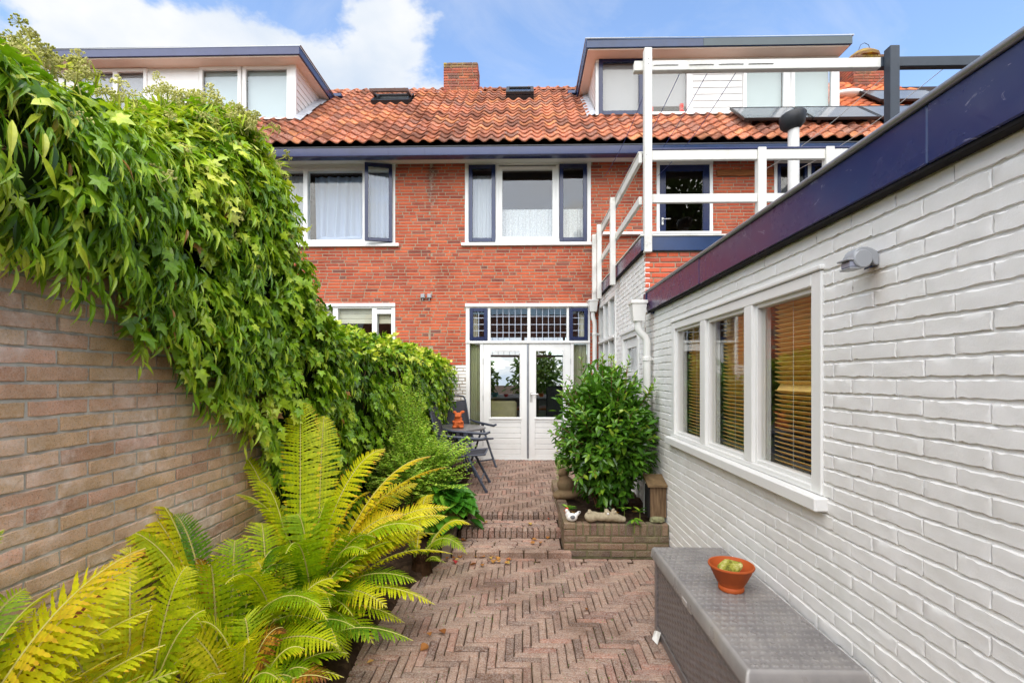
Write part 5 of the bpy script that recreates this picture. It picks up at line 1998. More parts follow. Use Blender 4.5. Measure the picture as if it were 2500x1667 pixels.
UP = struct('upper_patio', (0, 6, 0.17))
def up_z(x, y): return 0.170 + (y - 4.83) * 0.005
mb = MB()
mb.add([(-1.62, 4.83, .158), (1.25, 4.83, .158), (1.25, 7.96, .176), (-1.62, 7.96, .176)], [(0, 1, 2, 3)])
mb.build('joint_sand', M['joint'], UP)
herring(UP, -1.55, 1.24, 4.95, 7.93, 0.17, M['paver'], 300, 73, zfn=up_z, inside=lambda x, y: not (x > .44 and y < 6.0) and not (x < -0.62 - 0.0 * y and y < 5.2))
ST = struct('garden_steps', (0, 4.4, 0))
# three low risers: laid bricks on treads, edge bricks at each nosing
def row_x(y, z, x0, x1, seed, l=0.194): return [(p[0], y, z, p[3]) for p in courses(Plane('Y', 0, 1), x0, x1, 0, 0.03, 0.05, l, 0.009, (), 'wild', seed, 0.15)]
rows = []
for k in range(6): rows += row_x(4.19 + k * .049, 0.056, -0.60, 0.335, 80 + k)
for k in range(5): rows += row_x(4.58 + k * .049, 0.128, -0.57, 0.335, 90 + k)
lay(ST, M['paver'], rows, 0.194, 0.0435, 0.05, R_UP_X, nvar=6, bev=0.007, nparts=120, name='step_brick', rest='tread', seed=81, rough=0.002, wob=0.002)
nos = []
x = -0.60
while x < 0.32:
    nos.append((x + .097, 4.142, 0.0585, 0.196)); x += 0.205
lay(ST, M['paver'], nos, 0.194, 0.062, 0.07, R_UP_X, nvar=5, bev=0.011, nparts=20, name='step_brick', rest='nosing', seed=82, rough=0.003, wob=0.003)
nos2, nos3 = [], []
x = -0.57
while x < 0.33:
    nos2.append((x + .025, 4.51, 0.132, 0.10)); x += 0.0515
x = -0.56
while x < 0.33:
    nos3.append((x + .025, 4.87, 0.174, 0.10)); x += 0.0515
lay(ST, M['paver'], nos2, 0.10, 0.044, 0.075, R_UP_Y, nvar=5, bev=0.010, nx=3, nparts=30, name='step_brick', rest='nosing', seed=83, rough=0.003, wob=0.003)
lay(ST, M['paver'], nos3, 0.10, 0.044, 0.055, R_UP_Y, nvar=5, bev=0.008, nx=3, nparts=30, name='step_brick', rest='nosing', seed=84, rough=0.003, wob=0.003)
mb = MB()
mb.cbox((-0.62, 4.125, -.05), (0.34, 4.47, .044), .004)
mb.cbox((-0.60, 4.475, -.05), (0.34, 4.835, .116), .004)
mb.build('bedding', M['joint'], ST)
# kerb slab beside the steps and the soil beds
mb = MB()
mb.prism([(4.08, -.02), (4.55, -.02), (4.95, .20), (4.95, .235), (4.5, .20), (4.08, .115)], 0, -0.685, -0.615)
tag(mb.build('kerb_slab', M['concrete']), 'worn sloping slab edging the bed beside the brick steps', 'kerb slab')

def bed(name, x0, x1, y0, y1, zfn, seed, nx=24, ny=50):
    V = []
    for j in range(ny + 1):
        for i in range(nx + 1):
            x, y = x0 + (x1 - x0) * i / nx, y0 + (y1 - y0) * j / ny
            V.append((x, y, zfn(x, y) + 0.025 * mnoise.noise(Vector((x * 5, y * 5, seed))) + 0.012 * mnoise.noise(Vector((x * 18, y * 18, seed)))))
    F = [(j * (nx + 1) + i, j * (nx + 1) + i + 1, (j + 1) * (nx + 1) + i + 1, (j + 1) * (nx + 1) + i) for j in range(ny) for i in range(nx)]
    o = link(name, fast_mesh(name, V, F, M['soil'], smooth=True))
    o['kind'] = 'structure'
    return o


bed('planting_bed', -1.63, -0.69, -0.5, 7.2, lambda x, y: 0.035 + max(0, min(1, (y - 3.9) / 1.0)) * 0.16 - (0.06 if x > -0.72 - (0.2 if y < 3 else 0.2 * max(0, 4 - y)) else 0), 3)

# ------------------------------------------------------------------ raised brick planter
PB = thing('brick_planter', 'low mossy brick planter holding the laurel beside the steps', 'planter', (0.8, 4.8, 0))
PX0, PX1, PY0, PY1 = 0.352, 1.246, 4.14, 5.95
PF = Plane('Y', PY0, -1)
pl = [p for p in courses(PF, PX0, PX1, 0.0, 0.185, 0.0615, 0.193, 0.012, (), 'half', 91)]
lay(PB, M['planter'], pl, 0.193, 0.0495, 0.09, R_FACE_Y, nvar=6, bev=0.005, nparts=40, seed=91, rough=0.002, wob=0.002)
sold = []
x = PX0 + 0.112
while x < PX1 - .02:
    sold.append((x + .024, PY0, 0.234, 0.094)); x += 0.0605
R_SOLD = [[0, 0, 1], [0, 1, 0], [-1, 0, 0]]   # upright bricks
lay(PB, M['planter'], sold, 0.094, 0.0475, 0.095, R_SOLD, nvar=6, bev=0.005, nx=3, nparts=30, seed=92, rough=0.002, wob=0.002)
cor = [(PX0 + .05, PY0, 0.209, 0.098), (PX0 + .05, PY0, 0.266, 0.098)]
lay(PB, M['planter'], cor, 0.098, 0.049, 0.09, R_FACE_Y, nvar=2, bev=0.005, nx=3, nparts=5, seed=93, rough=0.002, wob=0.002)
PSD = Plane('X', PX0, -1)
pl = courses(PSD, PY0 + .095, PY1, 0.0, 0.29, 0.0585, 0.2, 0.012, (), 'half', 94)
lay(PB, M['planter'], pl, 0.2, 0.047, 0.09, R_FACE_NX, nvar=5, bev=0.005, nparts=60, seed=94, rough=0.002, wob=0.002)
mb = MB()
mb.cbox((PX0 + .007, PY0 + .007, -.03), (PX1, PY0 + .085, 0.279), .003)
mb.cbox((PX0 + .007, PY0 + .0855, -.03), (PX0 + .085, PY1, 0.283), .003)
mb.cbox((PX0 + .0855, PY1 - .08, -.03), (PX1, PY1, 0.283), .003)
mb.build('core', M['mortar_moss'], PB)
V, F = [], []
n1, n2 = 20, 36
for j in range(n2 + 1):
    for i in range(n1 + 1):
        x, y = PX0 + .08 + (PX1 - PX0 - .08) * i / n1, PY0 + .08 + (PY1 - PY0 - .12) * j / n2
        V.append((x, y, 0.25 + 0.03 * mnoise.noise(Vector((x * 6, y * 6, 2))) + .015 * mnoise.noise(Vector((x * 22, y * 22, 2)))))
F = [(j * (n1 + 1) + i, j * (n1 + 1) + i + 1, (j + 1) * (n1 + 1) + i + 1, (j + 1) * (n1 + 1) + i) for j in range(n2) for i in range(n1)]
o = link('soil', fast_mesh('soil', np.array(V) - np.array(wloc(PB)), F, M['soil'], smooth=True), PB)

# ================================================================== DECK BOX, BOWL AND STONE
DB = thing('storage_box', 'long grey resin garden storage box along the white wall', 'storage box', (1.0, 2.34, 0))
bx0, bx1, by0, by1 = 0.80, 1.205, 1.73, 2.955
mb = MB()
mb.cbox((bx0 + .012, by0 + .012, 0.012), (bx1 - .012, by1 - .012, 0.445), .008)
mb.build('body', M['boxplastic_dark'], DB)
# lid with a soft rim and a cast tread pattern
nx_, ny_ = 84, 250
lx0, lx1, ly0, ly1 = bx0 - .012, bx1 + .012, by0 - .014, by1 + .012
def tread(u, v):
    # little curved bars, every second row shifted
    cu, cv = 0.036, 0.044
    row = math.floor(v / cv)
    uu = (u + (cu / 2 if row % 2 else 0)) % cu - cu / 2
    vv = v % cv - cv / 2
    d = abs(vv - 0.5 * uu * (1 if row % 2 else -1) - 0.004) / 0.0055
    r = math.exp(-d * d) * (1 if 0 < uu < cu * 0.42 else 0.0)
    d2 = abs(uu + 0.006 * math.cos(vv * 90)) / 0.0058
    if vv > -0.004: r = max(r, 0.9 * math.exp(-d2 * d2))
    return r
V, F = [], []
for j in range(ny_ + 1):
    for i in range(nx_ + 1):
        u, v = lx0 + (lx1 - lx0) * i / nx_, ly0 + (ly1 - ly0) * j / ny_
        e = min(u - lx0, lx1 - u, v - ly0, ly1 - v)
        z = 0.508 - 0.012 * max(0, 1 - e / 0.014) ** 2
        if e > 0.025: z += 0.0046 * tread(u, v)
        V.append((u, v, z))
F = [(j * (nx_ + 1) + i, j * (nx_ + 1) + i + 1, (j + 1) * (nx_ + 1) + i + 1, (j + 1) * (nx_ + 1) + i) for j in range(ny_) for i in range(nx_)]
lip = [i for i in range(nx_ + 1)] + [(j) * (nx_ + 1) + nx_ for j in range(1, ny_ + 1)] + [ny_ * (nx_ + 1) + i for i in range(nx_ - 1, -1, -1)] + [j * (nx_ + 1) for j in range(ny_ - 1, 0, -1)]
b0 = len(V)
for k in lip:
    x, y, z = V[k]
    V.append((x + (0.006 if x > 1.1 else (-0.006 if x < 0.9 and abs(x - lx0) < .001 else 0)), y + (-.006 if abs(y - ly0) < .001 else (.006 if abs(y - ly1) < .001 else 0)), 0.448))
for k in range(len(lip)):
    k2 = (k + 1) % len(lip)
    F.append((lip[k2], lip[k], b0 + k, b0 + k2))
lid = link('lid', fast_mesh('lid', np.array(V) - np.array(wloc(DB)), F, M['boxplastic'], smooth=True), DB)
lid.data.set_sharp_from_angle(angle=math.radians(60))
# moulded front: overlapping scales pressed into the panel
def panel(name, y0, y1, z0, z1, x, ny=150, nz=44):
    V = []
    for j in range(nz + 1):
        for i in range(ny + 1):
            y, z = y0 + (y1 - y0) * i / ny, z0 + (z1 - z0) * j / nz
            cv, ch = 0.045, 0.034
            col = math.floor(y / cv)
            zz = (z + (ch / 2 if col % 2 else 0)) % ch / ch
            yy = abs(y % cv / cv - 0.5) * 2
            h = 0.010 * (zz ** 1.2) * (1 - 0.5 * yy * yy)
            e = min(y - y0, y1 - y, z - z0, z1 - z)
            V.append((x - (h if e > .006 else 0.0), y, z))
    F = [(j * (ny + 1) + i, j * (ny + 1) + i + 1, (j + 1) * (ny + 1) + i + 1, (j + 1) * (ny + 1) + i) for j in range(nz) for i in range(ny)]
    return link(name, fast_mesh(name, np.array(V) - np.array(wloc(DB)), [f[::-1] for f in F], M['boxplastic_dark'], smooth=True), DB)


panel('front_panel', by0 + .06, by1 - .05, 0.06, 0.405, bx0 + .010)
mb = MB()
mb.cbox((bx0, by0, 0.0), (bx0 + .03, by0 + .055, .446), .006)
mb.cbox((bx0, by1 - .045, 0.0), (bx0 + .03, by1, .446), .006)
mb.cbox((bx0 + .001, by0 + .055, 0.408), (bx0 + .03, by1 - .045, .446), .006)
mb.cbox((bx0 + .001, by0 + .055, 0.0), (bx0 + .03, by1 - .045, .055), .006)
mb.cbox((bx0 + .03, by0, 0.0), (bx1, by0 + .010, .446), .003)
mb.build('frame', M['boxplastic_dark'], DB)
mb = MB()
mb.cbox((bx0 - .006, 2.30, .415), (bx0 + .004, 2.42, .447), .004)
mb.cbox((bx0 - .019, 2.325, .438), (bx0 - .011, 2.395, .466), .003)
mb.build('latch', M['boxplastic'], DB)
mb = MB()
mb.cbox((0.92, by0 - .006, .39), (1.09, by0 + .004, .415), .004)
mb.build('handle', M['darkplastic'], DB)
mb = MB()
rng = np.random.RandomState(3)
mb.add([(.775, 2.80, .0), (.755, 2.84, .012), (.79, 2.86, .05), (.80, 2.82, .06), (.785, 2.90, .03)], [(0, 1, 2), (0, 2, 3), (1, 4, 2)])
o = mb.build('plastic_scrap', M['scrap'])
o.modifiers.new('t', 'SOLIDIFY').thickness = .002
tag(o, 'crumpled white plastic scrap at the foot of the storage box', 'scrap')

BWL = Vector((1.012, 2.37, 0.5095))
t = thing('terracotta_bowl', 'orange terracotta bowl on the storage box lid', 'bowl', BWL)
mb = MB()
pr = [(0.044, 0), (0.047, 0.004), (0.047, 0.016), (0.043, 0.020), (0.052, 0.032), (0.056, 0.042), (0.058, 0.043), (0.062, 0.055), (0.064, 0.056), (0.069, 0.070), (0.071, 0.071), (0.078, 0.092), (0.083, 0.094), (0.085, 0.099), (0.083, 0.104), (0.079, 0.103), (0.070, 0.075), (0.058, 0.048), (0.03, 0.036), (0.005, 0.035)]
mb.lathe([(a * 1.25, b * 1.2) for a, b in pr], 40, tuple(BWL))
mb.build('bowl', M['terra_bowl'], t, smooth=50)
bm = bmesh.new()
rng = np.random.RandomState(12)
for k in range(15):
    p = Vector(rng.normal(size=3)).normalized()
    bm.verts.new((p.x * .072, p.y * .058, p.z * .044))
bmesh.ops.convex_hull(bm, input=bm.verts)
bmesh.ops.bevel(bm, geom=bm.edges[:], offset=.004, segments=2, affect='EDGES')
bmesh.ops.recalc_face_normals(bm, faces=bm.faces)
me = bpy.data.meshes.new('mossy_stone'); bm.to_mesh(me); bm.free()
me.materials.append(M['moss'])
o = link('mossy_stone', me)
o.location = BWL + Vector((-.004, 0, .103))
o.rotation_euler = (.1, -.25, .4)
tag(o, 'pale green mossy stone lying in the terracotta bowl', 'stone')


# ================================================================== GARDEN FURNITURE
def garden_chair(label, x, y, rz, z=0.172):
    t = thing('garden_chair', label, 'chair', (x, y, z), rz, 'dark folding garden chairs round the table')
    def part(nm, mb, m, sm=False): return mb.build(nm, M[m], t, smooth=sm, local=True)
    for sx in (-1, 1):
        X = sx * .275
        for (yy, nm) in ((-.29, 'leg'), (.31, 'leg')):
            m = MB(); m.tube([(X, .02, .60), (X, .02 + (yy - .02) * .5, .30), (X, yy, 0.012)], .0165, 8)
            m.lathe([(.019, 0), (.019, .03)], 8, (X, yy, 0))
            part(nm, m, 'anthracite', 40)
        m = MB(); m.tube([(X, .33, .69), (X, .20, .665), (X, -.10, .640), (X, -.24, .632), (X * .98, -.30, .655)], [.013, .017, .019, .019, .014], 8)
        part('armrest', m, 'anthracite', True)
        m = MB(); m.tube([(sx * .235, -.27, .445), (sx * .235, -.10, .43), (sx * .235, .20, .405), (sx * .235, .30, .62), (sx * .235, .40, 1.0), (sx * .215, .42, 1.055)], .0125, 8)
        part('side_rail', m, 'anthracite', 40)
        m = MB(); m.cbox((X - .014, -.005, .57), (X + .014, .045, .66), .006)
        part('joint', m, 'anthracite')
    m = MB(); m.tube([(-.215, .42, 1.055), (-.12, .432, 1.075), (.12, .432, 1.075), (.215, .42, 1.055)], .0125, 8); part('top_rail', m, 'anthracite', True)
    for (yy, zz) in ((-.22, .125), (.24, .125)):
        m = MB(); m.tube([(-.275, yy, zz), (.275, yy, zz)], .011, 8); part('crossbar', m, 'anthracite', 40)
    m = MB(); m.tube([(-.235, -.27, .445), (.235, -.27, .445)], .0125, 8); part('front_rail', m, 'anthracite', 40)
    def sheet(p, nm):
        mb = MB()
        v = []
        for (yy, zz) in p:
            for k in range(5):
                u = k / 4 - .5
                v.append((u * .455, yy, zz - .012 * (1 - 4 * u * u)))
        n = len(p)
        f = [(i * 5 + k, i * 5 + k + 1, (i + 1) * 5 + k + 1, (i + 1) * 5 + k) for i in range(n - 1) for k in range(4)]
        mb.add(v, f)
        o = part(nm, mb, 'sling', True)
        o.modifiers.new('t', 'SOLIDIFY').thickness = .004
    sheet([(-.27, .447), (-.15, .436), (.02, .42), (.19, .405)], 'seat')
    sheet([(.205, .415), (.25, .52), (.30, .65), (.35, .82), (.40, 1.0)], 'backrest')
    m = MB()
    for zz, yy in ((.93, .384), (.965, .393)):
        m.cbox((-.222, yy - .006, zz), (.222, yy + .003, zz + .006), .001)
    part('seam', m, 'anthracite')
    return t


garden_chair('dark folding garden chair in front, seen side on with its arm towards the steps', -0.72, 5.98, PI / 2)
garden_chair('dark folding garden chair behind the table, its sling back against the white brick', -0.80, 7.27, PI / 4)
t = thing('garden_table', 'round speckled grey garden table between the two folding chairs', 'table', (-0.92, 6.66, 0.175))
mb = MB()
mb.lathe([(.385, .645), (.405, .650), (.41, .662), (.405, .674), (.39, .677), (.02, .678)], 44, (-0.92, 6.66, .175))
mb.build('table_top', M['tabletop'], t, smooth=40)
for k in range(4):
    a = PI / 4 + k * PI / 2 + .3
    mb = MB()
    mb.tube([(-0.92 + .10 * math.cos(a), 6.66 + .10 * math.sin(a), .80), (-0.92 + .14 * math.cos(a), 6.66 + .14 * math.sin(a), .55), (-0.92 + .33 * math.cos(a), 6.66 + .33 * math.sin(a), .19)], .014, 8)
    mb.build('leg', M['anthracite'], t, smooth=40)
mb = MB(); mb.lathe([(.13, .79), (.13, .818)], 20, (-0.92, 6.66, 0)); mb.build('hub', M['anthracite'], t, smooth=40)

RB = Vector((-0.868, 6.50, 0.853))
def V3(x, y, z): return RB + Vector((x, y, z))
o = sculpt('terracotta_figure', [(V3(0, 0, .055), (.078, .066, .062)), (V3(-.045, -.03, .018), (.036, .05, .022)), (V3(.045, -.03, .018), (.036, .05, .022)), (V3(0, 0, .115), (.055, .05, .05)),
    (V3(0, -.012, .172), (.048, .05, .038)), (V3(-.018, -.05, .160), (.026, .022, .020)), (V3(.014, -.052, .160), (.026, .022, .020)), (V3(-.048, .012, .208), (.028, .014, .022), Matrix.Rotation(.5, 3, 'Y')), (V3(.052, .012, .212), (.036, .014, .020), Matrix.Rotation(-.3, 3, 'Y')),
    (V3(-.058, -.045, .088), (.018, .03, .018)), (V3(.058, -.045, .088), (.018, .03, .018)), (V3(.02, -.058, .078), (.03, .016, .014))], 'terracotta', None, .006, 3)
tag(o, 'orange terracotta animal figure with ears sitting on the round table', 'figurine')

# ================================================================== THINGS ON THE PLANTER
H0 = Vector((0.425, 4.192, 0.292))
t = thing('ceramic_hen', 'small white ceramic hen with a red comb on the planter corner', 'figurine', H0)
def hv(x, y, z): return H0 + Vector((x, y, z))
o = sculpt('body', [(hv(0, 0, .036), (.050, .036, .036)), (hv(-.034, 0, .060), (.022, .022, .034)), (hv(-.044, 0, .092), (.016, .016, .018)), (hv(.040, 0, .058), (.026, .016, .018), Matrix.Rotation(-.6, 3, 'Y')), (hv(.060, 0, .076), (.02, .012, .014), Matrix.Rotation(-.5, 3, 'Y'))], 'porcelain', None, .0035, 3)
o.parent = t
for v_ in o.data.vertices: v_.co -= H0
for (x, s) in ((0.004, 1), (.064, .55)):
    mb = MB(); mb.ball(hv(x, -.030 if s == 1 else -.002, .044 if s == 1 else .080), (.022 * s, .011, .018 * s), 12, 8); mb.build('wing' if s == 1 else 'tail', M['greypaint'], t, smooth=True)
mb = MB()
for k in range(3): mb.ball(hv(-.050 + k * .008, 0, .112 - .002 * abs(k - 1)), (.006, .004, .009), 8, 6)
mb.ball(hv(-.052, -.004, .078), (.005, .004, .008), 8, 6)
mb.build('comb', M['redpaint'], t, smooth=True)
mb = MB(); mb.tube([hv(-.058, 0, .094), hv(-.070, 0, .090)], [.005, .001], 6); mb.build('beak', M['terracotta'], t)

HP = Vector((0.71, 4.20, 0.286))
def pv(x, y, z): return HP + Vector((x, y, z))
t = thing('stone_hippo', 'grey stone hippo head ornament lying along the planter edge', 'ornament', HP)
o = sculpt('head', [(pv(-.118, 0, .046), (.058, .055, .046)), (pv(-.09, 0, .05), (.05, .05, .04)), (pv(-.03, 0, .045), (.07, .046, .036)), (pv(.03, 0, .048), (.055, .05, .044)), (pv(.085, 0, .042), (.045, .046, .04)), (pv(.125, 0, .032), (.035, .044, .032)), (pv(.155, 0, .026), (.03, .04, .026)),
    (pv(-.138, -.025, .088), (.016, .014, .012)), (pv(-.128, .025, .092), (.016, .014, .012)), (pv(.02, -.024, .088), (.022, .018, .018)), (pv(.02, .026, .092), (.022, .018, .018)), (pv(.082, -.026, .090), (.014, .010, .022), Matrix.Rotation(.6, 3, 'Y')), (pv(.078, .03, .094), (.014, .010, .022), Matrix.Rotation(.6, 3, 'Y')), (pv(-.06, 0, .048), (.06, .046, .034)), (pv(.06, 0, .046), (.055, .046, .036)), (pv(.105, 0, .036), (.045, .043, .034))], 'stone', None, .005, 7)
o.parent = t
for v_ in o.data.vertices: v_.co -= HP
mb = MB(); mb.ball(pv(.022, -.040, .082), (.011, .007, .010), 10, 7); mb.build('eye', M['porcelain'], t, smooth=True)

SG = Vector((0.45, 5.02, 0.285))
def sv(x, y, z): return SG + Vector((x, y, z))
o = sculpt('stone_figure', [(sv(.01, 0, .045), (.135, .10, .055)), (sv(-.09, -.02, .035), (.05, .06, .04)), (sv(0, 0, .14), (.095, .085, .085)), (sv(-.02, 0, .20), (.06, .06, .05)), (sv(-.03, 0, .265), (.052, .05, .052)), (sv(-.06, -.02, .255), (.03, .03, .026))], 'stonebrown', None, .009, 4)
tag(o, 'weathered brown rounded stone figure at the left edge of the laurel', 'ornament')

BH = Vector((1.165, 4.26, 0.30))
t = thing('nest_box', 'old wooden nest box standing against the white wall on the planter', 'nest box', BH, 0)
mb = MB(); mb.cbox((1.105, 4.215, .325), (1.228, 4.228, .585), .003); mb.build('side_board', M['grain'], t)
mb = MB(); mb.cbox((1.105, 4.33, .325), (1.228, 4.343, .60), .003); mb.build('side_board', M['grain'], t)
mb = MB(); mb.cbox((1.090, 4.212, .320), (1.1045, 4.346, .592), .003); mb.build('front_board', M['blackfelt'], t)
mb = MB(); mb.cbox((1.2285, 4.212, .320), (1.243, 4.346, .60), .003); mb.build('back_board', M['grain'], t)
mb = MB(); mb.cbox((1.105, 4.2285, .325), (1.228, 4.3295, .338), .002); mb.build('floor_board', M['grain'], t)
mb = MB()
mb.prism([(4.185, .590), (4.36, .655), (4.36, .672), (4.185, .607)], 0, 1.078, 1.245)
mb.build('roof', M['oldwood'], t)
bm = bmesh.new(); bmesh.ops.create_icosphere(bm, subdivisions=3, radius=1)
for v_ in bm.verts: v_.co = Vector((v_.co.x * .062, v_.co.y * .05, max(-.3, min(.6, v_.co.z)) * .045)) * (1 + .22 * mnoise.noise(v_.co * 2.3))
me = bpy.data.meshes.new('green_stone'); bm.to_mesh(me); bm.free()
me.materials.append(simple('algae stone', lin(146, 144, 110), .95, .1, .25, 18, .8, 70, dirt=lin(96, 104, 66), dirt_amt=.7))
o = link('green_stone', me); o.location = (1.165, 4.215, .305)
tag(o, 'small greenish stone under the nest box at the wall end of the planter', 'stone')


# ================================================================== PLANTS
def split_leaves(parent, lf, P, tip, nor, size, rnd, m, nparts, nm='leaf', rest='foliage', far=None):
    """the leaves that show largest become parts, the others one stuff part"""
    n = len(P)
    q = [proj(p) for p in P]
    sc_ = np.array([(size[i] / q[i][2]) if q[i] and seen(P[i], 0) else -1 for i in range(n)])
    if far is not None: sc_ = sc_ * far
    order = np.argsort(-sc_)
    top = order[:nparts]
    top = top[sc_[top] > 0]
    mask = np.ones(n, bool); mask[top] = False
    if nparts:
        me = fast_mesh(nm, lf[0], lf[1], m)
        Rm = frames(tip[top], nor[top])
        w = wloc(parent)
        for i, k in enumerate(top):
            o = link(nm, me, parent)
            o.location = Vector(P[k]) - w
            o.rotation_mode = 'QUATERNION'
            o.rotation_quaternion = Matrix(Rm[i].tolist()).to_quaternion()
            o.scale = (size[k],) * 3
    if mask.any():
        scatter(rest, lf, P[mask], tip[mask], nor[mask], size[mask], rnd[mask], m, parent, 'stuff')


# ---------------------------------------------------------------- ivy over the garden wall
ZT = ([0.2, 1.0, 1.5, 1.76, 2.0, 2.36, 2.6, 2.85, 2.95, 3.03, 3.15, 3.4, 4.2, 7.0, 7.7], [2.35, 2.40, 2.50, 2.60, 2.60, 2.80, 2.88, 2.88, 2.68, 2.30, 2.02, 1.96, 1.92, 1.90, 1.82])
ZBT = ([0.2, 1.48, 2.0, 2.8, 2.92, 3.05, 7.7], [2.2, 1.97, 1.66, 1.20, 0.80, 0.12, 0.12])
AT = ([0.2, 1.5, 2.6, 2.95, 3.3, 4.5, 6.0, 7.7], [0.16, 0.18, 0.22, 0.22, 0.26, 0.36, 0.46, 0.50])
KT = ([0.2, 2.8, 3.2, 7.7], [0.30, 0.34, 0.62, 0.66])


def ivy_pt(y, t, push=0.0):
    zt, zb, a, k = (np.interp(y, *q) for q in (ZT, ZBT, AT, KT))
    a = a + push
    x_lo = a * (0.40 + 0.60 * np.sin(np.clip(t / k, 0, 1) * PI / 2))
    u = (t - k) / (1 - k)
    x_hi = a - (a + 0.14) * np.abs(u) ** 2.0
    x = np.where(t < k, x_lo, x_hi)
    z = zb + (zt + push * 0.6 - zb) * np.where(t <= 1, np.sin(np.clip(t, 0, 1) * PI / 2) ** 0.9, 1 - 1.6 * (t - 1) ** 1.3)
    lump = np.array([mnoise.noise(Vector((yy * 1.9, zz * 1.9, 3.3))) for yy, zz in zip(np.atleast_1d(y), np.atleast_1d(z))])
    return np.stack([-1.62 + x + 0.10 * lump, np.broadcast_to(y, x.shape) * 1.0, z + 0.05 * lump], axis=-1)


IV = thing('ivy', 'thick ivy with pale flower heads spilling over the garden wall and running to the house', 'ivy', (-1.55, 4.0, 0))
ny, nt_ = 90, 26
ys = np.linspace(0.3, 7.65, ny + 1); ts = np.linspace(0.10, 1.25, nt_ + 1)
YY, TT = np.meshgrid(ys, ts, indexing='ij')
V = ivy_pt(YY.ravel(), TT.ravel(), -0.10) - np.array(wloc(IV))
F = [(i * (nt_ + 1) + j, (i + 1) * (nt_ + 1) + j, (i + 1) * (nt_ + 1) + j + 1, i * (nt_ + 1) + j + 1) for i in range(ny) for j in range(nt_)]
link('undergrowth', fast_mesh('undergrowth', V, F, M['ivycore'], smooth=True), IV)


def ivy_leaves(n, y0, y1, seed, tlo=0.0, thi=1.12, layer=(-0.09, 0.05)):
    rng = np.random.RandomState(seed)
    y = rng.uniform(y0, y1, n)
    t = rng.uniform(tlo, thi, n)
    push = rng.uniform(*layer, n) + 0.0
    P = ivy_pt(y, t, 0.0)
    Py = ivy_pt(y + 0.02, t, 0.0) - P
    Pt = ivy_pt(y, t + 0.02, 0.0) - P
    N = np.cross(Py, Pt)
    N /= np.linalg.norm(N, axis=1)[:, None] + 1e-9
    # outward is towards the garden, or up on the crest
    s = np.sign(N[:, 0] * 0.6 + N[:, 2] * np.where(t > .8, 1.0, 0.2) + 1e-6)
    N *= s[:, None]
    P = P + N * push[:, None]
    return y, t, P, N, rng


def add_ivy(n, y0, y1, seed, lf, size, droop, nparts, jit=0.45, tlo=0.0, thi=1.12, hue=0.0, per=7, throw=0.10):
    """sprays of leaves: each spray leaves the mat, arches out and hangs"""
    ns = n // per
    y, t, P0, N0, rng = ivy_leaves(ns, y0, y1, seed, tlo, thi)
    # open pockets where the dark inside shows
    gap = np.array([mnoise.noise(Vector(p) * 4.5 + Vector((9, 1, 4))) for p in P0])
    keep = gap > -0.25
    P0, N0, t = P0[keep], N0[keep], t[keep]
    ns = len(P0)
    down = np.array([0, 0, -1.0])
    side = np.cross(N0, down); side /= np.linalg.norm(side, axis=1)[:, None] + 1e-9
    crest = np.clip((t - 0.72) / 0.3, 0, 1)[:, None]
    axis = N0 * (0.75 + 0.3 * crest) + down * droop * (0.55 - 0.9 * crest) + side * rng.normal(size=(ns, 1)) * 0.35
    axis /= np.linalg.norm(axis, axis=1)[:, None]
    reach = throw * rng.uniform(0.3, 1.25, (ns, 1))
    clump = np.array([0.5 + 0.5 * mnoise.noise(Vector(p) * 2.6) for p in P0])
    shue = 0.0 + 0.46 * clump + 0.42 * rng.rand(ns) + 0.22 * crest[:, 0] * rng.rand(ns) + hue
    Ps, Ts, Ns, Ss, Rs = [], [], [], [], []
    for k in range(per):
        u = (k + .5) / per
        ang = rng.uniform(-1.25, 1.25, (ns, 1)) * (1.1 - .3 * u)
        fall = down * (0.9 * droop * (1 - .6 * crest))
        tip = axis * (0.30 + 0.45 * u) + fall + side * np.sin(ang) * 0.9 + N0 * 0.15 + rng.normal(size=(ns, 3)) * jit * 0.4
        nor = N0 * 0.9 + np.array([0, 0, 0.65]) + rng.normal(size=(ns, 3)) * jit * 0.7
        Ps.append(P0 + axis * reach * u + down * reach * 0.6 * u * u + rng.normal(size=(ns, 3)) * 0.008)
        Ts.append(tip); Ns.append(nor)
        Ss.append(rng.uniform(*size, ns) * (1.05 - 0.25 * u))
        Rs.append(shue + 0.20 * u * u + rng.uniform(-.10, .10, ns))
    P, tip, nor, sz, rnd = np.vstack(Ps), np.vstack(Ts), np.vstack(Ns), np.concatenate(Ss), np.clip(np.concatenate(Rs), 0, .97)
    dead = rng.rand(len(P)) < 0.007
    rnd[dead] = 0.999
    split_leaves(IV, lf, P, tip, nor, sz, rnd, M['ivy'], nparts)


add_ivy(8200, 0.75, 2.75, 101, LEAF_NARROW, (0.055, 0.110), 1.0, 120, 0.55, throw=.13)
add_ivy(5600, 0.75, 2.85, 111, LEAF_NARROW2, (0.050, 0.090), 1.0, 60, 0.7, throw=.13)
add_ivy(2400, 0.75, 2.3, 102, LEAF_LOBED, (0.045, 0.09), 0.8, 40, 0.7, per=4)
add_ivy(4200, 2.1, 2.95, 112, LEAF_LOBED, (0.04, 0.085), 0.8, 60, 0.7, per=5, hue=.05)
add_ivy(4600, 2.6, 3.6, 103, LEAF_LOBED, (0.045, 0.085), 0.8, 0, 0.6, per=5, hue=.04)
add_ivy(1400, 2.8, 3.7, 104, LEAF_NARROW2, (0.06, 0.10), 1.0, 0, 0.5)
add_ivy(13500, 3.1, 7.72, 105, LEAF_LOBED, (0.045, 0.08), 0.85, 20, 0.6, hue=-0.09, per=6, throw=.11)
add_ivy(3000, 3.2, 7.6, 106, LEAF_NARROW, (0.06, 0.10), 1.0, 0, 0.5)
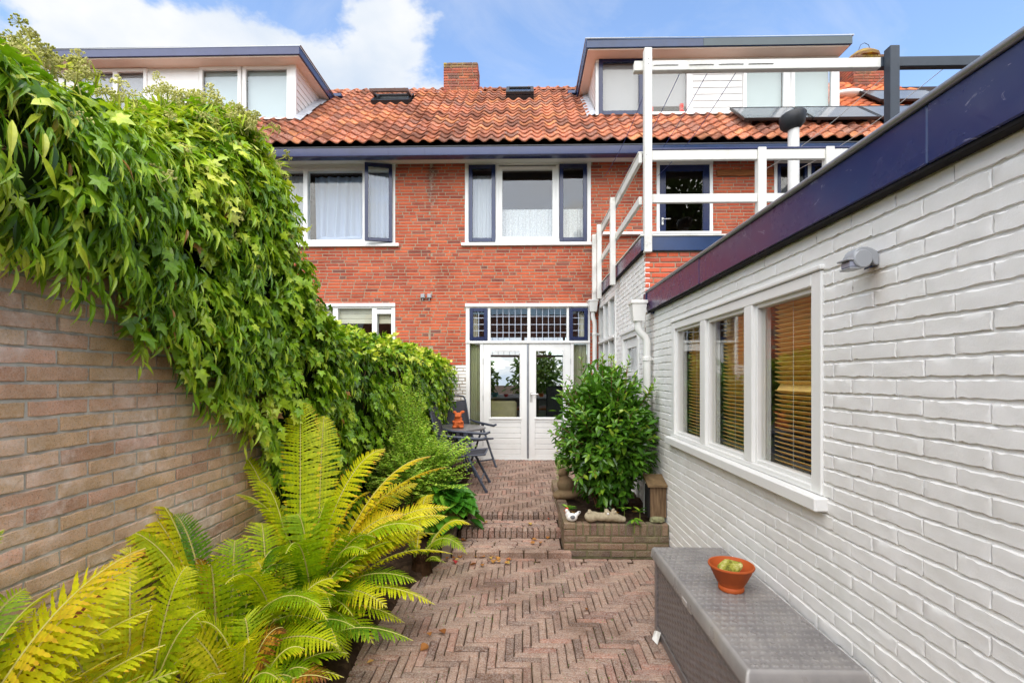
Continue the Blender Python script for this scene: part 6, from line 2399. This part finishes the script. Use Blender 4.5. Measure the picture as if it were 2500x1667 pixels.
# bright young tips along the crests
add_ivy(3400, 3.1, 7.72, 107, LEAF_LOBED, (0.035, 0.065), 0.2, 0, 0.8, 0.66, 1.1, hue=0.25, per=6, throw=.15)
add_ivy(2600, 0.9, 2.95, 108, LEAF_NARROW, (0.05, 0.09), 0.35, 0, 0.8, 0.70, 1.1, hue=0.28, throw=.14)
add_ivy(900, 2.2, 2.98, 109, LEAF_LOBED, (0.04, 0.075), 0.3, 0, 0.8, 0.5, 1.1, hue=0.25, per=5, throw=.14)
# stems showing through
rng = np.random.RandomState(9)
mb = MB()
for k in range(60):
    y = rng.uniform(0.9, 7.4); t0 = rng.uniform(0, .6)
    pts = [Vector(ivy_pt(np.array([y + rng.uniform(-.02, .02) + .08 * i * rng.uniform(-1, 1)]), np.array([t0 + .06 * i]), -0.06)[0]) for i in range(5)]
    mb.tube(pts, [.006, .006, .005, .004, .003], 5)
mb.build('stem', M['twig'], IV, kind='stuff')


def umbel(seed):
    rng = np.random.RandomState(seed)
    mb = MB()
    mb.tube([(0, 0, 0), (0.004, 0, .03), (0, .003, .06)], [.0022, .002, .002], 4)
    for k in range(22):
        d = Vector(rng.normal(size=3)); d.z = abs(d.z) * .8 - .25; d.normalize()
        c = Vector((0, .003, .06)) + d * .024
        mb.tube([(0, .003, .06), c], [.0009, .0008], 3, False)
        q = .0048
        mb.add([c + Vector(v) * q for v in ((1, 0, 0), (-1, 0, 0), (0, 1, 0), (0, -1, 0), (0, 0, 1), (0, 0, -1))], [(0, 2, 4), (2, 1, 4), (1, 3, 4), (3, 0, 4), (2, 0, 5), (1, 2, 5), (3, 1, 5), (0, 3, 5)])
    return mb


ums = [umbel(k).build('flower_head', M['umbel'], IV, local=True) for k in range(3)]
rng = np.random.RandomState(19)
first = {0: True, 1: True, 2: True}
for k in range(200):
    y = rng.choice([rng.uniform(0.95, 1.75), rng.uniform(1.7, 2.95), rng.uniform(2.3, 2.98)])
    t_ = rng.uniform(0.72, 1.05) if rng.rand() < .85 else rng.uniform(.25, .6)
    c = Vector(ivy_pt(np.array([y]), np.array([t_]), 0.05)[0]) + Vector((rng.uniform(-.04, .05), 0, rng.uniform(0, .06)))
    j = rng.randint(3)
    o = ums[j] if first[j] else link('flower_head', ums[j].data, IV)
    first[j] = False
    o.location = c - wloc(IV)
    o.rotation_euler = (rng.uniform(-.7, .7), rng.uniform(-.2, .9) if t_ < .95 else rng.uniform(-.6, .6), rng.uniform(0, 6))
    s = rng.uniform(.7, 1.35)
    o.scale = (s, s, s)
# taller flowering shoots against the sky at the near end
for (px, py, Y) in ((78, 88, 1.62), (120, 118, 1.66), (150, 150, 1.7), (60, 130, 1.6), (385, 190, 2.2), (430, 215, 2.3), (520, 262, 2.5), (550, 275, 2.6), (370, 200, 2.15)):
    tipp = at(px, py, Y)
    base = Vector((tipp.x - .02, tipp.y, tipp.z - .16))
    mb = MB()
    mb.tube([base, (base + tipp) / 2 + Vector((.01, 0, 0)), tipp - Vector((0, 0, .03))], [.004, .003, .002], 5)
    mb.build('flower_stalk', M['greentwig'], IV)
    for q in range(5):
        o = link('flower_head', ums[q % 3].data, IV)
        o.location = tipp + Vector((rng.uniform(-.045, .045), rng.uniform(-.04, .04), rng.uniform(-.10, -.03))) - wloc(IV)
        o.rotation_euler = (rng.uniform(-.7, .7), rng.uniform(-.7, .7), rng.uniform(0, 6))


# ---------------------------------------------------------------- ferns
def frond_mesh(base, ctrl, tip, width, n, hue, seed, roll=0.0, brown=0.15):
    rng = np.random.RandomState(seed)
    B, C, T = Vector(base), Vector(ctrl), Vector(tip)
    def pt(t): return B * (1 - t) ** 2 + C * 2 * t * (1 - t) + T * t * t
    def tg(t): return ((C - B) * 2 * (1 - t) + (T - C) * 2 * t).normalized()
    V, F, RN, MI = [], [], [], []
    J = 2 * n + 1
    t_of = lambda j: 0.10 + 0.90 * (j / (J - 1)) ** 0.92
    side_prev = None
    rings, fr = [], []
    allt = [0.0, 0.05] + [t_of(j) for j in range(J)]
    for t in allt:
        T_ = tg(t)
        s = T_.cross(Vector((0, 0, 1)))
        if s.length < 0.15: s = side_prev or Vector((1, 0, 0))
        s.normalize()
        if side_prev is not None and s.dot(side_prev) < 0: s = -s
        if side_prev is not None: s = (s * .3 + side_prev * .7).normalized()
        s = (s - T_ * s.dot(T_)).normalized()
        side_prev = s
        nn = s.cross(T_).normalized()
        if roll:
            q = Matrix.Rotation(roll, 3, T_)
            s, nn = q @ s, q @ nn
        w = 0.0042 * (1 - 0.8 * t) + .0006
        p = pt(t)
        rings.append(len(V))
        fr.append((p, T_, s, nn))
        V += [p - s * w, p + nn * w, p + s * w, p - nn * w]
    for i in range(len(allt) - 1):
        a, b = rings[i], rings[i + 1]
        for k in range(4):
            F.append((a + k, a + (k + 1) % 4, b + (k + 1) % 4, b + k)); RN.append(hue); MI.append(1)
    curl = rng.uniform(.1, .35)
    for k in range(n):
        i0, i1 = 2 + 2 * k, 2 + 2 * k + 1
        u = k / (n - 1)
        prof = (0.30 + 0.70 * math.sin(min(1, u / .5) * PI / 2)) if u < .5 else max(.05, math.cos((u - .5) / .5 * PI / 2) ** .75)
        p, T_, s, nn = fr[i0]
        pitch = (fr[i1][0] - p).length * 2
        for sd in (-1, 1):
            l = width * prof * rng.uniform(.9, 1.06)
            if rng.rand() < .02: l *= .4
            al = math.radians(8 + 38 * u ** 2 + rng.uniform(-6, 6))
            d = (s * sd * math.cos(al) + T_ * math.sin(al)).normalized()
            dn = -nn
            ns = 11 if width > .1 else 9
            hw = max(.0035, pitch * .45) * (1 if u < .85 else .8)
            e0, e1 = (rings[i0] + (0 if sd < 0 else 2)), (rings[i1] + (0 if sd < 0 else 2))
            prev = (e0, e1)
            mid0 = (Vector(V[e0]) + Vector(V[e1])) / 2
            dro = rng.uniform(.03, .14) + curl * .25
            for q in range(1, ns + 1):
                f_ = q / ns
                c = mid0 + d * l * f_ + dn * l * dro * f_ * f_ + Vector((0, 0, -1)) * l * .07 * f_ * f_
                if q < ns:
                    wv = hw * (1 - f_ ** 2.2) ** .7 * (1.22 if q % 2 else 0.74)
                    a = len(V)
                    V += [c - T_ * wv, c + T_ * wv]
                    F.append((prev[0], prev[1], a + 1, a)); 
                    prev = (a, a + 1)
                else:
                    a = len(V)
                    V += [c]
                    F.append((prev[0], prev[1], a, a))
                MI.append(0)
                h = hue + .10 * (f_ ** 3) + .14 * max(0, u - .7) / .3 + rng.uniform(-.06, .06)
                if brown > 0 and f_ > .8 and rng.rand() < brown: h += .3
                RN.append(min(.999, max(0, h)))
    return V, F, RN, MI


def mesh_mixed(name, V, F, RN, MI, mats):
    me = bpy.data.meshes.new(name)
    F2 = [f if f[2] != f[3] else f[:3] for f in F]
    me.from_pydata([tuple(v) for v in V], [], F2)
    for m in mats: me.materials.append(m)
    me.polygons.foreach_set('material_index', np.array(MI, dtype=np.int32))
    a = me.attributes.new('rnd', 'FLOAT', 'FACE')
    a.data.foreach_set('value', np.array(RN, dtype=np.float32))
    return me


def fern(label, crown, fronds, seed, extra=0, wide=1.0, hues=(.1, .6), reach=(.35, .8), zz=(.10, .6)):
    """fronds: (tip, width, hue, arch)"""
    rng = np.random.RandomState(seed)
    c = Vector(crown)
    t = thing('fern', label, 'fern', c, group=None)
    fr = list(fronds)
    for k in range(extra):
        a = rng.uniform(-1.75, 1.75)
        r = rng.uniform(*reach)
        tip = c + Vector((math.cos(a) * r, math.sin(a) * r, rng.uniform(*zz)))
        tip.x = max(min(tip.x, -.42), -1.52)
        fr.append((tip, rng.uniform(.075, .11), rng.uniform(*hues), rng.uniform(.2, .45)))
    for i, f_ in enumerate(fr):
        tip, w, hue, arch = f_[:4]
        w *= wide * rng.uniform(.88, 1.1)
        hue = min(.9, max(.02, hue + rng.uniform(-.12, .14)))
        if rng.rand() < .02: hue = .93
        tip = Vector(tip)
        b = c + Vector((rng.uniform(-.05, .05), rng.uniform(-.05, .05), rng.uniform(-.02, .04)))
        flat = Vector((tip.x - b.x, tip.y - b.y, 0))
        ctrl = b + flat * (.38 + .10 * rng.rand()) + Vector((0, 0, max(tip.z - b.z, 0) * .78 + arch * .72))
        ctrl.x = max(ctrl.x, -1.56)
        L = ((ctrl - b).length + (tip - ctrl).length + (tip - b).length) / 2
        n = int(max(16, min(56, L * 42)))
        V, F, RN, MI = frond_mesh(b - c, ctrl - c, tip - c, w, n, hue, seed * 100 + i, rng.uniform(-.6, .6), f_[4] if len(f_) > 4 else (.0 if rng.rand() < .5 else rng.uniform(.1, .6)))
        link('frond', mesh_mixed('frond', V, F, RN, MI, [M['fern'], M['rachis']]), t)
    mb = MB()
    mb.lathe([(.10, -.12), (.085, -.02), (.06, .06), (.03, .09)], 10, tuple(c))
    for k in range(14):
        a = rng.uniform(0, 6.3)
        mb.tube([c + Vector((.05 * math.cos(a), .05 * math.sin(a), 0)), c + Vector((.07 * math.cos(a), .07 * math.sin(a), .08)), c + Vector((.08 * math.cos(a + .4), .08 * math.sin(a + .4), .14))], [.008, .006, .002], 5)
    mb.build('root_stock', M['fernbase'], t)
    return t


A = at
fern('largest yellow green fern, arching over the paving in front of the steps', (-1.22, 2.72, .12), [
    (A(690, 925, 2.95), .10, .42, .20), (A(745, 955, 3.05), .095, .30, .20), (A(600, 1105, 2.75), .105, .40, .20), (A(540, 1135, 2.65), .085, .26, .22, .5),
    (A(530, 1012, 2.85), .05, .30, .10, .5), (A(885, 1030, 3.05), .10, .46, .30), (A(990, 1048, 3.1), .10, .66, .30, .3), (A(1030, 1072, 3.15), .095, .62, .26, .3),
    (A(1035, 1165, 3.05), .095, .62, .30, .5), (A(1028, 1185, 2.95), .09, .45, .24), (A(1040, 1272, 2.9), .09, .34, .34), (A(958, 1335, 2.75), .105, .22, .30),
    (A(1000, 1388, 2.65), .085, .44, .36), (A(890, 1395, 2.55), .095, .38, .30), (A(815, 1455, 2.45), .09, .24, .26), (A(800, 1520, 2.35), .085, .28, .28),
    (A(760, 1140, 2.9), .11, .34, .20), (A(850, 1130, 3.0), .10, .50, .24), (A(680, 1180, 2.75), .11, .30, .22), (A(930, 1180, 2.9), .09, .70, .26, .5), (A(700, 1290, 2.6), .10, .22, .26), (A(790, 1240, 2.8), .10, .36, .24),
    (A(880, 1260, 2.8), .10, .26, .26), (A(820, 1370, 2.6), .09, .16, .2), (A(640, 1400, 2.45), .09, .18, .2), (A(720, 1100, 3.0), .10, .26, .2), (A(950, 1240, 3.0), .09, .5, .3), (A(1000, 1225, 3.1), .085, .34, .3), (A(930, 1430, 2.7), .08, .30, .3), (A(860, 1480, 2.55), .085, .2, .3), (A(840, 1330, 2.8), .10, .4, .3), (A(960, 1110, 3.2), .09, .5, .26)], 5, extra=22, wide=1.3, hues=(.02, .35))
fern('fern with upright tips against the bare brick wall', (-1.36, 2.16, .12), [
    (A(325, 1122, 2.15), .075, .36, .22, .5), (A(170, 1118, 1.98), .075, .46, .26, .6), (A(165, 1195, 1.95), .08, .24, .26), (A(300, 1150, 2.1), .085, .50, .16),
    (A(262, 1215, 1.95), .08, .26, .2), (A(480, 1300, 2.05), .09, .36, .26, .3), (A(455, 1282, 2.1), .045, .78, .16, .6), (A(400, 1180, 2.2), .08, .12, .16),
    (A(290, 1240, 2.0), .085, .3, .15), (A(540, 1240, 2.25), .08, .2, .2), (A(260, 1390, 1.9), .09, .22, .15)], 6, extra=10, wide=1.28, reach=(.3, .65), hues=(.02, .3))
fern('low bright fern at the bottom edge of the photo', (-1.12, 1.92, .08), [
    (A(572, 1475, 1.82), .085, .42, .24, .3), (A(400, 1385, 1.86), .08, .40, .22), (A(300, 1400, 1.80), .08, .36, .2), (A(280, 1500, 1.74), .085, .34, .2), (A(700, 1490, 1.95), .08, .26, .24), (A(760, 1560, 1.9), .08, .3, .2), (A(640, 1560, 1.8), .075, .24, .2), (A(470, 1560, 1.7), .08, .3, .16), (A(560, 1420, 2.0), .08, .2, .2), (A(650, 1440, 2.0), .08, .34, .2), (A(500, 1500, 1.8), .085, .44, .2), (A(380, 1450, 1.8), .08, .5, .2), (A(800, 1500, 2.15), .08, .24, .26), (A(790, 1555, 2.05), .08, .34, .24), (A(720, 1545, 1.95), .08, .2, .24), (A(200, 1420, 1.75), .085, .44, .2), (A(330, 1500, 1.72), .085, .4, .18), (A(450, 1430, 1.85), .085, .36, .2), (A(200, 1490, 1.68), .085, .5, .16)], 7, extra=10, wide=1.3, reach=(.25, .6), zz=(.1, .4), hues=(.05, .35))
fern('nearest fern with one big golden frond across the lower left corner', (-1.50, 1.14, .30), [
    (A(335, 1258, 1.50), .165, .58, .16), (A(318, 1300, 1.44), .14, .46, .14), (A(10, 1215, 1.38), .07, .20, .2), (A(350, 1400, 1.44), .12, .50, .10), (A(-60, 1290, 1.3), .07, .2, .16), (A(280, 1500, 1.38), .12, .52, .08),
    (A(140, 1350, 1.42), .09, .36, .2), (A(190, 1540, 1.34), .11, .56, .05), (A(80, 1420, 1.40), .10, .42, .12), (A(230, 1440, 1.44), .11, .44, .14), (A(100, 1500, 1.36), .10, .55, .06), (A(330, 1550, 1.42), .10, .48, .06), (A(250, 1360, 1.48), .12, .5, .14), (A(170, 1400, 1.45), .11, .6, .14), (A(60, 1350, 1.42), .09, .3, .18), (A(120, 1450, 1.4), .12, .4, .1), (A(380, 1480, 1.46), .11, .42, .1), (A(230, 1560, 1.36), .11, .62, .06), (A(40, 1500, 1.34), .11, .5, .08), (A(410, 1540, 1.5), .10, .36, .1)], 8, extra=0)
fern('bushy fern filling the gap between the wall fern and the largest fern', (-1.22, 2.36, .08), [
    (A(600, 1200, 2.5), .09, .3, .22), (A(640, 1300, 2.45), .09, .45, .24), (A(560, 1330, 2.4), .085, .25, .2), (A(720, 1400, 2.4), .09, .35, .26), (A(780, 1330, 2.55), .09, .5, .28), (A(660, 1480, 2.2), .085, .3, .24), (A(520, 1420, 2.2), .085, .2, .2), (A(450, 1350, 2.25), .08, .4, .2), (A(840, 1300, 2.7), .085, .6, .3), (A(590, 1290, 2.35), .085, .62, .2)], 15, extra=8, wide=1.28, reach=(.3, .7), hues=(.05, .35))
fern('fern between the golden corner fern and the wall fern', (-1.34, 1.60, .08), [
    (A(300, 1255, 1.78), .085, .42, .16), (A(430, 1300, 1.80), .085, .36, .18), (A(235, 1310, 1.70), .085, .5, .14), (A(180, 1390, 1.62), .085, .46, .14), (A(350, 1390, 1.72), .085, .4, .16),
    (A(470, 1400, 1.74), .08, .32, .18), (A(300, 1480, 1.62), .085, .5, .12), (A(140, 1470, 1.54), .085, .54, .1), (A(420, 1510, 1.66), .08, .44, .14), (A(520, 1545, 1.68), .08, .4, .14), (A(240, 1550, 1.52), .085, .46, .1), (A(60, 1400, 1.52), .08, .3, .14)], 25, extra=4, wide=1.25, reach=(.2, .45), zz=(.1, .4), hues=(.05, .3))
fern('small feathery dark fern at the foot of the kerb slab', (-0.80, 3.80, .05), [((-.58, 3.9, .2), .05, .1, .1), ((-.62, 3.65, .14), .05, .08, .12), ((-.9, 3.6, .22), .05, .12, .14), ((-.7, 4.05, .24), .05, .1, .1), ((-.95, 3.95, .26), .05, .1, .1), ((-.60, 3.78, .08), .045, .14, .1)], 9, extra=4)

# ---------------------------------------------------------------- laurel in the planter
LA = thing('laurel_bush', 'dense dark green laurel bush with yellow green shoots in the brick planter', 'bush', (0.82, 4.75, .26))
rng = np.random.RandomState(31)
n = 5600
d = rng.normal(size=(n, 3)); d /= np.linalg.norm(d, axis=1)[:, None]
lump = np.array([0.86 + 0.42 * mnoise.noise(Vector(x * 2.6)) for x in d])
r = rng.uniform(.30, 1, n) ** .55 * lump
P = np.array([.82, 4.68, .95]) + d * r[:, None] * np.array([.49, .54, .70])
narrow = (P[:, 2] < .5) & (np.abs(P[:, 0] - .86) > .26 + (P[:, 2] - .25) * .7)
keep = (P[:, 0] < 1.225) & (P[:, 2] > .31) & ~narrow & (P[:, 1] > 4.12)
P, d = P[keep], d[keep]
m_ = len(P)
tip = d * .8 + rng.normal(size=(m_, 3)) * .55 + np.array([0, 0, .05])
nor = d * .5 + np.array([0, 0, .9]) + rng.normal(size=(m_, 3)) * .4
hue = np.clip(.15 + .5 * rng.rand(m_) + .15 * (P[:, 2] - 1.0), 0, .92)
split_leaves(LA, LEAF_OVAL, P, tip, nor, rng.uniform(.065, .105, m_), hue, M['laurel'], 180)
mb = MB()
tipsP, tipsT, tipsN, tipsS, tipsR = [], [], [], [], []
for k in range(64):
    a = rng.uniform(0, 6.28); rr = rng.uniform(0, .42)
    x, y = .82 + rr * math.cos(a), 4.70 + rr * math.sin(a)
    zt = 1.30 + rng.uniform(0, .36) - rr * .45 + (.14 if k < 18 else 0)
    x = min(x, 1.18)
    p0, p1 = Vector((.82 + (x - .82) * .25, 4.72 + (y - 4.72) * .25, .26)), Vector((x, y, zt))
    ctrl = Vector((x * .6 + .82 * .4, y * .6 + 4.72 * .4, .8))
    pts = [p0 * (1 - u) ** 2 + ctrl * 2 * u * (1 - u) + p1 * u * u for u in (0, .25, .5, .75, .9, 1)]
    mb.tube(pts, [.008, .007, .006, .005, .003, .002], 5)
    for q in range(17):
        u = .74 + .26 * q / 16
        c = p0 * (1 - u) ** 2 + ctrl * 2 * u * (1 - u) + p1 * u * u
        ph = q * 2.4
        tipsP.append(c); tipsT.append((math.cos(ph), math.sin(ph), .5 + 1.2 * (q > 12))); tipsN.append((-math.cos(ph) * .5, -math.sin(ph) * .5, 1))
        tipsS.append(rng.uniform(.05, .085) * (1 if q < 13 else .6)); tipsR.append(.55 + .25 * rng.rand() + (.2 if q > 12 else 0))
for k in range(90):      # side shoots that break the outline
    dd = Vector(rng.normal(size=3)); dd.z = abs(dd.z) * .8 - .25; dd.normalize()
    if dd.y > .5: continue
    p0 = Vector((.82, 4.70, .85)); p1 = p0 + Vector((dd.x * .52, dd.y * .56, .08 + dd.z * .78)) * rng.uniform(.95, 1.12)
    if p1.x > 1.21 or p1.z < .45 or p1.y < 4.13: continue
    ctrl = p0.lerp(p1, .6) + Vector((0, 0, -.06))
    mb.tube([p0 * (1 - u) ** 2 + ctrl * 2 * u * (1 - u) + p1 * u * u for u in (0, .4, .7, .9, 1)], [.006, .005, .004, .003, .002], 5)
    for q in range(12):
        u = .70 + .30 * q / 11
        c = p0 * (1 - u) ** 2 + ctrl * 2 * u * (1 - u) + p1 * u * u
        ph = q * 2.4
        ax = (p1 - ctrl).normalized(); sx = ax.orthogonal().normalized(); sy = ax.cross(sx)
        o_ = sx * math.cos(ph) + sy * math.sin(ph)
        tipsP.append(c); tipsT.append(tuple(o_ + ax * (.6 + .9 * (q > 8)))); tipsN.append(tuple(ax * .6 + Vector((0, 0, .8))))
        tipsS.append(rng.uniform(.055, .09) * (1 if q < 9 else .65)); tipsR.append(.40 + .3 * rng.rand() + (.24 if q > 8 else 0))
mb.build('stem', M['redtwig'], LA, kind='stuff')
split_leaves(LA, LEAF_OVAL, np.array([tuple(p) for p in tipsP]), np.array(tipsT, float), np.array(tipsN, float), np.array(tipsS), np.clip(np.array(tipsR), 0, .999), M['laurel'], 120)
# dark heart so the middle of the bush stays dense
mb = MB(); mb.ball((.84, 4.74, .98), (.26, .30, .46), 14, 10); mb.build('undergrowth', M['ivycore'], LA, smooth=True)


def rosette(name, label, cat, c, n, size, m, seed, lf=LEAF_OVAL, hue=(.1, .6), flat=.4):
    rng = np.random.RandomState(seed)
    t = thing(name, label, cat, c)
    P, T, N, S, R_ = [], [], [], [], []
    for k in range(n):
        a = k * 2.4 + rng.uniform(-.2, .2)
        P.append(Vector(c) + Vector((0, 0, .012 * (k % 3))))
        T.append((math.cos(a), math.sin(a), flat + rng.uniform(-.3, .3))); N.append((0, 0, 1)); S.append(size * rng.uniform(.75, 1.1)); R_.append(rng.uniform(*hue))
    split_leaves(t, lf, np.array([tuple(p) for p in P]), np.array(T, float), np.array(N, float), np.array(S), np.array(R_), M[m], n)
    mb = MB(); mb.tube([Vector(c) - Vector((0, 0, .10)), Vector(c) + Vector((0, 0, .02))], [.005, .003], 5); mb.build('stem', M['greentwig'], t)
    return t


rosette('seedling', 'glossy seedling hanging over the planter bricks right of the hippo', 'seedling', (.95, 4.13, .315), 9, .085, 'laurel', 41, hue=(.2, .6), flat=-.25)
rosette('seedling', 'small glossy seedling in the planter soil behind the hippo', 'seedling', (.90, 4.30, .36), 8, .075, 'laurel', 42, hue=(.1, .5))
rosette('seedling', 'small glossy seedling close to the nest box', 'seedling', (1.03, 4.27, .35), 8, .075, 'laurel', 43, hue=(.1, .5))
rosette('seedling', 'sprig of narrow leaves behind the white ceramic hen', 'seedling', (.405, 4.30, .36), 6, .085, 'laurel', 44, hue=(.3, .7), flat=.6)
# pale narrow leaved plant at the left of the laurel
t = thing('willow_herb', 'tuft of pale narrow leaves at the left foot of the laurel', 'plant', (.44, 5.2, .26))
rng = np.random.RandomState(45)
mb = MB(); PP, TT_, NN, SS, RR = [], [], [], [], []
for k in range(16):
    a = rng.uniform(0, 6.28); r_ = rng.uniform(.04, .14)
    top = Vector((.42 + r_ * math.cos(a), 5.2 + r_ * math.sin(a), rng.uniform(.55, .78)))
    b = Vector((.44, 5.2, .25))
    mb.tube([b, (b + top) / 2 + Vector((0, 0, .05)), top], [.003, .0025, .0015], 4)
    for q in range(22):
        u = .3 + .7 * q / 21
        c = b.lerp(top, u)
        ph = q * 2.4
        PP.append(c); TT_.append((math.cos(ph), math.sin(ph), .9)); NN.append((-math.cos(ph), -math.sin(ph), .8)); SS.append(rng.uniform(.04, .065)); RR.append(rng.uniform(.2, .9))
mb.build('stem', M['greentwig'], t, kind='stuff')
split_leaves(t, LEAF_LONG, np.array([tuple(p) for p in PP]), np.array(TT_, float), np.array(NN, float), np.array(SS), np.array(RR), M['shrub'], 60)

# ---------------------------------------------------------------- small leaved shrub before the hedge
SH = thing('box_honeysuckle', 'airy light green shrub with tiny leaves and long shoots beside the garden table', 'shrub', (-0.98, 4.55, .2))
rng = np.random.RandomState(51)
mb = MB(); PP, TT_, NN, SS, RR = [], [], [], [], []
for k in range(430):
    b = Vector((-1.04 + rng.uniform(-.14, .14), 4.55 + rng.uniform(-.2, .2), .2 + rng.uniform(0, .25)))
    if k < 26:      # upright whips
        e = Vector((-1.10 + rng.uniform(-.22, .18), 4.55 + rng.uniform(-.2, .25), rng.uniform(1.25, 1.64)))
    elif k < 92:    # long shoots towards the chairs
        e = Vector((-0.95 + rng.uniform(.2, .49), 4.6 + rng.uniform(-.30, .30), rng.uniform(.50, .98)))
    else:
        a = rng.uniform(0, 6.28); el = rng.uniform(-.1, 1.3)
        q = rng.uniform(.28, .46)
        e = Vector((-1.03 + q * math.cos(a) * math.cos(el), 4.52 + q * 1.1 * math.sin(a) * math.cos(el), .58 + q * 1.35 * math.sin(el)))
    ctrl = b.lerp(e, .45) + Vector((rng.uniform(-.06, .06), rng.uniform(-.06, .06), rng.uniform(.05, .22)))
    pts = [b * (1 - u) ** 2 + ctrl * 2 * u * (1 - u) + e * u * u for u in (0, .25, .5, .75, 1)]
    mb.tube(pts, [.003, .0022, .0016, .0012, .0008], 3, False)
    L = (e - b).length
    m_ = int(L * 95)
    for q in range(m_):
        u = .22 + .78 * q / m_
        c = b * (1 - u) ** 2 + ctrl * 2 * u * (1 - u) + e * u * u
        s = 1 if q % 2 else -1
        ph = rng.uniform(-.6, .6) + (PI / 2) * ((q // 2) % 2)
        PP.append(c); TT_.append((s * math.cos(ph), s * math.sin(ph), .35 + rng.uniform(-.3, .3))); NN.append((rng.uniform(-.3, .3), rng.uniform(-.3, .3), 1)); SS.append(rng.uniform(.027, .042) * (1.1 - .4 * u)); RR.append(min(.965, rng.uniform(.25, .8) + .35 * u) if rng.rand() > .006 else .999)
mb.build('twig', M['twig'], SH, kind='stuff')
split_leaves(SH, LEAF_SMALL, np.array([tuple(p) for p in PP]), np.array(TT_, float), np.array(NN, float), np.array(SS), np.array(RR), M['shrub'], 120)

# ---------------------------------------------------------------- broad glossy leaves beside the steps
BG = thing('bergenia', 'low plant with broad glossy round leaves spilling beside the brick steps', 'plant', (-.66, 4.5, .12))
rng = np.random.RandomState(61)
P, T, N, S, R_ = [], [], [], [], []
mb = MB()
for k in range(120):
    a = rng.uniform(0, 6.28); q = rng.uniform(0, 1) ** .5
    c = Vector((-.70 + .27 * q * math.cos(a), 4.50 + .30 * q * math.sin(a), .54 - .30 * q * q + rng.uniform(-.05, .04)))
    o_ = Vector((math.cos(a), math.sin(a), 0))
    P.append(c - o_ * .05); T.append((o_.x + rng.uniform(-.4, .4), o_.y + rng.uniform(-.4, .4), -.35 * q + .2 + rng.uniform(-.2, .2))); N.append((o_.x * .6, o_.y * .6, 1.0)); S.append(rng.uniform(.12, .20)); R_.append(rng.uniform(.05, .9))
    mb.tube([Vector((-.72, 4.5, .08)), Vector((-.72, 4.5, .08)).lerp(c, .5) + Vector((0, 0, .05)), c - o_ * .05], [.006, .005, .003], 5)
mb.build('stalk', M['greentwig'], BG, kind='stuff')
split_leaves(BG, LEAF_ROUND, np.array([tuple(p) for p in P]), np.array(T, float), np.array(N, float), np.array(S), np.array(R_), M['bergenia'], 120)

# ---------------------------------------------------------------- fallen leaves, moss and weeds
rng = np.random.RandomState(71)
P, T, N, S, R_ = [], [], [], [], []
for k in range(46):
    if k < 20: x, y, z = rng.uniform(-.68, -.1), rng.uniform(3.93, 4.14), .012
    elif k < 27: x, y, z = rng.uniform(-.58, .3), rng.uniform(4.2, 4.46), .066
    elif k < 31: x, y, z = rng.uniform(-.55, .3), rng.uniform(4.58, 4.8), .138
    elif k < 41: x, y, z = rng.uniform(.45, 1.2), rng.uniform(4.24, 4.5), .30
    else: x, y, z = rng.uniform(-.9, .7), rng.uniform(2.5, 3.8), .012
    a = rng.uniform(0, 6.28)
    P.append((x, y, z + .006)); T.append((math.cos(a), math.sin(a), rng.uniform(0, .3))); N.append((rng.uniform(-.4, .4), rng.uniform(-.4, .4), 1)); S.append(rng.uniform(.03, .06)); R_.append(rng.rand())
P, T, N, S, R_ = map(np.array, (P, T, N, S, R_))
o = scatter('fallen_leaves', LEAF_ROUND, P, T, N, S, R_, M['dryleaf'], None, 'stuff')
tag(o, 'dry brown leaves littering the steps, paving and planter soil', 'leaf litter', kind='stuff')
P, T, N, S, R_ = [], [], [], [], []
for k in range(900):
    x, y = rng.uniform(-.98, 1.2), rng.uniform(2.3, 4.1)
    w_ = mnoise.noise(Vector((x * 1.6, y * 1.6, 5)))
    if w_ < .05 and x > -.7: continue
    a = rng.uniform(0, 6.28)
    P.append((x, y, -.004)); T.append((math.cos(a) * .6, math.sin(a) * .6, 1)); N.append((math.cos(a), math.sin(a), .6)); S.append(rng.uniform(.006, .013)); R_.append(rng.uniform(.2, .8))
o = scatter('moss', LEAF_SMALL, *map(np.array, (P, T, N, S, R_)), M['bergenia'], None, 'stuff')
tag(o, 'tiny moss tufts in the paving joints', 'moss', kind='stuff')

# ---------------------------------------------------------------- what the windows mirror: a tree and a low tiled building behind the photographer
TR = thing('tall_tree', 'tall leafy tree behind the photographer, mirrored in the balcony door glass', 'tree', (6.8, -6.0, 0))
loose_leaves('crown', (6.8, -6.0, 8.3), (2.3, 2.3, 3.3), 5200, LEAF_OVAL, M['tree'], 81, parent=TR, kind='stuff', size=(.22, .34))
mb = MB()
mb.tube([(6.8, -6, -.05), (6.85, -6, 3), (6.75, -6.05, 6), (6.8, -6, 9)], [.22, .18, .13, .05], 8)
for k in range(7):
    a = k * 2.2
    mb.tube([(6.78, -6, 5 + .4 * k), (6.78 + .7 * math.cos(a), -6 + .7 * math.sin(a), 6 + .4 * k), (6.78 + 1.5 * math.cos(a), -6 + 1.5 * math.sin(a), 6.8 + .45 * k)], [.07, .05, .02], 5)
mb.build('trunk', M['twig'], TR)
BB = thing('low_building', 'low brick building with a tiled roof behind the photographer, mirrored in the leaded lights', 'building', (0, -12, 0))
mb = MB(); mb.cbox((-9, -14.0, -.05), (9, -11.0, 2.7), .01); mb.build('wall', M['grain'], BB)
mb = MB(); mb.prism([(-10.6, 2.6), (-12.5, 5.2), (-14.4, 2.6)], 0, -9.3, 9.3); mb.build('roof', M['tile'], BB)
